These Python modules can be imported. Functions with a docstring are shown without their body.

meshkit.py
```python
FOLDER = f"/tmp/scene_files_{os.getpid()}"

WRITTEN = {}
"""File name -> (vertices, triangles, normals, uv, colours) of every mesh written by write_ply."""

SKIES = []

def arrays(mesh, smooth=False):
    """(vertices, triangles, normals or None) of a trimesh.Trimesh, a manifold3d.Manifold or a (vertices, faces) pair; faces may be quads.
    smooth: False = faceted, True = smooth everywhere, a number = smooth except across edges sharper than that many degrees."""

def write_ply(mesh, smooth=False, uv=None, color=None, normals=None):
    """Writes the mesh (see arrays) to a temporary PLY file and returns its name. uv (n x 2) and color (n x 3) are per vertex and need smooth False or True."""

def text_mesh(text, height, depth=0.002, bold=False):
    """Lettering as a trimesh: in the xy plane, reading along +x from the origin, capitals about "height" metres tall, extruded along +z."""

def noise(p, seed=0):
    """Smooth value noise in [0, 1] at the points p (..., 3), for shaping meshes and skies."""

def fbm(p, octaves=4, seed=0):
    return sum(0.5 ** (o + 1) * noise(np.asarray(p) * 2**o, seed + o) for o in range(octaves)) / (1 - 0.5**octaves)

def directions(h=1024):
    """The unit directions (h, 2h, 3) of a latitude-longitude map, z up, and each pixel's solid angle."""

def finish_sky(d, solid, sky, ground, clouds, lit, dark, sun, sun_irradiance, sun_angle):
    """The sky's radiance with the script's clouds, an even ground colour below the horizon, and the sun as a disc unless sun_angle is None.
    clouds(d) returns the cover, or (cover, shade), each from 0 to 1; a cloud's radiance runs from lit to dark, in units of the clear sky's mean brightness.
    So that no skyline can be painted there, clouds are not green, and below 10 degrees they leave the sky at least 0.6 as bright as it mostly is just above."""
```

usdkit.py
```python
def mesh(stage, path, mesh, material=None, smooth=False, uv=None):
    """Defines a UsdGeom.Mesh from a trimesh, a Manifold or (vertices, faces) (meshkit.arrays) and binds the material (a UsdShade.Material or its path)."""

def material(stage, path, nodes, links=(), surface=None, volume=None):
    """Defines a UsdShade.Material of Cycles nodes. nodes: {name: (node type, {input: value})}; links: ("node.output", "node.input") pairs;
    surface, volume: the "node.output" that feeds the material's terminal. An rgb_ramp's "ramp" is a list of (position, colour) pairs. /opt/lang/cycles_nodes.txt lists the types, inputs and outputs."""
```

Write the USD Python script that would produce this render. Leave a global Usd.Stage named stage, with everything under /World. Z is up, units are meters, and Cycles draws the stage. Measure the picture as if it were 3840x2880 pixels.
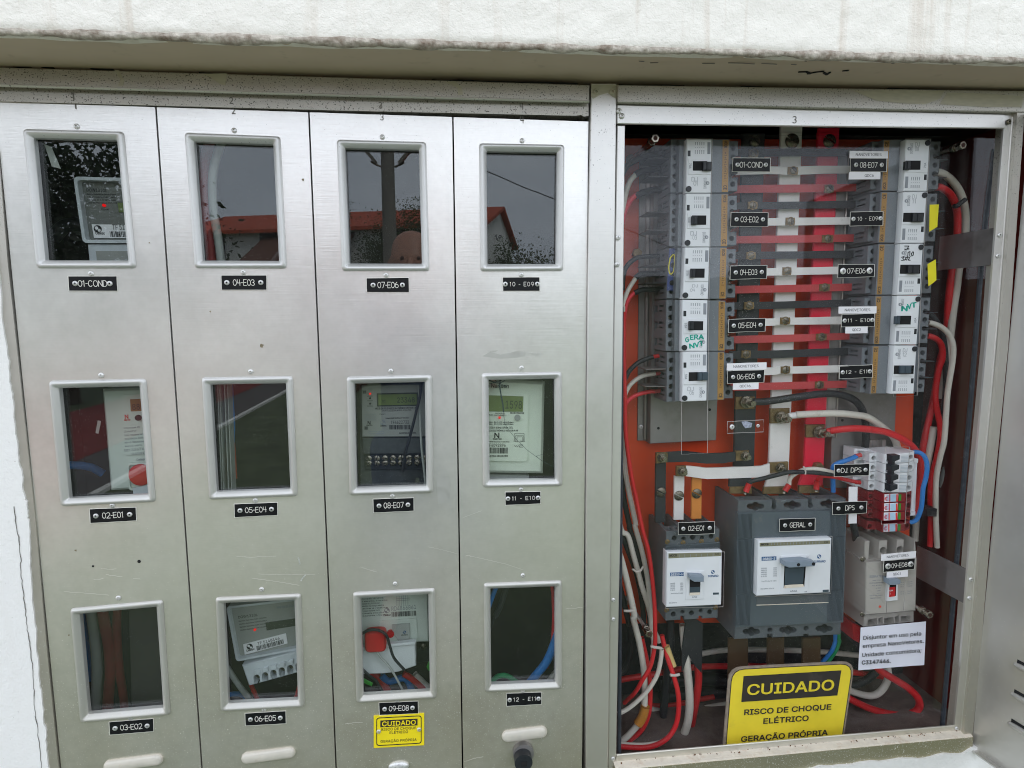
import math, random, numpy as np, trimesh, usdkit, meshkit
from manifold3d import Manifold, CrossSection, FillRule
from shapely.geometry import Polygon, LineString, MultiLineString
from shapely import union_all
from pxr import Usd, UsdGeom, UsdLux, UsdShade, Gf, Sdf

stage = Usd.Stage.CreateInMemory()
UsdGeom.SetStageUpAxis(stage, 'Z')
UsdGeom.Xform.Define(stage, '/World'); UsdGeom.Scope.Define(stage, '/World/Looks')
random.seed(5); RNG = np.random.default_rng(5)

# ------------------------------------------------------------------ camera, sky, sun, exposure
CAM = np.array([0.6757, -0.992, -0.3327]); YAW, PITCH, ROLL, FOC = 0.1084, -0.1116, -0.0043, 0.5639
EXPOSURE = 0.80
SKY_STRENGTH, SUN_INTENSITY = 0.10, 0.40
SUN_DIR = np.array([0.30, 0.50, 0.80])
GROUND = -1.67

def axes():
    ca, sa, cb, sb, cc, sc = math.cos(YAW), math.sin(YAW), math.cos(PITCH), math.sin(PITCH), math.cos(ROLL), math.sin(ROLL)
    f = np.array([sa*cb, ca*cb, sb]); r0 = np.array([ca, -sa, 0]); u0 = np.cross(r0, f)
    return cc*r0 + sc*u0, -sc*r0 + cc*u0, f
RIGHT, UP, FWD = axes()
cam = UsdGeom.Camera.Define(stage, '/World/Camera')
m = np.eye(4); m[0, :3], m[1, :3], m[2, :3], m[3, :3] = RIGHT, UP, -FWD, CAM
cam.AddTransformOp().Set(Gf.Matrix4d(*[float(v) for v in m.ravel()]))
cam.CreateHorizontalApertureAttr(36.0); cam.CreateVerticalApertureAttr(27.0); cam.CreateFocalLengthAttr(36.0*FOC)
cam.CreateClippingRangeAttr(Gf.Vec2f(0.02, 5000)); cam.CreateExposureAttr(EXPOSURE)

sd = SUN_DIR/np.linalg.norm(SUN_DIR)
sky_m = usdkit.material(stage, '/World/Looks/overcast_sky', {
    'sky': ('sky_texture', {'sky_type': 'single_scattering', 'sun_disc': False, 'sun_elevation': math.asin(sd[2]), 'sun_rotation': math.atan2(sd[0], sd[1]), 'aerosol_density': 2.0}),
    'tc': ('texture_coordinate', {}), 'mp': ('mapping', {'scale': (1.0, 1.0, 2.6)}),
    'n': ('noise_texture', {'scale': 2.2, 'detail': 6.0, 'roughness': 0.55}),
    'r': ('rgb_ramp', {'ramp': [(0.25, (6.3, 6.85, 7.9)), (0.5, (8.2, 8.75, 9.7)), (0.75, (10.4, 10.8, 11.5))]}),
    'mx': ('mix', {'fac': 0.93}), 'bg': ('background_shader', {'strength': SKY_STRENGTH})},
    [('tc.generated', 'mp.vector'), ('mp.vector', 'n.vector'), ('n.fac', 'r.fac'), ('sky.color', 'mx.color1'), ('r.color', 'mx.color2'), ('mx.color', 'bg.color')], surface='bg.background')
dome = UsdLux.DomeLight.Define(stage, '/World/sky')
UsdShade.MaterialBindingAPI.Apply(dome.GetPrim()).Bind(sky_m)
dome.GetPrim().SetCustomDataByKey('kind', 'structure')
sun = UsdLux.DistantLight.Define(stage, '/World/sun')
sun.CreateNormalizeAttr(True); sun.CreateIntensityAttr(SUN_INTENSITY); sun.CreateAngleAttr(25.0); sun.CreateColorAttr(Gf.Vec3f(1.0, .97, .93))
zq = Gf.Rotation(Gf.Vec3d(0, 0, 1), Gf.Vec3d(*[float(v) for v in sd]))
sun.AddTransformOp().Set(Gf.Matrix4d().SetRotate(zq))

# ------------------------------------------------------------------ measuring: points on planes parallel to the cabinet front (y = depth behind it)
VIEWS = {'f': (0, 0, 1.73599), 's': (0, 0, 1.0), 'L1': (0, 0, .60269), 'L2': (1200, 0, .60269), 'L3': (2300, 0, .6962), 'L4': (0, 950, .60269), 'L5': (1200, 950, .60271),
         'L6': (0, 1900, .59064), 'L7': (1200, 1900, .59084), 'L8': (3200, 1900, .59095), 'A': (2300, 440, .3375), 'B': (2720, 440, .3375), 'C': (3160, 440, .33764),
         'D': (2300, 950, .33149), 'E': (2720, 950, .33149), 'F': (3160, 950, .33149), 'G': (2300, 1450, .33149), 'H': (2720, 1450, .33149), 'I': (3100, 1600, .36169),
         'J': (2300, 1850, .33149), 'K': (2700, 1800, .3737), 'M': (3100, 2100, .36169), 'N': (2300, 2300, .34951), 'O': (2650, 2400, .29385), 'Q': (3500, 300, .60284), 'R': (2150, 250, .60241)}
def S(t, x, y):
    ox, oy, s = VIEWS[t]; return np.array([ox + x*s, oy + y*s])
def ray(p):
    F = FOC*3840
    return FWD + (p[0]-1920)/F*RIGHT - (p[1]-1440)/F*UP
def W(p, y):
    d = ray(p); return CAM + (y-CAM[1])/d[1]*d
def WX(p, x):
    d = ray(p); return CAM + (x-CAM[0])/d[0]*d
def at(t, x, y, depth): return W(S(t, x, y), depth)
def xz(p, y):
    w = W(p, y); return (w[0], w[2])
def poly(t, pts, y): return [xz(S(t, *p), y) for p in pts]
def bounce(t, x, y, dist=None):
    """where something seen mirrored in the panes really stands: at distance dist in front of the wall, or on the ground"""
    q = at(t, x, y, .01); d = ray(S(t, x, y)); d = np.array([d[0], -d[1], d[2]])
    k = (GROUND-q[2])/d[2] if dist is None else (-dist-q[1])/d[1]
    return q + k*d

# ------------------------------------------------------------------ shapes
def ext(loops, y, th):
    """outline(s) in (x, z), front face at depth y, th thick"""
    return CrossSection([np.asarray(l, float) for l in loops], FillRule.EvenOdd).extrude(th).transform(np.array([[1, 0, 0, 0], [0, 0, -1, y+th], [0, 1, 0, 0]], float))
def slab(pts, y, th, c=0.0008):
    """convex outline with a chamfered front edge"""
    P = Polygon(pts)
    if c and th > 2*c:
        inner = P.buffer(-c, join_style=2)
        if not inner.is_empty:
            a = np.array(P.exterior.coords)[:-1]; b = np.array(inner.exterior.coords)[:-1]
            v = [(x, y+c, z) for x, z in a] + [(x, y+th, z) for x, z in a] + [(x, y, z) for x, z in b]
            return Manifold.hull_points(np.array(v))
    return ext([pts], y, th)
def pslab(t, pts, y, th, c=0.0008): return slab(poly(t, pts, y), y, th, c)
def box(x0, x1, y0, y1, z0, z1, c=0): return slab([(x0, z0), (x1, z0), (x1, z1), (x0, z1)], y0, y1-y0, c)
def shape_ext(sh, y, th):
    loops = []
    for g in getattr(sh, 'geoms', [sh]):
        if g.is_empty or g.geom_type != 'Polygon': continue
        loops += [np.array(g.exterior.coords)[:-1]] + [np.array(r.coords)[:-1] for r in g.interiors]
    return ext(loops, y, th)
def cyl(c, r, y0, y1, n=20, r2=None):
    M = Manifold.cylinder(y1-y0, r, r if r2 is None else r2, n)
    return M.transform(np.array([[1, 0, 0, c[0]], [0, 0, 1, y0], [0, -1, 0, c[1]]], float))
def lathe(profile, c, y, n=16):
    """profile: (radius, height towards the viewer)"""
    v, f, k = [], [], len(profile)
    for i in range(n):
        a = 2*math.pi*i/n
        for r, h in profile: v.append((c[0]+r*math.cos(a), y-h, c[1]+r*math.sin(a)))
    for i in range(n):
        j = (i+1) % n
        for q in range(k-1): f.append((i*k+q, j*k+q, j*k+q+1)); f.append((i*k+q, j*k+q+1, i*k+q+1))
    f = [(a, c_, b) for a, b, c_ in f]
    return np.array(v), np.array(f)
def join(ms):
    V, F, n = [], [], 0
    for x in ms:
        if x is None: continue
        v, f, _ = meshkit.arrays(x); V.append(v); F.append(f+n); n += len(v)
    return np.vstack(V), np.vstack(F)
def spline(P, k=8):
    P = np.asarray(P, float); Q = np.vstack([2*P[0]-P[1], P, 2*P[-1]-P[-2]]); out = []
    for i in range(1, len(Q)-2):
        a, b, c, d = Q[i-1:i+3]
        for t in np.linspace(0, 1, k, endpoint=False):
            out.append(.5*((2*b)+(-a+c)*t+(2*a-5*b+4*c-d)*t*t+(-a+3*b-3*c+d)*t**3))
    return np.array(out + [P[-1]])
def tube(P, r, n=10, k=8, smooth=True):
    C = spline(P, k) if smooth and len(P) > 2 else np.asarray(P, float)
    R = np.interp(np.linspace(0, 1, len(C)), np.linspace(0, 1, len(r)), r) if np.ndim(r) else np.full(len(C), r)
    T = np.gradient(C, axis=0); T /= np.linalg.norm(T, axis=1)[:, None]
    u = np.cross(T[0], [.3, .9, .2]); u /= np.linalg.norm(u); V = []
    for i in range(len(C)):
        u = u-(u@T[i])*T[i]; u /= np.linalg.norm(u); w = np.cross(T[i], u)
        for a in np.arange(n)*2*math.pi/n: V.append(C[i]+R[i]*(math.cos(a)*u+math.sin(a)*w))
    F = [(i*n+j, (i+1)*n+j, (i+1)*n+(j+1) % n) for i in range(len(C)-1) for j in range(n)] + [(i*n+j, (i+1)*n+(j+1) % n, i*n+(j+1) % n) for i in range(len(C)-1) for j in range(n)]
    F = [(a, c, b) for a, b, c in F]
    b = len(V); V += [C[0], C[-1]]; e = (len(C)-1)*n
    F += [(b, j, (j+1) % n) for j in range(n)] + [(b+1, e+(j+1) % n, e+j) for j in range(n)]
    return np.array(V), np.array(F)
def rrect(quad, off, rad, n=5):
    """rounded loop around a convex quad, grown by off"""
    P = Polygon(quad).buffer(off, join_style=2) if off else Polygon(quad)
    c = np.array(P.exterior.coords)[:-1]
    if Polygon(c).exterior.is_ccw is False: c = c[::-1]
    i0 = int(np.argmin(c.sum(1))); c = np.roll(c, -i0, 0); out = []
    for i in range(4):
        a, b, d = c[i-1], c[i], c[(i+1) % 4]
        e1 = (a-b)/np.linalg.norm(a-b); e2 = (d-b)/np.linalg.norm(d-b); p, q = b+e1*rad, b+e2*rad
        for t in np.linspace(0, 1, n): out.append((1-t)**2*p+2*t*(1-t)*b+t*t*q)
    return np.array(out)
def ringloft(quad, steps, n=5):
    """steps of (grow, depth, corner radius), from the outside in"""
    L = [np.array([(x, y, z) for x, z in rrect(quad, o, r, n)]) for o, y, r in steps]; k = len(L[0])
    V = np.vstack(L); F = []
    for s in range(len(L)-1):
        for i in range(k):
            j = (i+1) % k; F += [(s*k+i, s*k+j, (s+1)*k+j), (s*k+i, (s+1)*k+j, (s+1)*k+i)]
    return V, np.array(F)
class Quad:
    """a face given by its four measured corners"""
    def __init__(s, TL, TR, BR, BL): s.c = [np.asarray(p, float) for p in (TL, TR, BR, BL)]
    def p(s, u, v): return (1-u)*(1-v)*s.c[0]+u*(1-v)*s.c[1]+u*v*s.c[2]+(1-u)*v*s.c[3]
    def w(s, u, v, y): return W(s.p(u, v), y)
    def xz(s, u, v, y): w = s.w(u, v, y); return (w[0], w[2])
    def rect(s, u0, v0, u1, v1, y): return [s.xz(u, v, y) for u, v in ((u0, v0), (u1, v0), (u1, v1), (u0, v1))]
    def slab(s, u0, v0, u1, v1, y, th, c=.0008): return slab(s.rect(u0, v0, u1, v1, y), y, th, c)
def quad(t, *pts): return Quad(*[S(t, *p) for p in pts])

# lettering ---------------------------------------------------------
def arc(cx, cy, rx, ry, a0, a1, n=12): return [(cx+rx*math.cos(math.radians(a)), cy+ry*math.sin(math.radians(a))) for a in np.linspace(a0, a1, n)]
GL = {'0': (4, [arc(2, 3, 2, 3, 0, 360, 20)]), 'O': (4.6, [arc(2.3, 3, 2.3, 3, 0, 360, 20)]), '1': (2, [[(0, 5), (1.2, 6), (1.2, 0)]]), '2': (4, [arc(2, 4.2, 1.9, 1.8, 160, -20, 8)+[(0, 0), (4, 0)]]),
      '3': (4, [arc(1.8, 4.5, 1.8, 1.5, 150, -90, 8), arc(1.8, 1.5, 2, 1.5, 90, -150, 8)]), '4': (4, [[(0.2, 6), (.2, 2.6), (4, 2.6)], [(3.2, 6), (3.2, 0)]]), '5': (4, [[(3.8, 6), (.4, 6), (.2, 3.3)]+arc(1.9, 1.9, 2, 1.9, 120, -150, 9)]),
      '6': (4, [arc(2, 1.9, 2, 1.9, 0, 360, 16), [(.1, 2.2), (.6, 4.4), (2.4, 6)]]), '7': (4, [[(0, 6), (4, 6), (1.4, 0)]]), '8': (4, [arc(2, 4.5, 1.7, 1.5, 0, 360, 14), arc(2, 1.5, 2, 1.5, 0, 360, 14)]), '9': (4, [arc(2, 4.1, 2, 1.9, 0, 360, 16), [(3.9, 3.8), (3.4, 1.6), (1.6, 0)]]),
      'E': (3.6, [[(3.6, 6), (0, 6), (0, 0), (3.6, 0)], [(0, 3), (3, 3)]]), 'C': (4.4, [arc(2.3, 3, 2.3, 3, 45, 315, 14)]), 'N': (4, [[(0, 0), (0, 6), (4, 0), (4, 6)]]), 'D': (4.2, [[(0, 0), (0, 6), (1.6, 6)]+arc(1.6, 3, 2.5, 3, 90, -90, 10)+[(0, 0)]]),
      'G': (4.4, [arc(2.3, 3, 2.3, 3, 45, 340, 14)+[(4.5, 2.8), (2.6, 2.8)]]), 'R': (3.8, [[(0, 0), (0, 6), (2, 6)]+arc(2, 4.5, 1.7, 1.5, 90, -90, 8)+[(0, 3)], [(2, 3), (3.8, 0)]]), 'A': (4.2, [[(0, 0), (2.1, 6), (4.2, 0)], [(.8, 2), (3.4, 2)]]), 'L': (3.4, [[(0, 6), (0, 0), (3.4, 0)]]),
      'P': (3.8, [[(0, 0), (0, 6), (2, 6)]+arc(2, 4.4, 1.8, 1.6, 90, -90, 8)+[(0, 2.8)]]), 'S': (3.8, [arc(1.9, 4.4, 1.8, 1.6, 40, 270, 9)+arc(1.9, 1.5, 1.9, 1.4, 90, -140, 9)]), 'J': (2.6, [[(2.4, 6), (2.4, 1.4)]+arc(1.2, 1.4, 1.2, 1.4, 0, -170, 7)]), 'T': (4, [[(0, 6), (4, 6)], [(2, 6), (2, 0)]]), 'V': (4.2, [[(0, 6), (2.1, 0), (4.2, 6)]]),
      'Q': (4.6, [arc(2.3, 3, 2.3, 3, 0, 360, 20), [(2.9, 1.6), (4.6, -.2)]]), '.': (.4, [[(.1, 0), (.3, .1)]]), '-': (1.8, [[(0, 2.8), (1.8, 2.8)]]), ' ': (2.0, [])}
def stroke(text, w=.55, gap=1.3):
    x, L = 0, []
    for ch in text:
        a, ps = GL[ch]; L += [LineString([(px+x, py) for px, py in p]) for p in ps]; x += a+gap
    sh = union_all([l.buffer(w/2, quad_segs=3) for l in L])
    return sh, x-gap
def onface(P0, P1, y, sh, width, height, th=.0003):
    """lay a flat outline (0..width, 0..height) along the baseline P0 -> P1 in (x, z)"""
    P0, P1 = np.array(P0), np.array(P1); ex = (P1-P0)/width; n = np.array([-(P1-P0)[1], (P1-P0)[0]]); n /= np.linalg.norm(n); ez = n*height
    from shapely import affinity
    g = affinity.affine_transform(sh, [ex[0], ez[0], ex[1], ez[1], P0[0], P0[1]])
    return shape_ext(g, y, th)
def stext(text, P0, P1, h, y, w=.55, gap=1.3):
    """single-stroke engraved lettering; h = height of capitals in metres"""
    sh, wd = stroke(text, w, gap); return onface(P0, P1, y, sh, wd, h/6)
_TX = {}
def ftext(text, P0, P1, h, y, bold=False, slant=0.0):
    """printed lettering along P0 -> P1 in (x, z)"""
    if (text, bold) not in _TX: _TX[(text, bold)] = meshkit.text_mesh(text, 1.0, .1, bold)
    t = _TX[(text, bold)]; v = np.array(t.vertices); x0, x1 = v[:, 0].min(), v[:, 0].max()
    P0, P1 = np.array(P0), np.array(P1); ex = (P1-P0)/(x1-x0); n = np.array([-(P1-P0)[1], (P1-P0)[0]]); n /= np.linalg.norm(n)
    xx = v[:, 0]-x0+slant*v[:, 1]; yy = v[:, 1]*h
    q = P0+xx[:, None]*ex+yy[:, None]*n
    return np.column_stack([q[:, 0], y+.0003-v[:, 2]*.003, q[:, 1]]), np.array(t.faces)
def ft(q, text, u0, v0, u1, v1, y, hpx, bold=False, slant=0.0):
    """lettering on a Quad: baseline from (u0, v0) to (u1, v1), capitals hpx source pixels tall"""
    h = hpx*(y-CAM[1])/(FOC*3840)
    return ftext(text, q.xz(u0, v0, y), q.xz(u1, v1, y), h, y, bold, slant)
def st(q, text, u0, v0, u1, v1, y, hpx, w=.6, gap=1.3):
    h = hpx*(y-CAM[1])/(FOC*3840)
    return stext(text, q.xz(u0, v0, y), q.xz(u1, v1, y), h, y, w, gap)
def barcode(q, u0, v0, u1, v1, y, n=26, seed=1):
    r = random.Random(seed); out = []; u = u0
    while u < u1-.001:
        w = (u1-u0)/n*r.choice([.35, .6, .9]); out.append(q.slab(u, v0, min(u+w, u1), v1, y, .0003, 0)); u += w+(u1-u0)/n*r.choice([.3, .5, .8])
    return join(out)

# ------------------------------------------------------------------ materials
def lin(c):
    if isinstance(c, str): c = [int(c[i:i+2], 16)/255 for i in (1, 3, 5)]
    return tuple(x/12.92 if x <= .04045 else ((x+.055)/1.055)**2.4 for x in c)
MATS = {}
def mat(name, col, rough=.5, metal=0.0, var=.12, scale=40, dirt=0.0, dirtcol='#5a4a3a', dscale=25, bump=0.0, bscale=300, spec=.5, stretch=(1, 1, 1), coat=0.0):
    """painted, plastic or metal surface: tone varies softly, dirt lies in patches, fine relief"""
    if name in MATS: return MATS[name]
    c = np.array(lin(col)); lo, hi = np.clip(c*(1-var), 0, 1), np.clip(c*(1+var), 0, 1)
    N = {'g': ('geometry', {}), 'mp': ('mapping', {'scale': stretch}), 'n': ('noise_texture', {'scale': scale, 'detail': 5.0, 'roughness': .6}),
         'r': ('rgb_ramp', {'ramp': [(.3, lo), (.7, hi)]}), 'p': ('principled_bsdf', {'metallic': metal, 'roughness': rough, 'specular_ior_level': spec, 'coat_weight': coat}),
         'rr': ('map_range', {'from_min': .3, 'from_max': .7, 'to_min': max(.02, rough-.08), 'to_max': min(1, rough+.1)})}
    L = [('g.position', 'mp.vector'), ('mp.vector', 'n.vector'), ('n.fac', 'r.fac'), ('n.fac', 'rr.value'), ('rr.result', 'p.roughness')]
    src = 'r.color'
    if dirt:
        N['dn'] = ('noise_texture', {'scale': dscale, 'detail': 8.0, 'roughness': .7}); N['dr'] = ('map_range', {'from_min': .62-.3*dirt, 'from_max': .85-.2*dirt, 'to_min': 0.0, 'to_max': min(.85, .35+dirt), 'clamp': True})
        N['dm'] = ('mix', {'color2': lin(dirtcol)}); L += [('g.position', 'dn.vector'), ('dn.fac', 'dr.value'), ('dr.result', 'dm.fac'), (src, 'dm.color1')]; src = 'dm.color'
    L.append((src, 'p.base_color'))
    if bump:
        N['bn'] = ('noise_texture', {'scale': bscale, 'detail': 4.0}); N['b'] = ('bump', {'strength': bump, 'distance': .002}); L += [('g.position', 'bn.vector'), ('bn.fac', 'b.height'), ('b.normal', 'p.normal')]
    MATS[name] = usdkit.material(stage, '/World/Looks/'+name, N, L, surface='p.BSDF'); return MATS[name]
def clear(name, tint, ior, haze, hazecol, rough=.0, dscale=30):
    """a clear pane: lets light straight through, mirrors by fresnel, carries a little dust"""
    N = {'t': ('transparent_bsdf', {'color': tint}), 'gl': ('glossy_bsdf', {'color': (.93, .97, 1), 'roughness': rough}), 'lw': ('layer_weight', {'blend': .5}), 'p5': ('math', {'math_type': 'power', 'value2': 5.0}), 'f': ('math', {'math_type': 'multiply_add', 'value2': .96, 'value3': ((ior-1)/(ior+1))**2}), 'm': ('mix_closure', {}),
         'd': ('diffuse_bsdf', {'color': hazecol}), 'm2': ('mix_closure', {}), 'g': ('geometry', {}), 'n': ('noise_texture', {'scale': dscale, 'detail': 8.0, 'roughness': .75}),
         'r': ('map_range', {'from_min': .35, 'from_max': .8, 'to_min': haze*.3, 'to_max': haze*2, 'clamp': True}),
         'v': ('voronoi_texture', {'scale': 260.0, 'randomness': 1.0}), 'vr': ('map_range', {'from_min': .07, 'from_max': .10, 'to_min': .5, 'to_max': 0.0, 'clamp': True}), 'wn': ('noise_texture', {'scale': 9.0, 'detail': 2.0}), 'wr': ('map_range', {'from_min': .5, 'from_max': .62, 'to_min': 0.0, 'to_max': 1.0, 'clamp': True}), 'mu': ('math', {'math_type': 'multiply'}), 'ad': ('math', {'math_type': 'add'})}
    MATS[name] = usdkit.material(stage, '/World/Looks/'+name, N, [('t.BSDF', 'm.closure1'), ('gl.BSDF', 'm.closure2'), ('lw.facing', 'p5.value1'), ('p5.value', 'f.value1'), ('f.value', 'm.fac'), ('m.closure', 'm2.closure1'), ('d.BSDF', 'm2.closure2'), ('g.position', 'n.vector'), ('n.fac', 'r.value'),
        ('g.position', 'v.vector'), ('v.distance', 'vr.value'), ('g.position', 'wn.vector'), ('wn.fac', 'wr.value'), ('vr.result', 'mu.value1'), ('wr.result', 'mu.value2'), ('r.result', 'ad.value1'), ('mu.value', 'ad.value2'), ('ad.value', 'm2.fac')], surface='m2.closure')
    return MATS[name]
def aluminium(name, base, rough, dark, light, stain_tint=0.0, sx=1.0, metal=.84):
    """sheet aluminium: faint brushed grain, dark grime specks, pale lime specks and scratches; low olive tint is dirt plus painted lawn reflection"""
    N = {'g': ('geometry', {}), 'mp': ('mapping', {'scale': (1.5*sx, 1, 220.0)}), 'br': ('noise_texture', {'scale': 6.0, 'detail': 4.0}), 'cl': ('noise_texture', {'scale': 5.0, 'detail': 6.0, 'roughness': .65}),
         'cr': ('rgb_ramp', {'ramp': [(.3, tuple(.89*x for x in base)), (.7, base)]}), 'sep': ('separate_xyz', {}),
         'vd': ('noise_texture', {'scale': 430.0, 'detail': 2.0, 'roughness': .5}), 'zd': ('map_range', {'from_min': -.45, 'from_max': .03, 'to_min': .80, 'to_max': .80-.135*dark, 'clamp': True}), 'gd': ('math', {'math_type': 'subtract'}), 'kd': ('math', {'math_type': 'multiply', 'value2': 14.0, 'use_clamp': True}),
         'vl': ('noise_texture', {'scale': 420.0, 'detail': 2.0}), 'zl': ('map_range', {'from_min': -.15, 'from_max': -.95, 'to_min': .84, 'to_max': .84-.15*light, 'clamp': True}), 'gl': ('math', {'math_type': 'subtract'}), 'kl': ('math', {'math_type': 'multiply', 'value2': 12.0, 'use_clamp': True}),
         'm1': ('mix', {'color2': (.05, .045, .04)}), 'm2': ('mix', {'color2': (.75, .74, .68)}), 'p': ('principled_bsdf', {'specular_ior_level': .5, 'anisotropic': .3}),
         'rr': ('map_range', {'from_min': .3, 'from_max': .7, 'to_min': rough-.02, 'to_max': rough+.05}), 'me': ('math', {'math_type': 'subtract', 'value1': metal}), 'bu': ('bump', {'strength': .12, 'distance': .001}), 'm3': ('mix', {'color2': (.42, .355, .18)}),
         'sn': ('noise_texture', {'scale': 3.2, 'detail': 5.0, 'roughness': .6}), 'sz': ('map_range', {'from_min': -.40, 'from_max': -1.25, 'to_min': 0.0, 'to_max': 1.0, 'clamp': True}), 'sm': ('math', {'math_type': 'multiply'}), 'ss': ('math', {'math_type': 'multiply', 'value2': stain_tint})}
    L = [('g.position', 'mp.vector'), ('mp.vector', 'br.vector'), ('g.position', 'cl.vector'), ('cl.fac', 'cr.fac'), ('g.position', 'sep.vector'), ('g.position', 'vd.vector'), ('sep.z', 'zd.value'), ('vd.fac', 'gd.value1'), ('zd.result', 'gd.value2'), ('gd.value', 'kd.value1'),
         ('g.position', 'vl.vector'), ('sep.z', 'zl.value'), ('vl.fac', 'gl.value1'), ('zl.result', 'gl.value2'), ('gl.value', 'kl.value1'),
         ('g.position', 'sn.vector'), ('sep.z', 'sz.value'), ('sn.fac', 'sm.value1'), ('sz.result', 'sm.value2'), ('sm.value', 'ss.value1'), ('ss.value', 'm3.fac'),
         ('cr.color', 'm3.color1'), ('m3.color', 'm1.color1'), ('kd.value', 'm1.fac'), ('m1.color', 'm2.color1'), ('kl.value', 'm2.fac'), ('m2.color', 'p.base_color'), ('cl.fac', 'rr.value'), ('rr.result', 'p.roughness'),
         ('kl.value', 'me.value2'), ('me.value', 'p.metallic'), ('br.fac', 'bu.height'), ('bu.normal', 'p.normal')]
    MATS[name] = usdkit.material(stage, '/World/Looks/'+name, N, L, surface='p.BSDF'); return MATS[name]
def plaster(name, col, bump, bscale, stain_tint):
    N = {'g': ('geometry', {}), 'n': ('noise_texture', {'scale': bscale, 'detail': 6.0, 'roughness': .62}), 'n2': ('noise_texture', {'scale': bscale*3.5, 'detail': 3.0}), 'ad': ('math', {'math_type': 'multiply_add', 'value2': .4}), 'b': ('bump', {'strength': bump, 'distance': .004}),
         'mp': ('mapping', {'scale': (34.0, 10.0, 1.6)}), 's': ('noise_texture', {'scale': 1.0, 'detail': 5.0, 'roughness': .6}), 'sr': ('map_range', {'from_min': .55, 'from_max': .8, 'to_min': 0.0, 'to_max': stain_tint, 'clamp': True}), 'sp': ('noise_texture', {'scale': 260.0, 'detail': 2.0}), 'spr': ('map_range', {'from_min': .74, 'from_max': .79, 'to_min': 0.0, 'to_max': .5, 'clamp': True}),
         'm': ('mix', {'color1': lin(col), 'color2': lin('#b59a7c')}), 'm2': ('mix', {'color2': lin('#6b5a48')}), 'p': ('principled_bsdf', {'roughness': .85, 'specular_ior_level': .25})}
    L = [('g.position', 'n.vector'), ('g.position', 'n2.vector'), ('n2.fac', 'ad.value1'), ('n.fac', 'ad.value3'), ('ad.value', 'b.height'), ('b.normal', 'p.normal'), ('g.position', 'mp.vector'), ('mp.vector', 's.vector'), ('s.fac', 'sr.value'), ('sr.result', 'm.fac'), ('g.position', 'sp.vector'), ('sp.fac', 'spr.value'), ('m.color', 'm2.color1'), ('spr.result', 'm2.fac'), ('m2.color', 'p.base_color')]
    MATS[name] = usdkit.material(stage, '/World/Looks/'+name, N, L, surface='p.BSDF'); return MATS[name]
def glow(name, col, s):
    MATS[name] = usdkit.material(stage, '/World/Looks/'+name, {'e': ('emission', {'color': lin(col), 'strength': s})}, surface='e.emission'); return MATS[name]
def leafy(name, col):
    N = {'g': ('geometry', {}), 'r': ('rgb_ramp', {'ramp': [(0, tuple(.6*x for x in lin(col))), (1, tuple(1.35*x for x in lin(col)))]}), 'p': ('principled_bsdf', {'roughness': .6}), 't': ('translucent_bsdf', {'color': lin(col)}), 'm': ('mix_closure', {'fac': .3})}
    MATS[name] = usdkit.material(stage, '/World/Looks/'+name, N, [('g.random_per_island', 'r.fac'), ('r.color', 'p.base_color'), ('p.BSDF', 'm.closure1'), ('t.BSDF', 'm.closure2')], surface='m.closure'); return MATS[name]

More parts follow.
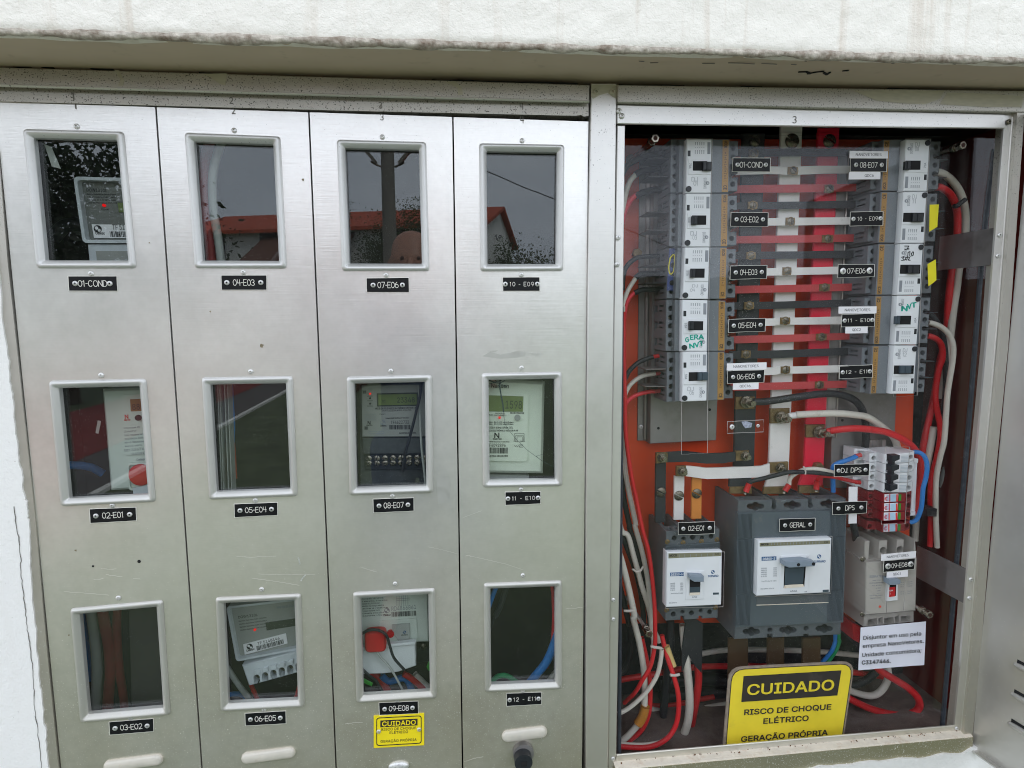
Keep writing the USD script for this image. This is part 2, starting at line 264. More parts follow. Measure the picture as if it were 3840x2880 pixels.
M_ALU = aluminium('sheet_aluminium', (.87, .86, .83), .27, .9, 1.3, 1.0)
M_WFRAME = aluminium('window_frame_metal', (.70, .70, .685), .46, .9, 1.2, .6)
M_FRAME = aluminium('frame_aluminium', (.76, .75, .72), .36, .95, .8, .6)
M_CHAN = aluminium('shaded_grimy_aluminium', (.56, .54, .49), .45, 1.5, 1.2, .5)  # grime specks over a base colour darkened to carry the soffit shade
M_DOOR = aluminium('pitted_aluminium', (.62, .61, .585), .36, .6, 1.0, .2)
M_SILL = mat('dusty_sill', '#e6dccb', .7, var=.08, scale=60, dirt=.3, dirtcol='#b58a63', dscale=40, bump=.4, bscale=500)
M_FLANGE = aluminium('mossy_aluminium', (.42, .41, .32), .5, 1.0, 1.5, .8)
M_STEEL = mat('dull_steel', '#8f8c8a', .42, .75, .12, 18, dirt=.25, dirtcol='#6d665f', dscale=14)
M_RAIL = mat('bright_rail', '#b7b2ae', .3, .9, .1, 30, stretch=(1, 1, .1))
M_RIVET = mat('rivet_metal', '#dededc', .35, .8, .1, 200)
M_DARKMETAL = mat('aged_bolt', '#7a7468', .32, .95, .2, 300)
M_NUT = mat('nut_metal', '#9b9488', .25, 1.0, .2, 300)
M_BRASS = mat('tarnished_brass', '#85714f', .42, .8, .25, 90, dirt=.3, dirtcol='#4d3f2c', dscale=70)
M_STRAP = mat('brown_strap', '#5a4630', .45, .5, .2, 20)
M_WHITEWALL = plaster('white_plaster', '#f4f0e7', .5, 120.0, .5)
M_PIER = plaster('smooth_white_plaster', '#f0efec', .35, 60.0, .04)
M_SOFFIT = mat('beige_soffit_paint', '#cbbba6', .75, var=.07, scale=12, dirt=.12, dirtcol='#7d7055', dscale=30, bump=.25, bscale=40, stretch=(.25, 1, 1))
M_EDGE = mat('chipped_plaster', '#cfc8bc', .9, var=.2, scale=120, dirt=.85, dirtcol='#5c4328', dscale=48, bump=.9, bscale=260)
M_CRACK = mat('crack_dark', '#7d7a76', .9)
M_PLATE = mat('black_laminate', '#0d0e10', .4, var=.15, scale=60, spec=.28)
M_ENGRAVE = mat('engraved_white', '#e4e2da', .6)
M_INKB = mat('black_print', '#1c1d20', .6)
M_INKG = mat('grey_print', '#8b9096', .6)
M_INKBLUE = mat('blue_print', '#24527e', .5)
M_SCRATCH = mat('scratch_bright', '#cfcdc6', .4, .5)
M_TEAL = mat('teal_marker', '#0fa08c', .5)
M_PENCIL = mat('pencil_grey', '#9a9ea3', .6)
M_STAMP = mat('stamped_dark', '#77746d', .6, .5)
M_PAPER = mat('white_paper', '#e6e7f2', .75, var=.03, scale=20, bump=.15, bscale=30)
M_TAG = mat('white_label', '#ecebee', .6, var=.03)
M_YELLOW = mat('sign_yellow', '#f2dc1f', .5, var=.05, scale=12, dirt=.05)
M_YELLOWD = mat('dusty_sign_yellow', '#e6cf34', .55, var=.10, scale=9, dirt=.16, dirtcol='#a8924a', dscale=22)
M_SIGNBLACK = mat('sign_black', '#2a2522', .55, var=.2, scale=50, dirt=.2, dirtcol='#5b5048')
M_RIM = mat('dirty_sign_rim', '#8d8072', .8, var=.25, scale=80)
M_TAPE = mat('yellow_tape', '#ecdf2c', .6, var=.06, scale=30, bump=.3, bscale=90)
M_GREY = mat('breaker_grey', '#70767b', .5, var=.06, scale=20, dirt=.12, dirtcol='#8d867b', dscale=30)
M_BWHITE = mat('breaker_white', '#dfe2e4', .45, var=.03, scale=20)
M_GOLD = mat('ochre_strip', '#a67c3a', .5, var=.07, scale=40)
M_OLIVE = mat('olive_strip', '#7b7a62', .5, var=.07, scale=40)
M_BLACK = mat('black_plastic', '#1d2023', .35, var=.15, scale=40)
M_DGREY = mat('dark_breaker_grey', '#565c60', .5, var=.08, scale=25, dirt=.16, dirtcol='#85796b', dscale=22)
M_BLUEGREY = mat('blue_grey_cover', '#515b61', .5, var=.06, scale=15, dirt=.06, dirtcol='#8a8378')
M_TOGGLE = mat('toggle_grey', '#7f8c98', .4, var=.06)
M_DARKTOGGLE = mat('toggle_dark', '#3d4a52', .4, var=.06)
M_HOLE = mat('hole_dark', '#0c0d0e', .8)
M_BEIGE = mat('beige_plastic', '#b4b0a8', .5, var=.05, scale=20, dirt=.14, dirtcol='#8d7f6d', dscale=25)
M_RED = mat('red_plastic', '#c01d22', .4, var=.08)
M_MAROON = mat('maroon_plastic', '#7c1d24', .45, var=.1, scale=30, dirt=.12, dirtcol='#8d6c62')
M_GREEN = mat('green_flag', '#2f8a2a', .4)
M_LABELRED = mat('red_print', '#e0362f', .5)
M_LABELBLUE = mat('pale_blue_print', '#a9c8dd', .5)
M_ORANGE = mat('orange_plate_paint', '#d8461a', .4, var=.10, scale=7, dirt=.12, dirtcol='#9a3b20', dscale=9)
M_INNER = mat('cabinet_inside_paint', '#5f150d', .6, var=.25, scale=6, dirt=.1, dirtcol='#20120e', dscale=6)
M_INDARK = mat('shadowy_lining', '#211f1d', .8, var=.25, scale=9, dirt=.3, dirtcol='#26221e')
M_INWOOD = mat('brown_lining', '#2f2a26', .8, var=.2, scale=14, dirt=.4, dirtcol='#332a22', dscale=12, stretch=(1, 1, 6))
M_FLOOR = mat('dusty_floor', '#6f625a', .9, var=.15, scale=20, dirt=.4, dirtcol='#4c4039', dscale=30, bump=.5, bscale=120)
M_GASKET = mat('rubber_gasket', '#2c3138', .5, var=.3, scale=70, dirt=.25, dirtcol='#6d7276', dscale=60)
M_CWHITE = mat('white_cable', '#d6d2c6', .45, var=.06, scale=30, dirt=.22, dirtcol='#8b7b66', dscale=60)
M_CRED = mat('red_cable', '#d02128', .4, var=.08, scale=20, dirt=.05)
M_CPINK = mat('bright_red_cable', '#dd3340', .4, var=.06, scale=20)
M_CBLACK = mat('black_cable', '#1f2124', .45, var=.15, scale=30)
M_CBLUE = mat('blue_cable', '#2f7fcb', .4, var=.06)
M_CGREEN = mat('green_cable', '#1f8f57', .4, var=.06)
M_CORANGE = mat('orange_sleeve', '#b57a2d', .5, var=.12, scale=40)
M_CYEL = mat('yellowed_sleeve', '#d3b878', .6, var=.15, scale=60)
M_CGREY = mat('grey_cable', '#a9aca8', .45, var=.06)
M_TIE = mat('cable_tie', '#cfc9c0', .4)
M_BARBLACK = mat('black_bar_coating', '#24272a', .5, var=.12, scale=25, dirt=.08, dirtcol='#4a4640')
M_BARWHITE = mat('white_bar_coating', '#e8e6e1', .45, var=.03, scale=20, dirt=.06)
M_BARRED = mat('red_bar_coating', '#e21a3c', .4, var=.05, scale=20)
M_STRIPRED = mat('dusty_red_coating', '#bf4446', .5, var=.07, scale=40, dirt=.1, dirtcol='#8b4a44', dscale=50)
M_BARORANGE = mat('orange_bar_coating', '#d98a3c', .5, var=.06)
M_METERW = mat('meter_white', '#d4dcd4', .45, var=.03, scale=15)
M_METERG = mat('meter_grey', '#9a9c98', .45, var=.06, scale=15)
M_METERD = mat('smoked_plastic', '#4b4e4e', .25, var=.1)
M_LCD = mat('lcd_green', '#71804d', .2, var=.05)
M_LCDDK = mat('lcd_dark', '#3a4036', .2, var=.05)
M_LCDBR = mat('lcd_brown', '#8d6a45', .2, var=.05)
M_FROST = mat('frosted_plastic', '#c9ced4', .25, var=.06)
M_LED = glow('red_lamp', '#ff1c20', .45)
M_PANE = clear('window_pane', (.93, .95, .94), 1.62, .0015, (.6, .6, .6))
M_ACRYL = clear('acrylic_sheet', (.995, .995, .995), 1.32, .002, (.75, .72, .68))
M_CUTEDGE = mat('acrylic_cut_edge', '#b9b4b0', .3, var=.1)
M_PAINTSMEAR = mat('smeared_paint', '#b9b5a2', .6, .2, .1, 60, stretch=(1, 1, 4))

# ------------------------------------------------------------------ things, parts and sub-parts
NAMES = {}
def fresh(parent, name):
    k = NAMES.get((parent, name), 0); NAMES[(parent, name)] = k+1
    return f'{parent}/{name}' + (f'_{k:03d}' if k else '')
def put(path, mesh, material, origin, smooth=30):
    v, f, _ = meshkit.arrays(mesh)
    usdkit.mesh(stage, path, (v-origin, f), material, smooth=smooth); return path
class Thing:
    def __init__(s, name, label, cat, group=None): s.name, s.label, s.cat, s.group, s.parts = name, label, cat, group, []
    def add(s, name, mesh, material, smooth=30, label=None, kind=None):
        p = [name, mesh, material, smooth, label, kind, []]; s.parts.append(p); return p
    def sub(s, p, name, mesh, material, smooth=30, label=None, kind=None): p[6].append((name, mesh, material, smooth, label, kind))
    def done(s):
        allv = np.vstack([meshkit.arrays(p[1])[0] for p in s.parts]); lo, hi = allv.min(0), allv.max(0); o = np.array([(lo[0]+hi[0])/2, (lo[1]+hi[1])/2, lo[2]])
        path = fresh('/World', s.name)
        if len(s.parts) == 1 and not s.parts[0][6]:
            x = usdkit.mesh(stage, path, (meshkit.arrays(s.parts[0][1])[0]-o, meshkit.arrays(s.parts[0][1])[1]), s.parts[0][2], smooth=s.parts[0][3]); UsdGeom.Xformable(x).AddTranslateOp().Set(Gf.Vec3d(*map(float, o)))
        else:
            x = UsdGeom.Xform.Define(stage, path); x.AddTranslateOp().Set(Gf.Vec3d(*map(float, o)))
            for n, me, ma, sm, lb, kd, subs in s.parts:
                pp = fresh(path, n); put(pp, me, ma, o, sm)
                for k, v in (('label', lb), ('kind', kd)):
                    if v: stage.GetPrimAtPath(pp).SetCustomDataByKey(k, v)
                for n2, me2, ma2, sm2, lb2, kd2 in subs:
                    p2 = fresh(pp, n2); put(p2, me2, ma2, o, sm2)
                    for k, v in (('label', lb2), ('kind', kd2)):
                        if v: stage.GetPrimAtPath(p2).SetCustomDataByKey(k, v)
        pr = stage.GetPrimAtPath(path)
        for k, v in (('label', s.label), ('category', s.cat), ('group', s.group)):
            if v: pr.SetCustomDataByKey(k, v)
        return path
def single(name, mesh, material, label, cat, group=None, smooth=30):
    t = Thing(name, label, cat, group); t.add(name, mesh, material, smooth); return t.done()
def struct(name, mesh, material, kind='structure', smooth=30):
    p = fresh('/World', name); usdkit.mesh(stage, p, meshkit.arrays(mesh)[:2], material, smooth=smooth); stage.GetPrimAtPath(p).SetCustomDataByKey('kind', kind)
def rivet(c, y, r=.0042):
    return lathe([(r, 0), (r*.96, r*.22), (r*.75, r*.42), (r*.42, r*.48), (r*.36, r*.40), (r*.34, -r*.3), (0, -r*.3)], c, y, 18)
def screw(c, y, r, ang=.6, dome=.35):
    """slotted round-head screw"""
    M = Manifold.sphere(1, 24).scale((r, r*dome, r)).translate((c[0], y, c[1]))
    s = Manifold.cube((2.4*r, r, r*.24), True).rotate((0, math.degrees(ang), 0)).translate((c[0], y-r*dome, c[1]))
    return M-s
def hexnut(c, y0, y1, r, hole=.5):
    a = [(c[0]+r*math.cos(k*math.pi/3+.2), c[1]+r*math.sin(k*math.pi/3+.2)) for k in range(6)]
    return slab(a, y0, y1-y0, .0006)

# ================================================================== plaster wall
zl, zr = W((0, 257), 0), W((3840, 340), 0)
def soffit_z(x): return zl[2] + (zr[2]-zl[2])*(x-zl[0])/(zr[0]-zl[0])
def on_soffit(p):
    d = ray(p); s = (zr[2]-zl[2])/(zr[0]-zl[0]); k = (zl[2]+s*(CAM[0]-zl[0])-CAM[2])/(d[2]-s*d[0]); return CAM+k*d
f0, f1 = on_soffit((0, 122)), on_soffit((3840, 230))
def front_y(x): return f0[1] + (f1[1]-f0[1])*(x-f0[0])/(f1[0]-f0[0])
XA, XB = -0.75, 2.6
wall = Thing('plaster_wall', 'white rough plastered wall with a deep beige soffit round the metal cabinet', 'wall')
nx, nz = 900, 90
gx, gz = np.meshgrid(np.linspace(XA, XB, nx), np.concatenate([[0, .002, .005, .009], np.linspace(.014, .62, nz-4)]), indexing='ij')
P = np.stack([gx, front_y(gx), soffit_z(gx)+gz], -1)
rel = meshkit.fbm(P*np.array([28, 1, 34]), 4, 3)-.5; fine = meshkit.fbm(P*np.array([95, 1, 120]), 3, 9)-.5
roundoff = .007*np.clip(1-gz/.014, 0, 1)**2
P[..., 1] += -.0035*rel-.0022*fine + roundoff
P[:, 0, 1] += .010
P[..., 2] += np.clip(1-gz/.02, 0, 1)*(meshkit.fbm(P*np.array([16, 1, 1]), 4, 21)-.55)*.006
V = P.reshape(-1, 3); idx = np.arange(nx*nz).reshape(nx, nz); a, b, c, d = idx[:-1, :-1].ravel(), idx[1:, :-1].ravel(), idx[1:, 1:].ravel(), idx[:-1, 1:].ravel()
wall.add('lintel', (V, np.vstack([np.stack([a, b, c], 1), np.stack([a, c, d], 1)])), M_WHITEWALL, True)
# ragged lower lip
na = 16; xs = np.linspace(XA, XB, 1500); V = []; F = []
for i, x in enumerate(xs):
    nn = meshkit.noise(np.array([x*26, 3.3, 0]), 4); n3 = meshkit.noise(np.array([x*120, 1.3, 0]), 5); r = .0030+.0050*nn**2+.0018*n3
    for j in range(na):
        t = 2*math.pi*j/na; q = np.array([x, front_y(x)+.0045+r*1.0*math.cos(t), soffit_z(x)+.0035+r*math.sin(t)-.002*nn])
        k = 1+.5*(meshkit.noise(q*np.array([150, 200, 200]), 8)-.5); V.append([x, front_y(x)+.0045+(q[1]-front_y(x)-.0045)*k, q[2]])
for i in range(len(xs)-1):
    for j in range(na):
        k = (j+1) % na; F += [(i*na+j, (i+1)*na+j, (i+1)*na+k), (i*na+j, (i+1)*na+k, i*na+k)]
wall.add('chipped_edge', (np.array(V), np.array(F)), M_EDGE, True, label='crumbling brown-stained lower edge of the lintel')
# soffit
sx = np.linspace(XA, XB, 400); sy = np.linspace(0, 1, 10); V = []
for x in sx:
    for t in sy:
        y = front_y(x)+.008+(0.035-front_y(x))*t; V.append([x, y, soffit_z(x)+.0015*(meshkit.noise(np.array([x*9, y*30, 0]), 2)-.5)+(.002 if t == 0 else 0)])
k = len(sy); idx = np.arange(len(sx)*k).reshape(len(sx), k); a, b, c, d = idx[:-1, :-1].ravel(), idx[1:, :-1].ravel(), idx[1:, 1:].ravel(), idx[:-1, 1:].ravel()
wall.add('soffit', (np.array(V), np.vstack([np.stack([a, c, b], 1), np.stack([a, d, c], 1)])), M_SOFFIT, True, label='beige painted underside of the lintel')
# holes flaked out of the soffit and the open joint over the frame
def blotch(pts, w):
    return LineString(pts).buffer(w, quad_segs=2)
def flake(px, w, depth=.0006):
    out = []
    for pp in px:
        q = [on_soffit(S('L3', *p)) for p in pp]; l = blotch([(p[0], p[1]) for p in q], w)
        out.append(Manifold.extrude(CrossSection([np.array(l.exterior.coords)[:-1]], FillRule.EvenOdd), depth).translate((0, 0, float(np.mean([p[2] for p in q]))-depth-.0009)))
    return join(out)
wall.add('flaked_hole', flake([[(1002, 385), (1040, 383), (1060, 392)], [(1050, 394), (1085, 386), (1130, 380)], [(1135, 388), (1150, 398), (1166, 386)], [(1240, 378), (1262, 376)]], .0022), M_HOLE, label='black flaked hole in the soffit paint')
for seg in ([(140, 326), (165, 327)], [(200, 335), (240, 333)], [(480, 338), (545, 337)], [(620, 336), (700, 336), (760, 339)], [(800, 338), (880, 341)], [(960, 343), (985, 344)], [(1033, 325), (1040, 326)], [(1500, 337), (1512, 337)], [(1830, 340), (1842, 341)]):
    wall.add('flaked_crack', flake([seg], .0007), M_CRACK)
def joint(t, pts, w, y=-.0085):
    return shape_ext(LineString(poly(t, pts, y)).buffer(w, quad_segs=2), y, .003)
for t, pts, w in (('L1', [(30, 423), (120, 413), (230, 411), (330, 419)], .0008), ('L1', [(560, 420), (580, 424), (700, 432)], .0013), ('L1', [(1240, 452), (1330, 462), (1480, 468)], .001), ('L2', [(700, 500), (760, 505), (880, 500), (1000, 508), (1180, 513), (1420, 516), (1600, 524)], .0017),
                  ('L3', [(30, 458), (120, 462), (260, 460), (380, 464)], .0014), ('L3', [(690, 466), (800, 468)], .001), ('L3', [(1480, 478), (1600, 482), (1700, 484), (1800, 488)], .0016), ('L3', [(1900, 490), (2100, 494), (2212, 497)], .0015)):
    wall.add('open_joint', joint(t, pts, w), M_HOLE)
# left pier with its cracked edge
edge = [(-60, 600), (0, 1070), (36, 1432), (62, 1640), (90, 1854), (108, 1950), (120, 2254), (146, 2550), (166, 2727), (185, 2900), (205, 3100)]
E_ = np.array([xz(p, -.006) for p in edge]); dense = []
for i in range(len(E_)-1):
    for t in np.linspace(0, 1, 14, endpoint=False):
        q = E_[i]*(1-t)+E_[i+1]*t; dense.append((q[0]+.0035*(meshkit.noise(np.array([q[1]*40, 0, 0]), 3)-.5)+.0025*(meshkit.noise(np.array([q[1]*260, 0, 0]), 6)-.5), q[1]))
pierloop = [(XA, .1), (dense[0][0]-.02, .1)] + dense + [(E_[-1][0], -1.75), (XA, -1.75)]
wall.add('left_pier', ext([pierloop], -.006, .05), M_PIER, label='smooth white pier left of the cabinet')
cr = poly('L6', [(88, 0), (105, 120), (130, 300), (135, 450), (160, 640), (176, 800), (205, 1000), (213, 1150), (225, 1330), (250, 1500), (268, 1700)], -.0064)
cr2 = []
for i in range(len(cr)-1):
    for t in np.linspace(0, 1, 10, endpoint=False): q = np.array(cr[i])*(1-t)+np.array(cr[i+1])*t; cr2.append((q[0]+.0022*(meshkit.noise(np.array([q[1]*150, 0, 0]), 6)-.5), q[1]))
wall.add('crack', shape_ext(union_all([LineString(cr2[i:i+2]).buffer(.00025+.0007*meshkit.noise(np.array([cr2[i][1]*60, 0, 0]), 11)**2, quad_segs=1) for i in range(len(cr2)-1)]), -.0066, .0004), M_CRACK)
# wall under the right-hand bay
low = [(2200, 2990), (2330, 2960), (2500, 2935), (2760, 2908), (3000, 2886), (3200, 2866), (3400, 2850), (3590, 2826), (3680, 2806), (3760, 2850), (3900, 2905), (3900, 3300), (2200, 3300)]
dl = []
for i in range(10):
    for t in np.linspace(0, 1, 8, endpoint=False): q = np.array(low[i])*(1-t)+np.array(low[i+1])*t; dl.append((q[0], q[1]+14*(meshkit.noise(np.array([q[0]/38, 0, 0]), 5)-.5)))
wall.add('lower_wall', ext([poly('s', dl+low[10:], -.0225)], -.0225, .05), M_PIER, label='white wall below the glazed bay')
wall.add('right_return', box(1.815, XB, .02, .2, -1.75, .2), M_PIER); wall.add('added_wall_core', box(XA, XB, .012, .30, .075, .60), M_PIER); wall.add('rear_face', box(XA, XB, .28, .30, -1.75, .074), M_PIER)  # unseen core box added behind the lintel to block sky light
wall.add('base_wall', box(-.05, 1.05, .02, .2, -1.75, -1.36), M_PIER)
wall.done()

# ================================================================== metal cabinet
cab = Thing('meter_cabinet', 'long sheet-aluminium meter cabinet with four windowed doors and an open glazed bay', 'cabinet')
def bar(name, t, pts, y, th, m_=M_FRAME, c=.0012, **k): return cab.add(name, slab(poly(t, pts, y), y, th, c), m_, 30, **k)
# speckled channel and number rail over the doors, base colour darkened for soffit shade
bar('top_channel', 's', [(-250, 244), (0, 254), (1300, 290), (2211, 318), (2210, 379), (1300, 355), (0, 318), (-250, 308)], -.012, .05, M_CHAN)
cab.add('channel_lip', tube([W(p, -.0135) for p in ((-250, 311), (0, 320), (650, 339), (1300, 358), (2209, 381))], .0022, 8, smooth=False), M_FRAME)
railq = [xz(p, -.003) for p in ((-250, 310), (0, 318), (1300, 356), (2206, 378), (2208, 434), (2190, 437), (2178, 431), (2160, 434), (1300, 415), (0, 380), (-250, 372))]
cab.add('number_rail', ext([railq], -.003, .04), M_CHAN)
bar('centre_post', 's', [(2217, 312), (2313, 312), (2301, 1250), (2290, 1950), (2279, 2960), (2198, 2960), (2198, 1950), (2206, 1000), (2213, 640)], -.008, .05)
for p in ((1718, 573), (1825, 573)):
    pass
bar('bay_stile', 's', [(2315, 470), (2345, 470), (2332, 1250), (2327, 1950), (2311, 2832), (2280, 2960), (2290, 1950), (2302, 1250)], -.003, .05)
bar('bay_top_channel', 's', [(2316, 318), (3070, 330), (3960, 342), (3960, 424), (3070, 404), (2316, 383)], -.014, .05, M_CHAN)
bar('bay_top_rail', 's', [(2314, 392), (3100, 412), (3770, 428), (3771, 481), (3100, 474), (2314, 464)], -.005, .005, M_FRAME)
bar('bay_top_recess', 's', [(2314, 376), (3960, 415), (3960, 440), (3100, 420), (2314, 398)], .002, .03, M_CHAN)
def stile(name, L, R, y, th, m_): cab.add(name, ext([poly('s', L+R[::-1], y)], y, th), m_)
stile('right_stile', [(3768, 430), (3699, 1300), (3646, 1900), (3602, 2491), (3578, 2735)], [(3815, 425), (3750, 1300), (3692, 1900), (3642, 2491), (3615, 2760)], -.003, .004, M_FRAME)
cab.add('stile_bead', tube([W(p, -.004) for p in ((3796, 440), (3731, 1300), (3676, 1900), (3628, 2491), (3603, 2740))], .0016, 8), M_FRAME)
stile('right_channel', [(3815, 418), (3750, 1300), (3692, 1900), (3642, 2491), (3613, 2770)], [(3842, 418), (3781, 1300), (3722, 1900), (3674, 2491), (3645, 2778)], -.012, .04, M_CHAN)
# bottom rail, dusty ledge and mossy flange
bar('bottom_rail', 's', [(2312, 2831), (2492, 2820), (2840, 2789), (3300, 2747), (3582, 2721), (3600, 2752), (3300, 2778), (2840, 2822), (2492, 2855), (2306, 2868)], -.002, .003)
zs = [W(p, -.003) for p in ((2306, 2862), (2840, 2816), (3300, 2773), (3612, 2744))]
ledge = []
led_pts = [W(p, -.003) for p in ((2300, 2860), (2840, 2811), (3300, 2768), (3625, 2739))]
V = []; F = []
for i in range(241):
    x = np.interp(i/240, [0, 1], [led_pts[0][0], led_pts[-1][0]]); z = np.interp(x, [p[0] for p in led_pts], [p[2] for p in led_pts])
    for yy, dz in ((.004, .003), (-.004, .001), (-.010, 0), (-.016, -.0008), (-.0175, -.002), (-.0175, -.005)):
        V.append([x, yy, z+dz+.0012*(meshkit.noise(np.array([x*160, yy*300, 1]), 2)-.5)*(1 if yy > -.02 else .2)])
for i in range(240):
    for j in range(5): a = i*6+j; F += [(a, a+1, a+7), (a, a+7, a+6)]
cab.add('dusty_ledge', (np.array(V), np.array(F)), M_SILL, True, label='cream ledge strewn with rusty dust')
fl = [(p[0], p[2]-.0035) for p in led_pts] + [(p[0], p[2]-.040) for p in led_pts[::-1]]
cab.add('bottom_flange', ext([fl], -.0185, .02), M_FLANGE)
debris = []
for i in range(90):
    x = RNG.uniform(led_pts[0][0]+.01, led_pts[-1][0]-.02); z = np.interp(x, [p[0] for p in led_pts], [p[2] for p in led_pts])
    if RNG.random() > .35+.65*meshkit.noise(np.array([x*18, 0, 0]), 4): continue
    s = RNG.uniform(.0003, .0012); b = trimesh.creation.icosphere(1, s); b.apply_scale(RNG.uniform(.5, 1.8, 3)); b.apply_translation((x, RNG.uniform(-.008, .001), z+.0016)); debris.append(b)
cab.add('rusty_crumbs', join(debris), mat('rust_crumbs', '#6d4a2c', .9, var=.5, scale=300), kind='stuff')
# left edge strip of the frame
strip = [(-90, 560), (-8, 560), (30, 1000), (132, 1950), (172, 2400), (222, 2900), (250, 3100), (190, 3100), (100, 2255), (60, 1854), (-20, 1070)]
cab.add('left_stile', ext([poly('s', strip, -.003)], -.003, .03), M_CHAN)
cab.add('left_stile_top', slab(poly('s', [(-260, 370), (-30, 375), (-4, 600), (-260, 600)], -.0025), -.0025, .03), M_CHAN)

# doors --------------------------------------------------------------
SEAM = [0.0, .2300, .4599, .6882, .9158]
WIN = {(0, 0): ('L1', [(218, 862), (733, 876), (802, 1622), (290, 1620)]), (1, 0): ('L1', [(1212, 884), (1702, 903), (1738, 1624), (1267, 1622)]), (2, 0): ('L2', [(158, 925), (615, 937), (634, 1642), (186, 1640)]), (3, 0): ('L2', [(1036, 945), (1472, 953), (1466, 1643), (1042, 1643)]),
       (0, 1): ('L4', [(374, 838), (872, 826), (925, 1498), (437, 1520)]), (1, 1): ('L4', [(1314, 816), (1780, 808), (1808, 1463), (1354, 1480)]), (2, 1): ('L5', [(216, 810), (652, 800), (661, 1442), (231, 1455)]), (3, 1): ('L5', [(1049, 787), (1458, 780), (1462, 1402), (1055, 1408)]),
       (0, 2): ('L6', [(512, 677), (997, 632), (1040, 1270), (567, 1310)]), (1, 2): ('L6', [(1425, 608), (1871, 588), (1893, 1220), (1453, 1242)]), (2, 2): ('L7', [(258, 575), (687, 552), (698, 1165), (277, 1190)]), (3, 2): ('L7', [(1081, 517), (1490, 503), (1492, 1107), (1087, 1123)])}
RIV = {0: [('L1', 478, 787), ('L4', 568, 126), ('L4', 630, 759), ('L4', 699, 1569), ('L6', 752, 579), ('L6', 830, 1340)], 1: [('L1', 1457, 812), ('L4', 1514, 118), ('L4', 1560, 736), ('L4', 1589, 1536), ('L6', 1662, 525), ('L6', 1676, 1287)],
       2: [('L2', 388, 853), ('L5', 411, 137), ('L5', 441, 733), ('L5', 450, 1510), ('L7', 477, 490), ('L7', 489, 1226)], 3: [('L2', 1257, 876), ('L5', 1252, 134), ('L5', 1254, 714), ('L5', 1250, 1468), ('L7', 1287, 436), ('L7', 1287, 1168)]}
ROW = ['upper', 'middle', 'lower']
DOORLAB = ['leftmost door with three windows, its lowest window showing red cables', 'door second from the left, its lowest window showing a tilted meter', 'door third from the left, above the small yellow warning sign', 'door beside the centre post, with a cracked middle pane']
PANES = {}
GAP = [(.0000, .0006), (.0012, .0012), (.0012, .0012), (.0012, .0012)]
def hump(cx, cz, L, h, ang, out=.006):
    """pressed-out vent slot: a long rounded bulge in the sheet"""
    V, F, n, ca, sa = [], [], 28, math.cos(ang), math.sin(ang)
    rings = [(1.0, .0006), (.97, -.002), (.86, -.0045), (.6, -out), (.3, -out-.0008)]
    for s, y in rings:
        for i in range(n):
            a = 2*math.pi*i/n; hx = (L-h)/2*(1 if math.cos(a) >= 0 else -1); px, pz = hx+h/2*s*math.cos(a), h/2*s*math.sin(a); V.append((cx+px*ca-pz*sa, y, cz+px*sa+pz*ca))
    for r in range(len(rings)-1):
        for i in range(n): j = (i+1) % n; F += [(r*n+i, r*n+j, (r+1)*n+j), (r*n+i, (r+1)*n+j, (r+1)*n+i)]
    V.append((cx, -out-.001, cz)); F += [((len(rings)-1)*n+i, (len(rings)-1)*n+(i+1) % n, len(V)-1) for i in range(n)]
    return np.array(V), np.array(F)
M_VENT = mat('pale_vent', '#d8d2c6', .45, .35, .06, 60, dirt=.1, dirtcol='#b08a58')
for c in range(4):
    x0, x1 = SEAM[c]+.0013, SEAM[c+1]-.0013
    holes = []
    for r in range(3):
        t, q = WIN[c, r]; holes.append(rrect(poly(t, q, 0.0), .0085, .004)[::-1])
    top = [(x, -.001-.0005) for x in (x0, x1)]
    outer = [(x0, -1.365), (x1, -1.365), (x1, -.0035), (x0, -.0035)]
    body = ext([outer]+holes, 0.0, .0015)
    # folded door edges give each door its depth
    body = body + box(x0, x0+.0015, .0014, .016, -1.365, -.0035) + box(x1-.0015, x1, .0014, .016, -1.365, -.0035) + box(x0, x1, .0014, .016, -.005, -.0035)
    d = cab.add('door', body, M_ALU, 30, label=DOORLAB[c])
    for r in range(3):
        t, q = WIN[c, r]; pq = poly(t, q, .004)
        cab.sub(d, 'window_frame', ringloft(pq, [(.0125, -.0004, .006), (.0118, -.0022, .006), (.0102, -.0042, .0055), (.0082, -.0050, .005), (.0062, -.0046, .0045), (.0034, -.0022, .003), (.0006, .0012, .0018), (0, .0026, .0014), (.0002, .0105, .0014)]), M_WFRAME, True)
        gq = Polygon(poly(t, q, .0108)).buffer(.006, join_style=2); gl = np.array(gq.exterior.coords)[:-1]
        cab.sub(d, 'pane', ext([gl], .0108, .003), M_PANE, False); PANES[c, r] = pq
    for t, x, y in RIV[c]:
        w = at(t, x, y, 0); cab.sub(d, 'rivet', rivet((w[0], w[2]), -.0002), M_RIVET, 40)
for (c, t, x, y, L, h, a) in ((0, 'L6', 850, 1622, 360, 58, .05), (1, 'L6', 1706, 1575, 345, 60, .05), (3, 'L7', 1298, 1440, 318, 66, .04)):
    w = at(t, x, y, 0); k = VIEWS[t][2]*.992/2165
    cab.sub(cab.parts[[i for i, p in enumerate(cab.parts) if p[0] == 'door'][c]], 'vent_slot', hump(w[0], w[2], L*k*1.0, h*k*1.25, a), M_VENT, True)
DOORS = [p for p in cab.parts if p[0] == 'door']
def stamp(c, ch, t, x, y, h=30):
    q = S(t, x, y); y_ = -.0034 if c is None else -.0004
    a, b = xz(q+np.array([-6, 10]), y_), xz(q+np.array([6, 10]), y_)
    me = stext(ch, a, b, .0092, y_, .9)
    if c is None: cab.add('stamped_number', me, M_STAMP)
    else: cab.sub(DOORS[c], 'stamped_number', me, M_STAMP)
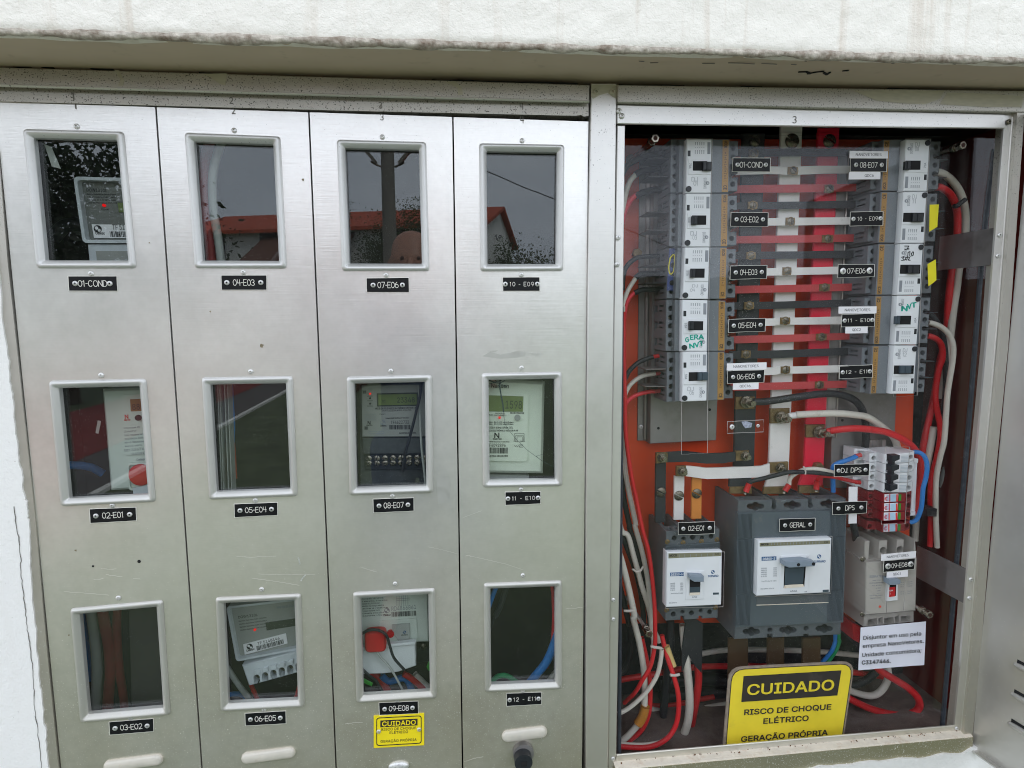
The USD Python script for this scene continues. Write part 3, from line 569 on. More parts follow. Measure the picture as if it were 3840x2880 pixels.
for c, ch, t, x, y in ((None, '1', 'L1', 457, 602), (0, '1', 'L1', 470, 659), (None, '2', 'L1', 1440, 627), (1, '2', 'L1', 1454, 690), (None, '3', 'L2', 377, 657), (2, '3', 'L2', 386, 730), (None, '4', 'L2', 1255, 664), (3, '4', 'L2', 1258, 748)): stamp(c, ch, t, x, y)
q = S('L3', 977, 645); cab.add('stamped_number', stext('3', xz(q+np.array([-7, 12]), -.0056), xz(q+np.array([7, 12]), -.0056), .011, -.0056, .7), M_STAMP)
# scratches and drill holes in the doors
def scratch(c, t, pts, w=.00016): cab.sub(DOORS[c], 'scratch', shape_ext(LineString(poly(t, pts, -.0003)).buffer(w, quad_segs=1), -.0003, .0003), M_SCRATCH)
for c, t, pts in ((0, 'L6', [(640, 393), (690, 398), (737, 396)]), (0, 'L6', [(672, 432), (730, 440), (775, 445)]), (0, 'L6', [(595, 465), (655, 458)]), (0, 'L6', [(845, 458), (890, 460)]), (0, 'L6', [(405, 540), (520, 548), (690, 562)]), (1, 'L6', [(1500, 318), (1600, 322), (1750, 314)]), (1, 'L6', [(1600, 455), (1750, 475), (1900, 500)]), (1, 'L6', [(1640, 428), (1760, 432), (2000, 432)]),
                 (2, 'L7', [(690, 256), (780, 275), (872, 300)]), (3, 'L7', [(925, 308), (1050, 335), (1180, 365), (1290, 402)]), (2, 'L7', [(255, 383), (300, 398), (362, 416)]), (3, 'L5', [(890, 1645), (950, 1622), (1005, 1602)]), (3, 'L7', [(920, 1618), (980, 1598), (1035, 1588)]), (2, 'L5', [(82, 312), (150, 310), (222, 320)]), (2, 'L7', [(160, 1380), (210, 1373), (270, 1370)]), (3, 'L7', [(1560, 650), (1650, 642), (1700, 632)])): scratch(c, t, pts)
for c, t, x, y, r in ((0, 'L6', 883, 348, .0028), (0, 'L6', 590, 378, .0018)):
    w = at(t, x, y, -.0004); cab.sub(DOORS[c], 'drill_hole', lathe([(r, 0), (0, .0001)], (w[0], w[2]), -.0004), M_HOLE)
def chalk(c, t, pts, w): cab.sub(DOORS[c], 'bright_scuff', shape_ext(LineString(poly(t, pts, -.0003)).buffer(w, quad_segs=2), -.0003, .0002), M_RIVET)
chalk(1, 'L6', [(1893, 325), (1900, 345), (1904, 365)], .0012); chalk(1, 'L6', [(1938, 435), (1920, 455), (1912, 470)], .0013)
cab.sub(DOORS[2], 'tape_residue', ext([poly('L5', [(722, 1386), (803, 1380), (812, 1450), (806, 1500), (815, 1553), (735, 1560)], -.0003)], -.0003, .0002), mat('tape_ghost', '#bdbdb7', .5, .8, .05, 80))
for pts in ([(1010, 640), (1060, 612), (1120, 630), (1180, 618), (1230, 606), (1290, 612), (1270, 640), (1200, 650), (1120, 655)], [(1050, 608), (1110, 602), (1090, 615)], [(1300, 618), (1380, 625), (1340, 640)]): cab.sub(DOORS[3], 'glue_residue', ext([poly('L5', pts, -.0003)], -.0003, .0002), MATS['tape_ghost'])
for t, x, y, r in (('L4', 1628, 572, .0030), ('L4', 1308, 362, .0011), ('L1', 1884, 1118, .0018), ('L1', 930, 1510, .0012), ('L6', 480, 278, .0016), ('L6', 437, 815, .0014)):
    w = at(t, x, y, 0); cab.sub(DOORS[0 if w[0] < .23 else 1], 'dirt_spot', shape_ext(Polygon([(w[0]+r*(.6+.8*meshkit.noise(np.array([k*.9, x, y]), 3))*math.cos(k*.524), w[2]+r*(.6+.8*meshkit.noise(np.array([k*.9, x, y]), 3))*math.sin(k*.524)) for k in range(12)]).buffer(0), -.0003, .0002), mat('dirt_spot', '#7d735c', .9, var=.3, scale=400))
# crack lines in the pane over the cream meter, marker on the top pane
cq = .0102
for pts, w in (([(1120, 790), (1118, 830), (1126, 880), (1138, 940), (1142, 985)], .0012), ([(1140, 985), (1150, 1060), (1175, 1100), (1215, 1150), (1290, 1225), (1380, 1290), (1458, 1332)], .0003), ([(1052, 790), (1090, 805), (1118, 808), (1150, 792)], .0008), ([(1055, 812), (1100, 800), (1130, 790)], .0006), ([(1090, 790), (1112, 806), (1160, 830)], .0005), ([(1380, 1290), (1345, 1262), (1388, 1250)], .0002)):
    cab.sub(DOORS[3], 'glass_crack', shape_ext(LineString(poly('L5', pts, cq)).buffer(w, quad_segs=1), cq, .0003), mat('crack_glint', '#3a4744', .2, var=.5, scale=300))
cab.sub(DOORS[3], 'handwriting', join([shape_ext(LineString(poly('L2', p, cq)).buffer(.0006), cq, .0002) for p in ([(1088, 1470), (1098, 1460), (1097, 1487), (1108, 1484)], [(1118, 1462), (1112, 1475), (1120, 1482), (1128, 1468), (1118, 1462)])]), M_INKB)
# black lock knob at the foot of the last door
w = at('L7', 1290, 1612, -.02); kc = (w[0], w[2]); w2 = at('L7', 1295, 1590, 0)
lk = Thing('lock_knob', 'black round lock knob low on the door beside the centre post', 'lock')
lk.add('knob', cyl(kc, .0165, -.026, -.010, 28), M_BLACK); lk.add('collar', cyl((kc[0]+.002, kc[1]+.004), .0195, -.010, -.0005, 28), M_STEEL); lk.add('keyway', box(kc[0]-.005, kc[0]+.006, -.0268, -.0262, kc[1]-.006, kc[1]+.003), M_HOLE); lk.done()
w = at('L7', 500, 1650, -.002); single('bolt_stub', Manifold.sphere(.012, 20).scale((1.6, .5, .8)).translate((w[0], -.001, w[2])), M_RIVET, 'bright dented stub at the foot of the door under the small yellow sign', 'stub')

# rivets of the frame
for t, x, y, r in (('R', 282, 278, .0062), ('R', 300, 309, .0062), ('R', 278, 1064, .006), ('R', 272, 1231, .006), ('L5', 1849, 70, .004), ('L7', 1862, 593, .005), ('L7', 1862, 716, .005), ('L7', 1860, 1600, .005), ('Q', 465, 262, .006), ('Q', 414, 964, .0055), ('Q', 403, 1094, .0055), ('L8', 746, 463, .0055), ('L8', 737, 581, .0055), ('L8', 657, 1408, .005)):
    w = at(t, x, y, -.004); cab.add('rivet', rivet((w[0], w[2]), -.0052 if y < 330 else -.0034, r*.8), M_RIVET if r != .006 or t != 'Q' else M_DARKMETAL, 40)
for x, y in ((143, 157), (243, 157)): w = at('R', x, y, -.0085); cab.add('rivet', rivet((w[0], w[2]), -.0082, .0055), M_PAINTSMEAR, 40)
def smear(t, pts, y, name='paint_smear'): cab.add(name, shape_ext(Polygon(poly(t, pts, y)).buffer(.0005), y, .0003), M_PAINTSMEAR)
smear('L2', [(1690, 530), (1850, 530), (1850, 615), (1820, 600), (1790, 575), (1740, 590), (1700, 612), (1688, 600)], -.0086)
smear('L1', [(715, 437), (740, 440), (770, 500), (764, 530), (738, 530), (752, 495)], -.0126); smear('L1', [(1270, 462), (1410, 458), (1400, 530), (1360, 515), (1310, 480)], -.0126); smear('L2', [(790, 512), (840, 506), (880, 545), (888, 588), (862, 590), (858, 548)], -.0126)
smear('L3', [(1300, 490), (1500, 488), (1780, 490), (1760, 530), (1680, 560), (1560, 555), (1420, 540)], -.0146); smear('L3', [(1800, 500), (2010, 505), (2205, 520), (2200, 575), (2000, 575), (1760, 560)], -.0146)

# inside of the meter side
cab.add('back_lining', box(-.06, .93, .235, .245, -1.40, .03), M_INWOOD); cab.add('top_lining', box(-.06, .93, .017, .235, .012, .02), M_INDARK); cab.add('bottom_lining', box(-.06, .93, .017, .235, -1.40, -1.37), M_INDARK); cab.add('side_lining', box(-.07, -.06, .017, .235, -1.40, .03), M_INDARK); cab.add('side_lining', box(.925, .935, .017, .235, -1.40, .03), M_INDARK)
# inside of the glazed bay
BX0, BX1 = .945, 1.80
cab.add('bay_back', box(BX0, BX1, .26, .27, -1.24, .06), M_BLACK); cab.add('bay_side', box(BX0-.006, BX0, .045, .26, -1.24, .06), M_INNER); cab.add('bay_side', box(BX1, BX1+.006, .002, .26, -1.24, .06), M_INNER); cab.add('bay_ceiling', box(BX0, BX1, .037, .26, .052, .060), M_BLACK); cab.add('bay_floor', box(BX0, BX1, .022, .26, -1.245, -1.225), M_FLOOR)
# opened door on the right, seen on its inner face
hA, hB = W((3838, 640), -.004), W((3646, 2727), -.004); DANG = math.radians(8)
def on_door(me):
    """door-leaf coordinates: x through the leaf, y = distance from the hinge (negative outwards), z up"""
    v, f, _ = meshkit.arrays(me); v = np.array(v); ca, sa = math.cos(DANG), math.sin(DANG)
    X, Y = v[:, 0]*ca - v[:, 1]*sa, v[:, 0]*sa + v[:, 1]*ca
    return np.column_stack([hB[0]-.007+(hA[0]-hB[0])*(v[:, 2]-hB[2])/(hA[2]-hB[2])+X, Y, v[:, 2]]), f
od = cab.add('open_door', on_door(box(0, .002, -.66, -.012, -1.205, .03) + box(-.012, .001, -.66, -.655, -1.205, .03) + box(-.012, .001, -.656, -.012, -1.205, -1.202) + box(-.012, .001, -.656, -.012, .027, .03)), M_DOOR, 30, label='opened bay door turned towards the viewer, its inner face speckled')
for z_ in (-.985, -1.045, -1.105):
    cab.sub(od, 'louvre', on_door(tube(np.array([(-.001, -.075, z_-.002), (-.001, -.085, z_), (-.001, -.16, z_), (-.001, -.27, z_), (-.001, -.28, z_-.002)]), [.002, .0055, .006, .006, .002], 10)), M_DOOR, True)
    cab.sub(od, 'louvre_gap', on_door(box(-.0010, .0005, -.275, -.078, z_+.004, z_+.011)), M_HOLE)
# brackets that tie the frame to the back plate
for t, pts, lab in (('Q', ((388, 918), (380, 1150)), 'upper'), ('L8', ((722, 398), (708, 612)), 'lower')):
    a, b = [at(t, *p, .012) for p in pts]; X = a[0]
    br = cab.add('bracket', box(X-.0015, X+.0015, .012, .135, b[2], a[2]), M_STEEL); cab.sub(br, 'flange', box(X-.0015, X+.02, .0100, .0125, b[2], a[2]), M_RAIL)
cab.done()

# ================================================================== name plates, signs and paper labels
def plate(t, pts, text, y, label, rv=.13, hfrac=.40, gap=1.3, u0=.27, u1=.73, group=None, big=0.0042, base=.5, screws=False):
    q = Quad(*[S(*( (t,)+p if not isinstance(p[0], str) else p)) for p in pts]); th = Thing('name_plate', label, 'name plate', group)
    L = np.linalg.norm(q.w(1, .5, y)-q.w(0, .5, y)); hh = np.linalg.norm(q.w(.5, 1, y)-q.w(.5, 0, y)); e = .0007
    th.add('white_core', q.slab(-e/L*1.2, -e/hh, 1+e/L*1.2, 1+e/hh, y+.0006, .0010, 0), M_ENGRAVE)
    th.add('black_face', q.slab(0, 0, 1, 1, y, .0012, .0003), M_PLATE)
    for u in (rv, 1-rv):
        c = q.xz(u, .5, y)
        if screws: r_ = th.add('screw', Manifold.sphere(.0062, 22).scale((1, .3, 1)).translate((c[0], y, c[1])), M_RIVET, 40); th.sub(r_, 'cross_slot', box(c[0]-.0030, c[0]+.0030, y-.0022, y-.0012, c[1]-.0005, c[1]+.0005)+box(c[0]-.0005, c[0]+.0005, y-.0022, y-.0012, c[1]-.003, c[1]+.003), M_INKB)
        else: th.add('rivet', rivet(c, y-.0001, big), M_RIVET, 40)
    h = hh*hfrac; a, b = q.xz(u0, base+hfrac/2, y-.0003), q.xz(u1, base+hfrac/2, y-.0003)
    th.add('lettering', stext(text, a, b, h, y-.0003, .62, gap), M_ENGRAVE); th.done()
YD, YA = -.0016, .055
DN = [('L4', [(424, 143), (723, 143), (728, 233), (430, 232)], '01-COND', 'under the top window of the leftmost door', .14, .20, .80), ('L4', [(1377, 138), (1656, 137), (1657, 226), (1380, 226)], '04-E03', 'under the top window of the second door', .12, .26, .74), ('L5', [(290, 155), (551, 153), (553, 240), (293, 240)], '07-E06', 'under the top window of the third door', .15, .26, .75),
      ('L5', [(1139, 150), (1365, 149), (1366, 233), (1140, 233)], '10 - E09', 'under the top window of the fourth door', .06, .19, .84), ('L6', [(569, 17), (860, 6), (863, 88), (574, 104)], '02-E01', 'under the middle window of the leftmost door', .13, .27, .73), ('L4', [(1458, 1562), (1723, 1552), (1725, 1628), (1461, 1642)], '05-E04', 'under the middle window of the second door', .13, .25, .75),
      ('L5', [(331, 1531), (582, 1523), (583, 1602), (334, 1613)], '08-E07', 'under the middle window of the third door', .14, .26, .75), ('L5', [(1154, 1487), (1371, 1484), (1372, 1557), (1155, 1566)], '11 - E10', 'under the cracked middle window of the fourth door', .07, .19, .84), ('L6', [(693, 1370), (970, 1349), (972, 1427), (698, 1449)], '03-E02', 'under the lowest window of the leftmost door', .13, .25, .75),
      ('L6', [(1556, 1315), (1812, 1300), (1814, 1377), (1559, 1391)], '06-E05', 'under the lowest window of the second door', .13, .24, .76), ('L7', [(375, 1248), (621, 1237), (622, 1312), (378, 1323)], '09-E08', 'right above the small yellow warning sign', .14, .25, .76), ('L7', [(1185, 1188), (1404, 1180), (1405, 1254), (1187, 1266)], '12 - E11', 'under the lowest window of the fourth door', .08, .19, .84)]
for t, pts, tx, where, rv, u0, u1 in DN:
    sp = ' - ' in tx; plate(t, pts, tx, YD, f'black engraved plate {tx.replace(" ", "") if sp else tx} riveted {where}', rv, .30 if sp else .41, 2.2 if sp else 1.0, u0, u1)
BN = [('B', [(90, 452), (498, 454), (496, 602), (80, 600)], '01-COND', 'on the clear cover beside the topmost left breaker', .12, .19, .80), ('B', [(68, 1060), (474, 1062), (472, 1208), (64, 1206)], '03-E02', 'on the clear cover beside the second left breaker', .14, .26, .74), ('E', [(62, 145), (470, 137), (466, 283), (57, 291)], '04-E03', 'on the clear cover beside the third left breaker', .14, .27, .74), ('E', [(45, 748), (452, 737), (448, 878), (38, 892)], '05-E04', 'on the clear cover beside the breaker with teal writing GERA', .13, .26, .75), ('E', [(32, 1333), (440, 1320), (435, 1455), (26, 1470)], '06-E05', 'between white labels beside the lowest left breaker', .14, .26, .75),
      ('C', [(92, 455), (490, 457), (485, 602), (90, 600)], '08-E07', 'on the clear cover beside the topmost right breaker', .14, .26, .74), ('C', [(92, 1053), (448, 1048), (445, 1195), (85, 1205)], '10 - E09', 'on the clear cover beside the second right breaker', .08, .22, .84), ('F', [('E', 1282, 130), ('F', 360, 127), ('F', 355, 262), ('E', 1277, 273)], '07-E06', 'with cross-slot screws beside the third right breaker', .13, .25, .75), ('F', [('E', 1325, 693), ('F', 362, 683), ('F', 358, 822), ('E', 1317, 830)], '11 - E10', 'above the QDC2 label on the clear cover', .075, .18, .85), ('F', [('E', 1300, 1280), ('F', 335, 1263), ('F', 333, 1403), ('E', 1294, 1415)], '12 - E11', 'on the clear cover beside the lowest right breaker', .08, .19, .85),
      ('J', [(738, 335), (1144, 322), (1140, 455), (738, 468)], '02-E01', 'over the mid-sized breaker below the orange link bar', .13, .27, .72), ('K', [(604, 395), (954, 385), (952, 502), (602, 517)], 'GERAL', 'on the big blue-grey main breaker', .14, .28, .72), ('I', [(85, 397), (442, 387), (438, 503), (82, 515)], 'DJ. DPS', 'left of the white miniature breakers', .11, .19, .77), ('I', [(64, 788), (416, 775), (412, 893), (66, 912)], 'DPS', 'left of the maroon surge arresters', .16, .37, .64), ('I', [(600, 1395), (917, 1368), (908, 1475), (590, 1508)], '09-E08', 'on the beige breaker with the red switch', .13, .25, .76)]
for t, pts, tx, where, rv, u0, u1 in BN:
    sp = ' - ' in tx; plate(t, pts, tx, YA-.0018, f'black engraved plate {tx.replace(" ", "") if sp else tx} {where}', rv, .28 if sp else .40, 2.2 if sp else 1.0, u0, u1, screws='cross-slot' in where or 'beige' in where)
def tag(t, pts, text, label, u0, u1, hf=.34, name='paper_label', base=.66):
    q = Quad(*[S(*((t,)+p if not isinstance(p[0], str) else p)) for p in pts]); y = YA-.0011; th = Thing(name, label, 'label')
    th.add('paper', q.slab(0, 0, 1, 1, y, .0005, 0), M_TAG); hh = np.linalg.norm(q.w(.5, 1, y)-q.w(.5, 0, y))
    th.add('lettering', stext(text, q.xz(u0, base, y-.0003), q.xz(u1, base, y-.0003), hh*hf, y-.0003, .62, 1.4), mat('label_print', '#55565a', .6)); th.done()
tag('C', [(78, 372), (503, 376), (503, 455), (75, 453)], 'NANOVETORES', 'white label NANOVETORES above the 08-E07 plate', .17, .83); tag('C', [(72, 607), (420, 606), (418, 687), (66, 690)], 'QDC6', 'white label QDC6 under the 08-E07 plate', .51, .79)
tag('E', [(1282, 603), ('F', 385, 598), ('F', 383, 678), ('E', 1280, 683)], 'NANOVETORES', 'white label NANOVETORES above the 11-E10 plate', .17, .83); tag('F', [(32, 828), (285, 823), (282, 902), (30, 907)], 'QDC2', 'white label QDC2 under the 11-E10 plate', .31, .69)
tag('E', [(20, 1245), (467, 1232), (467, 1308), (15, 1325)], 'NANOVETORES', 'white label NANOVETORES above the 06-E05 plate', .17, .80); tag('E', [(88, 1468), (378, 1458), (376, 1535), (85, 1545)], 'QDC16', 'white label QDC16 under the 06-E05 plate', .27, .68)
tag('I', [(565, 1325), (928, 1290), (923, 1358), (565, 1392)], 'NANOVETORES', 'white label NANOVETORES above the 09-E08 plate on the beige breaker', .17, .79); tag('I', [(625, 1503), (843, 1485), (842, 1555), (622, 1568)], 'QDC1', 'white label QDC1 under the 09-E08 plate on the beige breaker', .30, .66)
# handwritten-use note on paper
y = YA-.0016; q = quad('M', (350, 697), (1025, 633), (1005, 1085), (323, 1140)); nt = Thing('paper_note', 'white paper note with four lines about the breaker in use, below the beige breaker', 'paper note')
V = []; F = []
for i in range(13):
    for j in range(9): w = q.w(i/12, j/8, y); V.append((w[0], y-.0006-.0022*meshkit.noise(np.array([i*.42, j*.42, 0]), 3)*(abs(i/6-1)**2*.6+.15), w[2]))
for i in range(12):
    for j in range(8): a = i*9+j; F += [(a, a+1, a+10), (a, a+10, a+9)]
nt.add('sheet', (np.array(V), np.array(F)), M_PAPER, True)
for k, (tx, p0, p1, b) in enumerate((('Disjuntor em uso pela', (370, 820), (968, 774), False), ('empresa NanoVetores.', (364, 905), (993, 850), False), ('Unidade consumidora;', (358, 998), (970, 948), False), ('C3147446.', (353, 1076), (652, 1057), True))):
    a, b2 = at('M', *p0, y), at('M', *p1, y); nt.add('lettering', ftext(tx, (a[0], a[2]), (b2[0], b2[2]), .0085, y-.0030, b), M_INKB)
nt.done()
for pts, lab in (([(968, 970), (1070, 967), (1066, 1000), (1052, 1215), (1000, 1248), (962, 1270)], 'upper piece of yellow tape with a torn lower end, right of the breakers'), ):
    single('yellow_tape', ext([poly('C', pts, YA-.0008)], YA-.0008, .0005), M_TAPE, lab, 'tape')
single('yellow_tape', ext([poly('F', [(962, 122), (1055, 67), (1060, 303), (1020, 338), (970, 372)], YA-.0008)], YA-.0008, .0005), M_TAPE, 'lower piece of yellow tape with slanted torn ends, right of the breakers', 'tape')

# warning signs ------------------------------------------------------
def sign_text(th, q, y, lines, mb, my):
    for tx, u0, v0, u1, v1, hp, m_, sl in lines: th.add('lettering', ft(q, tx, u0, v0, u1, v1, y, hp, True, sl), m_)
q = quad('L7', (341, 1328), (661, 1312), (661, 1515), (341, 1533)); y = -.0016
sg = Thing('warning_sign', 'small yellow CUIDADO warning sign screwed under the 09-E08 plate on the third door', 'warning sign')
sg.add('panel', q.slab(0, 0, 1, 1, y, .0014, .0003), M_YELLOW)
lp = lambda u0, v0, u1, v1, yy: q.rect(u0, v0, u1, v1, yy)
o = rrect(lp(.05, .06, .95, .94, y-.0003), 0, .006); i_ = rrect(lp(.065, .085, .935, .915, y-.0003), 0, .005); sg.add('border', ext([o, i_[::-1]], y-.0003, .0003), M_SIGNBLACK)
sg.add('heading_box', q.slab(.13, .155, .87, .365, y-.0003, .0003, 0), M_SIGNBLACK)
sg.add('heading', ft(q, 'CUIDADO', .165, .335, .835, .335, y-.0006, 19, True), M_YELLOW)
for tx, u0, v, u1, hp in (('RISCO DE CHOQUE', .15, .475, .84, 10.5), ('ELÉTRICO', .315, .585, .68, 10.5), ('GERAÇÃO PRÓPRIA', .135, .845, .85, 10.5)): sg.add('lettering', ft(q, tx, u0, v, u1, v, y-.0003, hp), M_SIGNBLACK)
for u, v in ((.10, .49), (.90, .49)): c = q.xz(u, v, y); sg.add('rivet', rivet(c, y-.0001, .0040), M_RIVET, 40)
sg.done()
y = .030; q = quad('O', (290, 352), (1893, 272), (1742, 1300), (205, 1420)); sg = Thing('warning_sign', 'large yellow CUIDADO warning sign with rounded corners standing in the glazed bay', 'warning sign')
rr_ = lambda u0, v0, u1, v1, yy, rad: rrect(q.rect(u0, v0, u1, v1, yy), 0, rad)
sg.add('rim', ext([rr_(0, 0, 1, 1.06, y, .028)], y, .003), M_RIM); sg.add('panel', ext([rr_(.022, .026, .988, 1.04, y-.0006, .026)], y-.0006, .0007), M_SIGNBLACK); sg.add('yellow_field', ext([rr_(.028, .034, .982, 1.03, y-.0010, .025)], y-.0010, .0005), M_YELLOWD)
bx = quad('O', (472, 463), (1719, 388), (1668, 708), (443, 792)); sg.add('heading_box', bx.slab(0, 0, 1, 1, y-.0014, .0004, 0), M_SIGNBLACK)
for tx, p0, p1, hp, m_, b in (('CUIDADO', (515, 702), (1622, 636), 46, M_YELLOWD, True), ('RISCO DE CHOQUE', (478, 958), (1588, 886), 24, M_SIGNBLACK, True), ('ELÉTRICO', (722, 1070), (1300, 1030), 24, M_SIGNBLACK, True), ('GERAÇÃO PRÓPRIA', (438, 1300), (1545, 1212), 24, M_SIGNBLACK, True)):
    yy = y-.0018; a, b2 = at('O', *p0, yy), at('O', *p1, yy); h = hp*(yy-CAM[1])/(FOC*3840); sg.add('heading' if tx == 'CUIDADO' else 'lettering', ftext(tx, (a[0], a[2]), (b2[0], b2[2]), h, yy, b), m_)
sg.done()

# ================================================================== clear acrylic cover with its cut-outs
YP = .170          # mounting plate
cover = [xz(p, YA) for p in ((2230, 498), (2345, 503), (2700, 505), (3560, 512), (3775, 520), (3712, 860), (3668, 1500), (3600, 2150), (3528, 2790), (2230, 2960))]
def cut(t, pts): return poly(t, pts, YA)
cuts = [[xz(p, YA) for p in (S('A', 812, 234), S('A', 1100, 236), S('D', 1082, 520), S('G', 1062, 752), S('G', 772, 766), S('D', 778, 800))],
        [xz(p, YA) for p in (S('C', 694, 240), S('C', 974, 240), S('F', 884, 500), S('F', 842, 1608), S('F', 572, 1622), S('F', 632, 480))],
        cut('J', [(598, 660), (1256, 662), (1240, 1284), (590, 1300)]), cut('K', [(360, 590), (1128, 570), (1112, 1140), (352, 1172)]), cut('I', [(612, 212), (858, 210), (812, 1008), (566, 1014)]), cut('M', [(622, 190), (818, 180), (800, 530), (612, 545)])]
ac = Thing('acrylic_cover', 'clear acrylic sheet with cut-outs for the breakers, dusty and mirroring the sky', 'cover')
ac.add('sheet', ext([cover]+[c[::-1] for c in cuts], YA, .003), M_ACRYL, False)
for c in cuts:
    P = np.array([(x, YA, z) for x, z in c+[c[0]]]); ac.add('cut_edge', tube(P, .0005, 6, smooth=False), M_CUTEDGE)
# small clear tab with two rivets
q = quad('H', (22, 395), (432, 375), (428, 512), (20, 528)); ac.add('clear_tab', q.slab(0, 0, 1, 1, YA-.0024, .0022, .0003), M_ACRYL); P = [q.w(u, v, YA-.0024) for u, v in ((0, 0), (1, 0), (1, 1), (0, 1), (0, 0))]; ac.add('cut_edge', tube(P, .0005, 6, smooth=False), M_CUTEDGE)
for u in (.13, .85): ac.add('rivet', rivet(q.xz(u, .47, YA-.0026), YA-.0026, .005 if u < .5 else .0035), M_RIVET)
ac.add('glue_scuff', shape_ext(Polygon(poly('H', [(190, 400), (235, 395), (300, 415), (290, 455), (230, 465), (205, 435)], YA-.0027)).buffer(.0008), YA-.0027, .0002), mat('milky_glue', '#9aa0b0', .35, var=.4, scale=300))
ac.add('gasket', tube([W(p, YA+.002) for p in ((3730, 560), (3688, 900), (3640, 1500), (3585, 2130), (3532, 2740))], .0046, 8), M_GASKET)
ac.add('gasket', tube([W(p, .012) for p in ((2331, 1150), (2329, 1700), (2325, 2300), (2322, 2826))], .0036, 8), M_GASKET)
ac.done()
def stud(t, tip, lab, tip2=None):
    a = at(t, *tip, .030); th = Thing('threaded_stud', lab, 'stud'); b = a+np.array([0, YP-.030, 0])
    th.add('rod', cyl((a[0], a[2]), .0034, .034, YP, 12), M_RAIL); th.add('nut', hexnut((a[0], a[2]), .046, .0545, .0078), M_NUT); th.add('end_nut', hexnut((a[0], a[2]), .030, .040, .0076), M_NUT); th.add('bore', cyl((a[0], a[2]), .0038, .0294, .0305, 14), mat('rust_end', '#3a221a', .8)); th.add('washer', cyl((a[0], a[2]), .010, YP-.003, YP-.0005, 18), M_STEEL); th.done()
stud('A', (468, 232), 'threaded stud with a nut at the upper left corner of the clear cover'); stud('C', (1340, 308), 'threaded stud with two nuts right of the topmost right breaker'); stud('N', (386, 225), 'bright threaded stud among the white and red cables, lower left of the bay'); stud('M', (1075, 572), 'threaded stud with a nut beside the beige breaker')

# ================================================================== mounting plate and bracket boxes
pl = Thing('mounting_plate', 'orange-red painted mounting plate at the back of the glazed bay', 'plate')
pl.add('panel', slab([xz(p, YP) for p in ((2215, 518), (3458, 524), (3408, 2100), (3395, 2330), (2205, 2340))], YP, .003), M_ORANGE); pl.done()
def mount(name, lab, front, y, flange):
    t = Thing(name, lab, 'bracket'); t.add('box', slab([xz(p, y) for p in front], y, YP-y-.001, .001), M_STEEL); t.add('flange', slab([xz(p, YP-.0035) for p in flange], YP-.0035, .003, .0005), M_STEEL)
    t.add('ridge', slab([xz(p, YP-.010) for p in ((flange[0][0]+26, flange[0][1]), (flange[0][0]+42, flange[0][1]), (flange[-1][0]+33, flange[-1][1]-3), (flange[-1][0]+24, flange[-1][1]-3))], YP-.010, .006, .001), M_RAIL)
    return t
t = mount('mounting_box', 'folded steel mounting box behind the left column of breakers', [(2452, 545), (2720, 545), (2686, 1651), (2437, 1664)], .143, [(2399, 560), (2470, 560), (2440, 1652), (2391, 1652)])
for x, y_ in ((510, 470), (1090, 260)): w = at('G', x, y_, .1426); t.add('drill_hole', cyl((w[0], w[2]), .0028, .1422, .1432, 14), M_HOLE)
w = at('G', 312, 455, YP-.0036); t.add('rivet', rivet((w[0], w[2]), YP-.0038, .0048), M_RIVET); t.done()
t = mount('mounting_box', 'folded steel mounting box behind the right column of breakers', [(3140, 560), (3400, 560), (3348, 1830), (3115, 1830)], .140, [(3112, 560), (3160, 560), (3130, 1830), (3092, 1830)])
w = at('H', 1325, 380, .1396); t.add('drill_hole', cyl((w[0], w[2]), .0028, .1392, .1402, 14), M_HOLE); t.done()
w = at('D', 262, 1, YP-.002); single('panel_bolt', hexnut((w[0], w[2]), YP-.010, YP, .010), M_BRASS, 'brass bolt head on the orange plate by the black cable of the third left breaker', 'bolt')

# ================================================================== left and right columns of moulded-case breakers
YF, YB, YT = .048, .062, .076
LQ = [('A', [(818, 240), (1094, 240), (1085, 838), (810, 838)]), ('A', [(810, 846), (1083, 846), (1073, 1438), (797, 1436)]), ('s', [tuple(S('A', 797, 1445)), tuple(S('A', 1070, 1443)), tuple(S('D', 1072, 518)), tuple(S('D', 785, 515))]), ('D', [(783, 525), (1068, 530), (1060, 1108), (775, 1108)]), ('s', [tuple(S('D', 785, 1114)), tuple(S('D', 1062, 1112)), tuple(S('G', 1056, 160)), tuple(S('G', 780, 170))])]
RQ = [('C', [(706, 245), (970, 245), (938, 818), (677, 818)]), ('C', [(677, 826), (936, 825), (905, 1395), (645, 1395)]), ('s', [tuple(S('C', 643, 1403)), tuple(S('C', 895, 1403)), tuple(S('F', 880, 468)), tuple(S('F', 622, 470))]), ('F', [(620, 478), (878, 478), (840, 1033), (588, 1033)]), ('F', [(585, 1043), (840, 1043), (805, 1588), (553, 1590)])]
LW = [(.68, 1.03, M_BLACK), (.27, .48, M_BLACK), (.29, .46, M_BLACK), (.29, .47, M_BLACK), (.66, 1.06, M_DARKTOGGLE)]
RW = [(.03, .26, M_BLACK), (.48, .95, M_BLACK), (.42, .90, M_BLACK), (.00, .20, M_DARKTOGGLE), (.36, .84, M_DARKTOGGLE)]
LL = ['topmost breaker of the left column, its switch to the right', 'second breaker of the left column, beside the 03-E02 plate', 'third breaker of the left column, with a blue and yellow sticker at its terminals', 'fourth breaker of the left column, marked with teal handwriting', 'lowest breaker of the left column, with red-tipped cables']
RL = ['topmost breaker of the right column, beside the 08-E07 plate', 'second breaker of the right column, beside the upper yellow tape', 'third breaker of the right column, with 10 handwritten on it in black', 'fourth breaker of the right column, with short teal handwriting', 'lowest breaker of the right column, beside the 12-E11 plate']
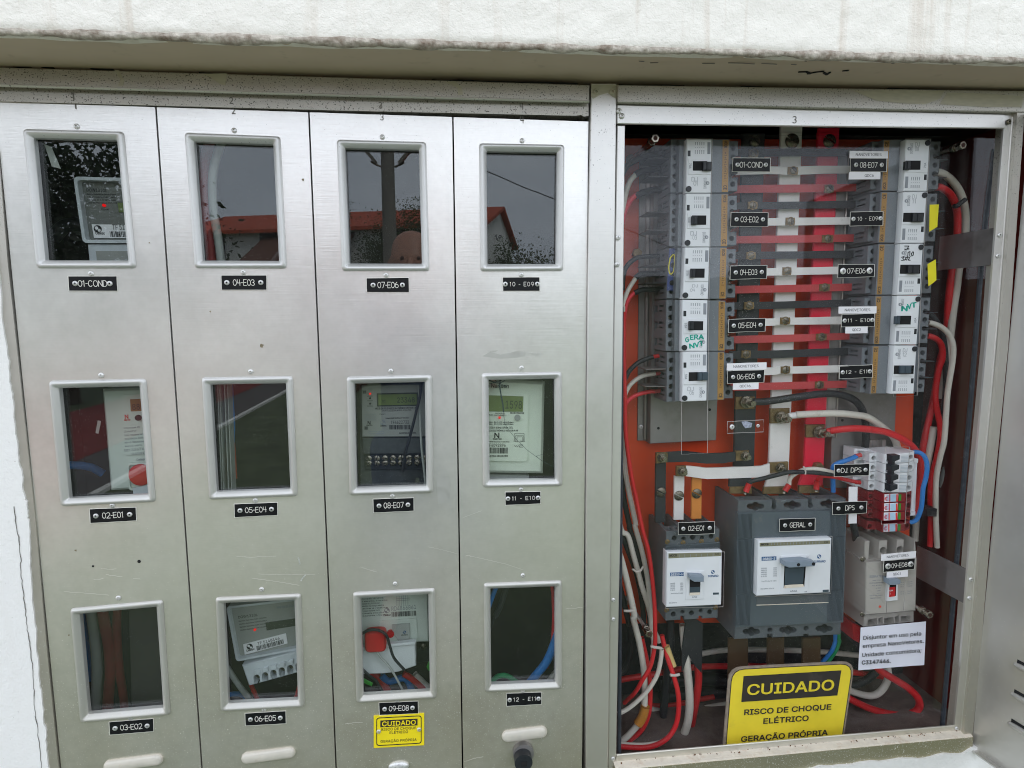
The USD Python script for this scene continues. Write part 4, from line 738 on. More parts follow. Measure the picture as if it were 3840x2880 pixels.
HAND_L = ['DJ 01', 'DJ 03', None, None, 'DJ 06']; HAND_R = ['DJ 08', 'DJ 11', None, None, 'DJ 12']
AMPS = ['70A', '50A', '50A', '63A', '50A']
def printed(t, q, fl, y, amp, hand):
    """the print of a breaker face; fl turns it round by 180 degrees"""
    U = (lambda u, v: (1-u, 1-v)) if fl else (lambda u, v: (u, v))
    def R(u0, v0, u1, v1): a, b = U(u0, v0), U(u1, v1); return min(a[0], b[0]), min(a[1], b[1]), max(a[0], b[0]), max(a[1], b[1])
    t.add('type_label', q.slab(*R(.83, .06, .95, .28), y, .0003, 0), M_INKG)
    a, b = U(.865, .265), U(.865, .075)
    rows = []
    for k in range(5):
        for v0, v1 in ((.06, .12), (.155, .165), (.21, .28)):
            n = 3
            for j in range(n):
                vv = v0+(v1-v0)*j/n; rows.append(q.slab(*R(.33+.085*k, vv, .365+.085*k, vv+(v1-v0)/n*.7), y, .0003, 0))
    t.add('rating_print', join(rows), M_PENCIL)
    t.add('trip_button', q.slab(*R(.045, .215, .155, .32), y-.0002, .0007, .0002), M_BLACK)
    a, b = U(.70, .72), U(.70, .925); t.add('lettering', ft(q, 'SOPRANO', *a, *b, y, 11), M_INKG)
    c = q.xz(*U(.86, .82), y); t.add('logo', shape_ext(Polygon([(c[0]+.0032*math.cos(k*.35), c[1]+.0032*math.sin(k*.35)) for k in range(18)]).difference(Polygon([(c[0]+.0012*math.cos(k*.7)+.0006, c[1]+.0018*math.sin(k*.7)) for k in range(9)])), y, .0003), M_INKG)
    c = q.xz(*U(.095, .93), y); t.add('round_button', cyl(c, .0052, y-.0012, y+.001, 20), M_BLACK)
    a, b = U(.06, .43), U(.06, .54); a, b = U(.10, .45), U(.10, .55); t.add('lettering', ft(q, amp, *a, *b, y-.0013, 9), M_INKG)
    if hand:
        w1, w2 = hand.split()
        h0, h1 = (U(.22, .785), U(.46, .785)) if not fl else ((.42, .235), (.66, .235)); g0, g1 = (U(.30, .865), U(.47, .865)) if not fl else ((.44, .155+.17), (.62, .155+.17))
        if fl: h0, h1, g0, g1 = (.40, .135), (.58, .135), (.40, .225), (.56, .225)
        t.add('handwriting', join([st(q, w1, *h0, *h1, y, 15, .55), st(q, w2, *g0, *g1, y, 15, .55)]), M_PENCIL)
def breaker(q, fl, label, win, group, amp, hand, slots):
    t = Thing('moulded_case_breaker', label, 'breaker', group)
    if not fl: L0, L1, R0, R1, R2 = -.64, -.30, 1.44, 1.69, 2.07
    else: L0, L1, R0, R1, R2 = -1.42, -.97, 0, 1.06, 1.46
    if not fl:
        b = q.slab(L1, .003, 1.72, .995, YB, .142-YB) + q.slab(L0, .003, L1+.2, .995, YT, .142-YT) + q.slab(1.6, .04, R2, .965, YT, .142-YT)
        holes = [(-.46, v) for v in (.17, .345, .51, .69, .855)]; holesR = [(1.87, v) for v in (.17, .34, .505, .675, .84)]
    else:
        b = q.slab(L1, .003, R1, .995, YB, .142-YB) + q.slab(L0, .04, L1+.2, .965, YT, .142-YT) + q.slab(.9, .04, R2, .965, YT, .142-YT)
        holes = [(-1.19, v) for v in (.15, .32, .50, .67, .84)]; holesR = [(1.27, v) for v in (.15, .325, .495, .67, .84)]
    scr = []
    for k, (u, v) in enumerate(holes+holesR):
        c = q.xz(u, v, YT); b = b - cyl(c, .0052, YT-.002, YT+.016, 14)
        if k % 5 in (1, 3): scr.append(c)
    # terminal slots in the side that faces left
    X = q.xz(L0, .5, YT)[0]
    for k in range(3):
        for dz, w_ in ((-.05, .045), (.045, .03)):
            z0, z1 = q.xz(L0, .17+.33*k+dz-w_/2, YT)[1], q.xz(L0, .17+.33*k+dz+w_/2, YT)[1]; b = b - box(X-.002, X+.006, YT+.012, YT+.038, z1, z0)
        z0, z1 = q.xz(L0, .10+.33*k, YT)[1], q.xz(L0, .24+.33*k, YT)[1]; b = b - box(X-.002, X+.010, YT+.046, YT+.060, z1, z0)
    # notches along the far terminal edge
    for v in (.335, .67):
        a = q.rect(R2-.12, v-.03, R2+.2, v+.045, YT); b = b - slab(a, YT-.01, .05, 0)
    t.add('body', b, M_GREY)
    for c in scr: t.add('terminal_screw', screw(c, YT+.010, .0042, 1.0), M_NUT, 40)
    t.add('front_cover', q.slab(.0, .0, 1, 1, YF, YB-YF+.003, .0012), M_BWHITE)
    wl = (.26, .83) if not fl else (.03, .66) if win in (RW[0], RW[3]) else (.05, .93)
    fr = (.07, .36, .99, .66) if not fl else (.01, .34, .94, .645)
    f = q.slab(*fr, YF-.0011, .0013, .0004); wn = q.rect(wl[0], .415, wl[1], .585, YF-.0011); hole = ext([wn], YF-.004, .02)
    sf = t.add('switch_frame', f, M_BWHITE)
    t.add('switch_recess', q.slab(wl[0], .412, wl[1], .588, YF-.0016, .0012, 0), M_HOLE)
    tg = q.slab(win[0], .42, win[1], .582, YF-.0075, .0062, .0012); t.add('toggle', tg, win[2])
    um = (win[0]+win[1])/2; t.sub(t.parts[-1], 'grip_ridge', q.slab(um-.02, .43, um+.02, .57, YF-.0095, .003, .0006), win[2])
    if not fl: g0, g1 = 1.44, 1.685
    else: g0, g1 = -.915, -.70
    t.add('ochre_strip', q.slab(g0, .02, g1, .985, YB-.0004, .0004, 0), M_GOLD)
    gm = (g0+g1)/2; dots = []
    for k in range(6):
        v = .26+.085*k if not fl else .30+.085*k; c = q.xz(gm, v, YB-.0007); r1, r2 = .0013, .0008
        dots.append(shape_ext(Polygon([(c[0]+r1*math.cos(a), c[1]+r1*math.sin(a)) for a in np.arange(10)*.628]).difference(Polygon([(c[0]+r2*math.cos(a), c[1]+r2*math.sin(a)) for a in np.arange(10)*.628])), YB-.0007, .0003)); dots.append(q.slab(gm-.05, v+.04, gm+.06, v+.046, YB-.0007, .0003, 0))
    t.add('strip_marks', join(dots), M_INKB)
    if not fl: t.add('lettering', ft(q, 'MCCB', gm-.045, .035, gm-.045, .165, YB-.0007, 11, True), M_INKB); t.add('lettering', ft(q, 'CE', gm-.06, .86, gm-.06, .945, YB-.0007, 13, True), M_INKB)
    else: t.add('lettering', ft(q, 'MCCB', gm+.045, .965, gm+.045, .835, YB-.0007, 11, True), M_INKB); t.add('lettering', ft(q, 'CE', gm+.06, .135, gm+.06, .05, YB-.0007, 13, True), M_INKB)
    printed(t, q, fl, YF-.0003, amp, hand)
    # insulating fins between the terminals
    for v in (.345, .69):
        z = q.xz(L0, v, YT)[1]
        if not fl and slots in (1, 2, 4, 0): t.add('phase_barrier', box(X-.040, X+.004, YT+.006, YT+.058, z-.0006, z+.0006), M_BLACK if slots != 4 else M_STEEL)
        if fl:
            X2 = q.xz(R2, v, YT)[0]; t.add('phase_barrier', box(X2-.004, X2+.020, YT+.002, YT+.040, z-.0005, z+.0005), M_DGREY)
    return t
YW = YF-.0003
for i, (v_, pts) in enumerate(LQ):
    q = quad(v_, *pts); t = breaker(q, False, LL[i], LW[i], 'grey breakers of the left column', AMPS[i], HAND_L[i], i)
    if i == 3:
        for tx, p0, p1 in (('G', (820, 1003), (855, 998)), ('E', (875, 975), (905, 972)), ('R', (920, 972), (955, 970)), ('A', (970, 970), (1018, 968)), ('N', (868, 1073), (912, 1068)), ('V', (928, 1062), (968, 1055)), ('T', (980, 1045), (1020, 1038))):
            t.add('handwriting', stext(tx, xz(S('D', *p0), YW), xz(S('D', *p1), YW), .0078, YW, 1.5), M_TEAL)
    if i == 2:
        e = q.rect(-.63, .12, -.32, .62, YT-.0004); c = [q.w(u, v, YT-.0006) for u, v in ((-.58, .20), (-.44, .14), (-.40, .3), (-.42, .46), (-.54, .52), (-.62, .4), (-.58, .2))]
        t.add('sticker', q.slab(-.645, .02, -.31, .84, YT-.0004, .0004, 0), mat('blue_sticker', '#3d4a7a', .4, var=.2, scale=60)); t.add('sticker_ring', tube(c, .0012, 6), M_TAPE)
        for v in (.17, .345, .51, .69): t.add('sticker_hole', cyl(q.xz(-.46, v, YT), .005, YT-.0010, YT-.0003, 14), M_HOLE)
        for tx, p0, p1 in (('4', (915, 385), (950, 383)), ('0', (892, 432), (918, 432))): t.add('handwriting', stext('DJ' if tx == '4' else '04', xz(S('D', p0[0]-20, p0[1]), YW), xz(S('D', p1[0]+5, p1[1]), YW), .0052, YW, .55), M_PENCIL)
    t.done()
for i, (v_, pts) in enumerate(RQ):
    q = quad(v_, *pts); t = breaker(q, True, RL[i], RW[i], 'grey breakers of the right column', AMPS[i], HAND_R[i], i)
    if i == 2:
        for p in ([(722, 1545), (728, 1500), (748, 1490), (745, 1540), (752, 1545)], [(782, 1492), (765, 1510), (768, 1540), (785, 1530), (788, 1500), (780, 1492)], [(690, 1430), (735, 1430), (720, 1455), (738, 1462), (690, 1468)], [(655, 1555), (682, 1545), (668, 1568), (690, 1585), (655, 1590)], [(700, 1558), (722, 1552), (712, 1585), (698, 1580), (702, 1556)], [(728, 1552), (745, 1558), (728, 1585), (750, 1588)]):
            t.add('handwriting', shape_ext(LineString(poly('C', p, YW)).buffer(.0008), YW, .0003), M_INKB)
    if i == 3:
        for tx, p0, p1 in (('N', (672, 650), (725, 650)), ('V', (738, 628), (775, 622)), ('T', (785, 612), (830, 606))): t.add('handwriting', stext(tx, xz(S('F', *p0), YW), xz(S('F', *p1), YW), .0085, YW, 1.5), M_TEAL)
    t.done()

# ================================================================== vertical bus bars, cross links and their screws
YV, YH = .128, .116
def vbar(label, m_, path, extra=()):
    t = Thing('bus_bar', label, 'bus bar', None)
    t.add('coated_bar', slab([xz(p, YV) for p in path], YV, .006, .001), m_)
    return t
vb = vbar('black coated vertical bus bar left of the white one', M_BARBLACK, [(2786, 500), (2870, 500), (2828, 1750), (2752, 1750)]); w = at('B', 325, 268, YV); vb.add('screw', screw((w[0], w[2]), YV-.001, .011), M_DARKMETAL)
q = quad('H', (50, 1035), (300, 1030), (290, 1135), (45, 1135)); vb.add('lower_link', q.slab(0, -.35, 1, 1, YV-.025, .006), M_BARBLACK); q = quad('H', (60, 1135), (300, 1130), (305, 1212), (50, 1212)); vb.add('brass_end', q.slab(0, 0, 1, 1, YV-.030, .006), M_BRASS); vb.done()
vb = vbar('white coated vertical bus bar in the middle of the bay', M_BARWHITE, [(2930, 468), (3010, 468), (2956, 1830), (2881, 1830)]); w = at('B', 740, 265, YV-.004); tb = vb.add('top_lug', pslab('B', [(620, 165), (850, 165), (840, 345), (612, 345)], YV-.004, .006), M_BARWHITE); vb.sub(tb, 'screw', screw((w[0], w[2]), YV-.005, .0145), M_DARKMETAL)
vb.add('lower_link', pslab('H', [(495, 985), (710, 975), (668, 1132), (450, 1136)], YV-.022, .006), M_BARWHITE); vb.add('brass_end', pslab('H', [(440, 1140), (690, 1132), (680, 1215), (430, 1215)], YV-.028, .006), M_BRASS); vb.done()
vb = vbar('bright red coated vertical bus bar right of the white one', M_BARRED, [(3071, 480), (3149, 480), (3086, 1820), (3014, 1820)]); w = at('B', 1155, 265, YV-.004); tb = vb.add('top_lug', pslab('B', [(1035, 165), (1265, 165), (1250, 345), (1025, 345)], YV-.004, .006), M_BARRED); vb.sub(tb, 'screw', screw((w[0], w[2]), YV-.005, .0135), M_DARKMETAL)
vb.add('lower_link', pslab('H', [(880, 985), (1095, 980), (1060, 1115), (832, 1118)], YV-.022, .006), M_BARRED); vb.add('brass_end', pslab('H', [(838, 1120), (1062, 1118), (1060, 1205), (835, 1208)], YV-.028, .006), M_BRASS); w = at('H', 1035, 900, YV-.003); vb.add('bolt', hexnut((w[0], w[2]), YV-.013, YV-.0005, .010), M_BRASS); vb.done()
ORD = ['topmost', 'second', 'third', 'fourth', 'lowest']
def link(kind, i, m_, t, pts, tab, tabsz=(118, 80), sc=.0075):
    """a flat coated strip clamped across the bars; its ends run in under the breakers"""
    t_, name = pts[0], f'{ORD[i]} {kind} coated cross strip clamped over the vertical bus bars'
    th = Thing('cross_strip', name, 'bus strip'); P = [np.array(p) for p in pts[1]]; y = YH
    top = [W(S(t_, *p), y) for p in pts[1]]; bot = [W(S(t_, *p), y) for p in pts[2]]
    loop = [(p[0], p[2]) for p in top]+[(p[0], p[2]) for p in bot[::-1]]; th.add('coated_strip', ext([loop], y, .003), m_)
    c = at(tab[0], tab[1], tab[2], y-.002); k = VIEWS[tab[0]][2]*(y-CAM[1])/(FOC*3840); w2, h2 = tabsz[0]*k/2, tabsz[1]*k/2
    tb = th.add('brass_tab', slab([(c[0]-w2, c[2]-h2), (c[0]+w2*.9, c[2]-h2), (c[0]+w2, c[2]), (c[0]+w2*.9, c[2]+h2), (c[0]-w2, c[2]+h2)], y-.0025, .003, .0005), M_BRASS)
    th.sub(tb, 'screw', screw((c[0]-w2*.05, c[2]), y-.003, sc, .7+i), M_DARKMETAL, 40); th.sub(tb, 'washer', cyl((c[0]-w2*.05, c[2]), sc*1.15, y-.0036, y-.002, 20), M_BRASS); th.done()
link('black', 0, M_BARBLACK, 'B', ('B', [(90, 352), (520, 352), (700, 348), (1330, 348)], [(90, 432), (520, 432), (700, 430), (1370, 430)]), ('B', 315, 400)); link('black', 1, M_BARBLACK, 'B', ('B', [(90, 946), (800, 936), (1495, 924)], [(90, 1022), (800, 1015), (1495, 1006)]), ('B', 306, 978)); link('black', 2, M_BARBLACK, 'B', ('B', [(70, 1492), (800, 1488), (1480, 1478)], [(70, 1576), (800, 1570), (1480, 1560)]), ('B', 286, 1537)); link('black', 3, M_BARBLACK, 'E', ('E', [(60, 553), (600, 545), (1445, 520)], [(60, 640), (600, 628), (1445, 602)]), ('E', 270, 592), (125, 84)); link('black', 4, M_BARBLACK, 'E', ('E', [(50, 1108), (600, 1097), (1400, 1068)], [(50, 1194), (600, 1186), (1400, 1150)]), ('E', 236, 1140), (120, 84))
link('white', 0, M_BARWHITE, 'B', ('B', [(120, 560), (480, 544), (600, 545), (690, 556), (800, 545), (1000, 538), (1420, 538)], [(120, 640), (480, 628), (600, 632), (690, 640), (820, 636), (1000, 628), (1420, 620)]), ('B', 755, 594), (124, 84)); link('white', 1, M_BARWHITE, 'B', ('B', [(100, 1122), (600, 1118), (800, 1114), (1400, 1108)], [(100, 1204), (600, 1202), (800, 1200), (1400, 1190)]), ('B', 725, 1157), (112, 86)); link('white', 2, M_BARWHITE, 'E', ('E', [(90, 176), (640, 164), (1300, 150)], [(90, 258), (640, 250), (1300, 234)]), ('E', 700, 201), (110, 90)); link('white', 3, M_BARWHITE, 'E', ('E', [(90, 750), (540, 735), (640, 738), (740, 728), (1330, 714)], [(90, 830), (540, 820), (640, 806), (740, 808), (1330, 802)]), ('E', 680, 764), (124, 82)); link('white', 4, M_BARWHITE, 'E', ('E', [(90, 1302), (540, 1290), (640, 1282), (740, 1280), (1400, 1262)], [(90, 1384), (560, 1376), (640, 1358), (740, 1362), (1400, 1344)]), ('E', 683, 1318), (116, 82))
link('dusty red', 0, M_STRIPRED, 'B', ('B', [(90, 754), (800, 746), (1510, 738)], [(90, 840), (800, 834), (1510, 818)]), ('B', 1158, 796), (112, 84)); link('dusty red', 1, M_STRIPRED, 'B', ('B', [(90, 1320), (800, 1310), (1466, 1298)], [(90, 1400), (800, 1394), (1466, 1380)]), ('B', 1140, 1350), (136, 84)); link('dusty red', 2, M_STRIPRED, 'E', ('E', [(80, 370), (700, 358), (1452, 340)], [(80, 455), (700, 440), (1452, 424)]), ('E', 1127, 386), (132, 84)); link('dusty red', 3, M_STRIPRED, 'E', ('E', [(60, 936), (700, 920), (1422, 898)], [(60, 1020), (700, 1004), (1422, 974)]), ('E', 1090, 946), (136, 80)); link('dusty red', 4, M_STRIPRED, 'E', ('E', [(60, 1474), (700, 1458), (1392, 1440)], [(60, 1558), (700, 1540), (1392, 1520)]), ('E', 1068, 1488), (112, 80))
# DIN-like upright beside the red bar
ur = Thing('upright_rail', 'bright metal upright rail right of the red bus bar', 'rail'); ur.add('channel', slab([xz(p, YV+.006) for p in ((3142, 560), (3180, 560), (3132, 1640), (3096, 1640))], YV+.006, .01, .002), M_RAIL); ur.add('edge', tube([W(p, YV+.004) for p in ((3183, 560), (3135, 1640))], .0016, 6, smooth=False), M_RAIL); ur.add('edge', tube([W(p, YV+.004) for p in ((3140, 560), (3094, 1640))], .0016, 6, smooth=False), M_RAIL); ur.done()
# links feeding the mid-sized breaker
YL = .112
def feed(label, m_, pts, sc, y=YL):
    t = Thing('link_bar', label, 'bus bar'); t.add('coated_bar', pslab('G', pts, y, .005), m_); w = at('G', *sc, y); t.add('screw', screw((w[0], w[2]), y-.001, .0105, .5), M_DARKMETAL, 40); return t
t = feed('black upright link bar above the mid-sized breaker', M_BARBLACK, [(480, 800), (598, 800), (592, 1540), (474, 1540)], (540, 1193)); t.done()
t = feed('white upright link bar between the black and orange ones', M_BARWHITE, [(692, 1010), (806, 1010), (796, 1508), (684, 1510)], (742, 1232)); t.done()
t = feed('orange upright link bar right of the white one', M_BARORANGE, [(892, 960), (1002, 960), (998, 1494), (884, 1498)], (942, 1208)); t.done()
def hlink(label, m_, t, top, bot, ends, y=YL-.006):
    th = Thing('link_strip', label, 'bus strip'); th.add('coated_strip', ext([poly(t, top+bot[::-1], y)], y, .005), m_)
    for tt, pts, bolt in ends:
        e = th.add('brass_end', pslab(tt, pts, y-.002, .006), M_BRASS); w = at(tt, *bolt, y-.003); th.sub(e, 'washer', cyl((w[0], w[2]), .010, y-.0045, y-.0015, 20), M_DARKMETAL); th.sub(e, 'nut', hexnut((w[0], w[2]), y-.011, y-.004, .0082), M_NUT); th.sub(e, 'bolt_end', cyl((w[0], w[2]), .0045, y-.019, y-.010, 14), M_NUT)
    th.done()
hlink('black link strip bowed between two brass ends below the left breakers', M_BARBLACK, 'G', [(600, 742), (820, 730), (1060, 758), (1240, 752), (1400, 738)], [(600, 858), (820, 850), (1060, 872), (1240, 868), (1400, 842)], [('G', [(485, 748), (618, 745), (612, 858), (485, 872)], (552, 806)), ('G', [(1388, 728), (1535, 722), (1540, 830), (1390, 842)], (1494, 785))])
hlink('cream link strip running level across to the white bus bar', M_BARWHITE, 'G', [(815, 896), (930, 905), (1060, 922), (1300, 914), (1570, 905), (1680, 900), (1776, 868)], [(815, 1012), (930, 1028), (1060, 1046), (1300, 1038), (1570, 1030), (1680, 1024), (1776, 984)], [('G', [(715, 898), (824, 896), (824, 1012), (712, 1014)], (780, 958)), ('H', [(508, 862), (716, 850), (712, 968), (510, 978)], (622, 918))], YL-.010)
for tt, pts, bolt, lab in (('H', [(118, 115), (336, 112), (332, 252), (120, 258)], (252, 175), 'upper brass pad with a big nut on the black bus bar'), ('H', [(510, 248), (730, 242), (724, 410), (512, 415)], (650, 350), 'brass pad with a big nut on the white bus bar'), ('H', [(916, 430), (1128, 426), (1124, 572), (914, 576)], (1078, 515), 'brass pad with a big nut on the red bus bar')):
    th = Thing('terminal_pad', lab, 'terminal'); y = YV-.004; th.add('pad', pslab(tt, pts, y, .006), M_BRASS); w = at(tt, *bolt, y-.006); th.add('washer', cyl((w[0]-.002, w[2]), .0125, y-.006, y-.003, 24), M_NUT); th.add('nut', hexnut((w[0], w[2]), y-.017, y-.006, .0108), M_NUT); th.add('bolt_end', cyl((w[0], w[2]), .0058, y-.030, y-.016, 16), M_NUT); th.done()

# ================================================================== mid-sized breaker
def logo(c, r, y):
    a = Polygon([(c[0]+r*math.cos(k*.25), c[1]+r*math.sin(k*.25)) for k in range(25)]); b = Polygon([(c[0]+r*.45*math.cos(k*.5)-r*.3, c[1]+r*.45*math.sin(k*.5)+r*.25) for k in range(13)]); d = Polygon([(c[0]+r*.4*math.cos(k*.5)+r*.35, c[1]+r*.4*math.sin(k*.5)-r*.35) for k in range(13)])
    return shape_ext(a.difference(b).difference(d), y, .0003)
def txl(t, part, text, view, p0, p1, y, hp, m_, bold=False):
    a, b = at(view, *p0, y), at(view, *p1, y); h = hp*(y-CAM[1])/(FOC*3840); t.add(part, ftext(text, (a[0], a[2]), (b[0], b[2]), h, y, bold), m_)
t = Thing('moulded_case_breaker', 'mid-sized dark grey breaker with a white front reading DS250-H and a grey lever', 'breaker')
q = quad('J', (597, 430), (1203, 402), (1180, 1408), (590, 1442)); yb = .064
b = q.slab(0, 0, 1, 1, yb, .100)
for k in range(3): b = b - box(q.xz(.06+.32*k, .5, yb)[0], q.xz(.06+.32*k+.24, .5, yb)[0], yb+.028, .166, q.xz(.5, .035, yb)[1]-.03, q.xz(.5, 0, yb)[1]+.05)
for k in (0, 1):
    for s in (.06, .18): b = b - box(q.xz(.02+.32*(k+.0)+s, .5, yb)[0], q.xz(.02+.32*k+s+.05, .5, yb)[0], yb+.008, yb+.020, q.xz(.5, .02, yb)[1], q.xz(.5, -.1, yb)[1])
SC = []
for view, x, y_, r in (('J', 690, 505, 32), ('J', 793, 514, 28), ('J', 897, 497, 33), ('J', 1003, 502, 27), ('J', 1107, 486, 32), ('J', 678, 1365, 33), ('J', 782, 1340, 27), ('J', 885, 1352, 33), ('J', 990, 1325, 27), ('J', 1090, 1340, 32)):
    w = at(view, x, y_, yb); b = b - cyl((w[0], w[2]), r*.33149*(yb-CAM[1])/(FOC*3840), yb-.002, yb+.02, 20)
for x in (780, 985): w = at('J', x, 1412, yb); b = b - box(w[0]-.004, w[0]+.004, yb-.001, yb+.03, w[2]-.012, w[2]+.005)
t.add('body', b, M_DGREY)
for x, y_ in ((612, 550), (790, 560), (997, 546), (1172, 525), (604, 1322), (1158, 1292)): w = at('J', x, y_, yb-.001); t.add('screw', screw((w[0], w[2]), yb-.0006, .0052, .9), M_BRASS, 40)
t.add('middle_band', pslab('J', [(594, 598), (1208, 556), (1212, 650), (594, 672)], yb-.006, .01), M_BLUEGREY)
fq = quad('J', (609, 668), (1232, 652), (1222, 1262), (600, 1290)); yf = .047
t.add('front_cover', fq.slab(0, 0, 1, 1, yf, .022, .0014), M_BWHITE); yp = yf-.0003
t.add('olive_strip', pslab('J', [(624, 680), (1224, 668), (1222, 708), (624, 736)], yp, .0003, 0), M_OLIVE)
txl(t, 'lettering', 'MCCB', 'J', (636, 716), (718, 712), yp-.0003, 9, M_INKB, True); txl(t, 'lettering', 'CE', 'J', (1152, 696), (1198, 694), yp-.0003, 8, M_INKB)
t.add('strip_marks', join([shape_ext(LineString(poly('J', [(745+64*k, 694-2*k), (745+64*k, 722-2*k)], yp-.0003)).buffer(.0004), yp-.0003, .0003) for k in range(7)]), M_INKG)
t.add('name_box', pslab('J', [(643, 898), (797, 892), (797, 934), (643, 938)], yp, .0003, 0), M_INKBLUE); txl(t, 'lettering', 'DS250-H', 'J', (652, 932), (790, 927), yp-.0003, 9, M_BWHITE, True)
txl(t, 'lettering', 'SOPRANO', 'J', (1070, 948), (1188, 944), yp, 8.5, M_INKBLUE, True); w = at('J', 1126, 890, yp); t.add('logo', logo((w[0], w[2]), .0038, yp), M_INKBLUE)
for k, (a_, b_) in enumerate((('220/230', '65kA'), ('380/415', '50kA'), ('480/500', '35kA'), ('660/690', '30kA'), ('250', '25kA'))): txl(t, 'rating_print', a_, 'J', (644, 1026+19*k), (698, 1024+19*k), yp, 4.2, M_INKG); txl(t, 'rating_print', b_, 'J', (756, 1022+19*k), (790, 1021+19*k), yp, 4.2, M_INKG)
txl(t, 'rating_print', 'Ics=75% Icu 50-60Hz', 'J', (654, 1138), (788, 1134), yp, 4, M_INKG); txl(t, 'rating_print', 'IEC 60947-2', 'J', (632, 1246), (720, 1242), yp, 4.5, M_INKG)
t.add('dark_window', pslab('J', [(1128, 1124), (1194, 1122), (1194, 1144), (1128, 1148)], yp, .0003, 0), M_DARKTOGGLE)
t.add('switch_frame', pslab('J', [(824, 885), (1026, 878), (1022, 1194), (820, 1204)], yf-.0014, .0016, .0004), M_BWHITE)
t.add('switch_recess', pslab('J', [(866, 922), (988, 916), (980, 1148), (862, 1156)], yf-.0018, .0012, 0), M_HOLE); t.add('recess_step', pslab('J', [(866, 1062), (984, 1058), (980, 1118), (864, 1124)], yf-.0022, .0006, 0), M_DARKTOGGLE); t.add('recess_sill', pslab('J', [(866, 1126), (980, 1120), (980, 1148), (862, 1156)], yf-.0022, .0006, 0), M_SILL)
t.add('lever', pslab('J', [(872, 932), (1028, 940), (1028, 1004), (920, 1006), (872, 976)], yf-.016, .016, .0014), M_TOGGLE)
txl(t, 'lettering', '175A', 'J', (892, 1184), (946, 1182), yf-.0018, 7, M_INKG); t.done()

# ================================================================== big main breaker
t = Thing('main_breaker', 'big blue-grey main breaker with ribbed sides and a white front reading DS800-S 450A', 'breaker'); yb = .062
q = quad('K', (182, 205), (1266, 185), (1212, 1552), (148, 1600))
b = q.slab(0, 0, 1, 1, yb+.004, .100, .0012); X = lambda u: q.xz(u, .03, yb)[0]; Ztop = q.xz(.5, -.02, yb)[1]
for u0, u1 in ((.035, .315), (.37, .65), (.705, .965)): b = b - box(X(u0), X(u1), yb+.030, .17, Ztop-.055, Ztop+.05)
for u0, u1 in ((.325, .36), (.66, .695)): b = b - box(X(u0), X(u1), yb+.002, .17, Ztop-.018, Ztop+.05)
for u in (.045, .235, .385, .56, .72, .89): b = b - box(X(u), X(u)+.012, yb+.012, yb+.018, Ztop-.014, Ztop+.05)
def knot(view, cx, cy, sx, sy, y):
    parts = [Polygon([(cx+dx*sx+rx*sx*math.cos(a), cy+dy*sy+ry*sy*math.sin(a)) for a in np.arange(18)*.349]) for dx, dy, rx, ry in ((-.55, 0, .40, .62), (.55, 0, .40, .62), (0, 0, .42, 1.0), (0, 0, .7, .5))]
    u = union_all(parts); return [xz(S(view, *p), y) for p in np.array(u.exterior.coords)[:-1]]
for x, y_ in ((356, 264), (726, 250), (1092, 236), (315, 1520), (682, 1505), (1046, 1490)): b = b - ext([knot('K', x, y_, 92, 46, yb+.004)], yb, .03)
for x, y_ in ((542, 270), (908, 256), (502, 1505), (864, 1488)): w = at('K', x, y_, yb+.004); b = b - cyl((w[0], w[2]), .0055, yb, yb+.03, 18)
for x in (500, 862): w = at('K', x, 1580, yb+.004); b = b - box(w[0]-.006, w[0]+.006, yb, yb+.05, w[2]-.02, w[2]+.008)
t.add('body', b, M_DGREY)
lo = quad('K', (178, 330), (1274, 300), (1240, 1432), (155, 1482)); cov = t.add('blue_grey_cover', lo.slab(0, 0, 1, 1, yb-.002, .012, .001), M_BLUEGREY)
for k in range(13):
    for a0 in (.004, .855):
        u = a0+k*.0108; t.sub(cov, 'rib', lo.slab(u, .012, u+.0060, .228, yb-.0045, .0035, .0006), M_BLUEGREY); t.sub(cov, 'rib', lo.slab(u, .236, u+.0060, .708, yb-.0050, .004, .0006), M_BLUEGREY); t.sub(cov, 'rib', lo.slab(u, .716, u+.0060, .985, yb-.0045, .0035, .0006), M_BLUEGREY)
t.add('lower_inset', pslab('K', [(368, 1150), (1092, 1112), (1088, 1228), (364, 1256)], yb-.0032, .002, .0004), M_DGREY)
t.add('inset_lip', tube([at('K', *p, yb-.0036) for p in ((366, 1256), (700, 1244), (1088, 1228))], .0009, 6, smooth=False), M_SILL)
yf = .045; t.add('front_cover', pslab('K', [(385, 612), (1122, 586), (1106, 1130), (371, 1166)], yf, .019, .0016), M_BWHITE); yp = yf-.0003
t.add('olive_strip', pslab('K', [(400, 632), (1106, 606), (1106, 640), (400, 668)], yp, .0003, 0), M_OLIVE); txl(t, 'lettering', 'MCCB', 'K', (414, 656), (486, 653), yp-.0003, 8, M_INKB, True); txl(t, 'lettering', 'CE', 'K', (1046, 634), (1084, 632), yp-.0003, 8, M_INKB)
t.add('strip_marks', join([shape_ext(LineString(poly('K', [(515+32*k, 632-k), (515+32*k, 652-k)], yp-.0003)).buffer(.0005), yp-.0003, .0003) for k in range(16)]), M_INKG)
t.add('name_box', pslab('K', [(418, 772), (566, 766), (566, 804), (418, 811)], yp, .0003, 0), M_INKBLUE); txl(t, 'lettering', 'DS800-S', 'K', (430, 804), (554, 799), yp-.0003, 9.5, M_BWHITE, True)
txl(t, 'lettering', 'SOPRANO', 'K', (938, 831), (1058, 826), yp, 9.5, M_INKBLUE, True); w = at('K', 995, 768, yp); t.add('logo', logo((w[0], w[2]), .0043, yp), M_INKBLUE)
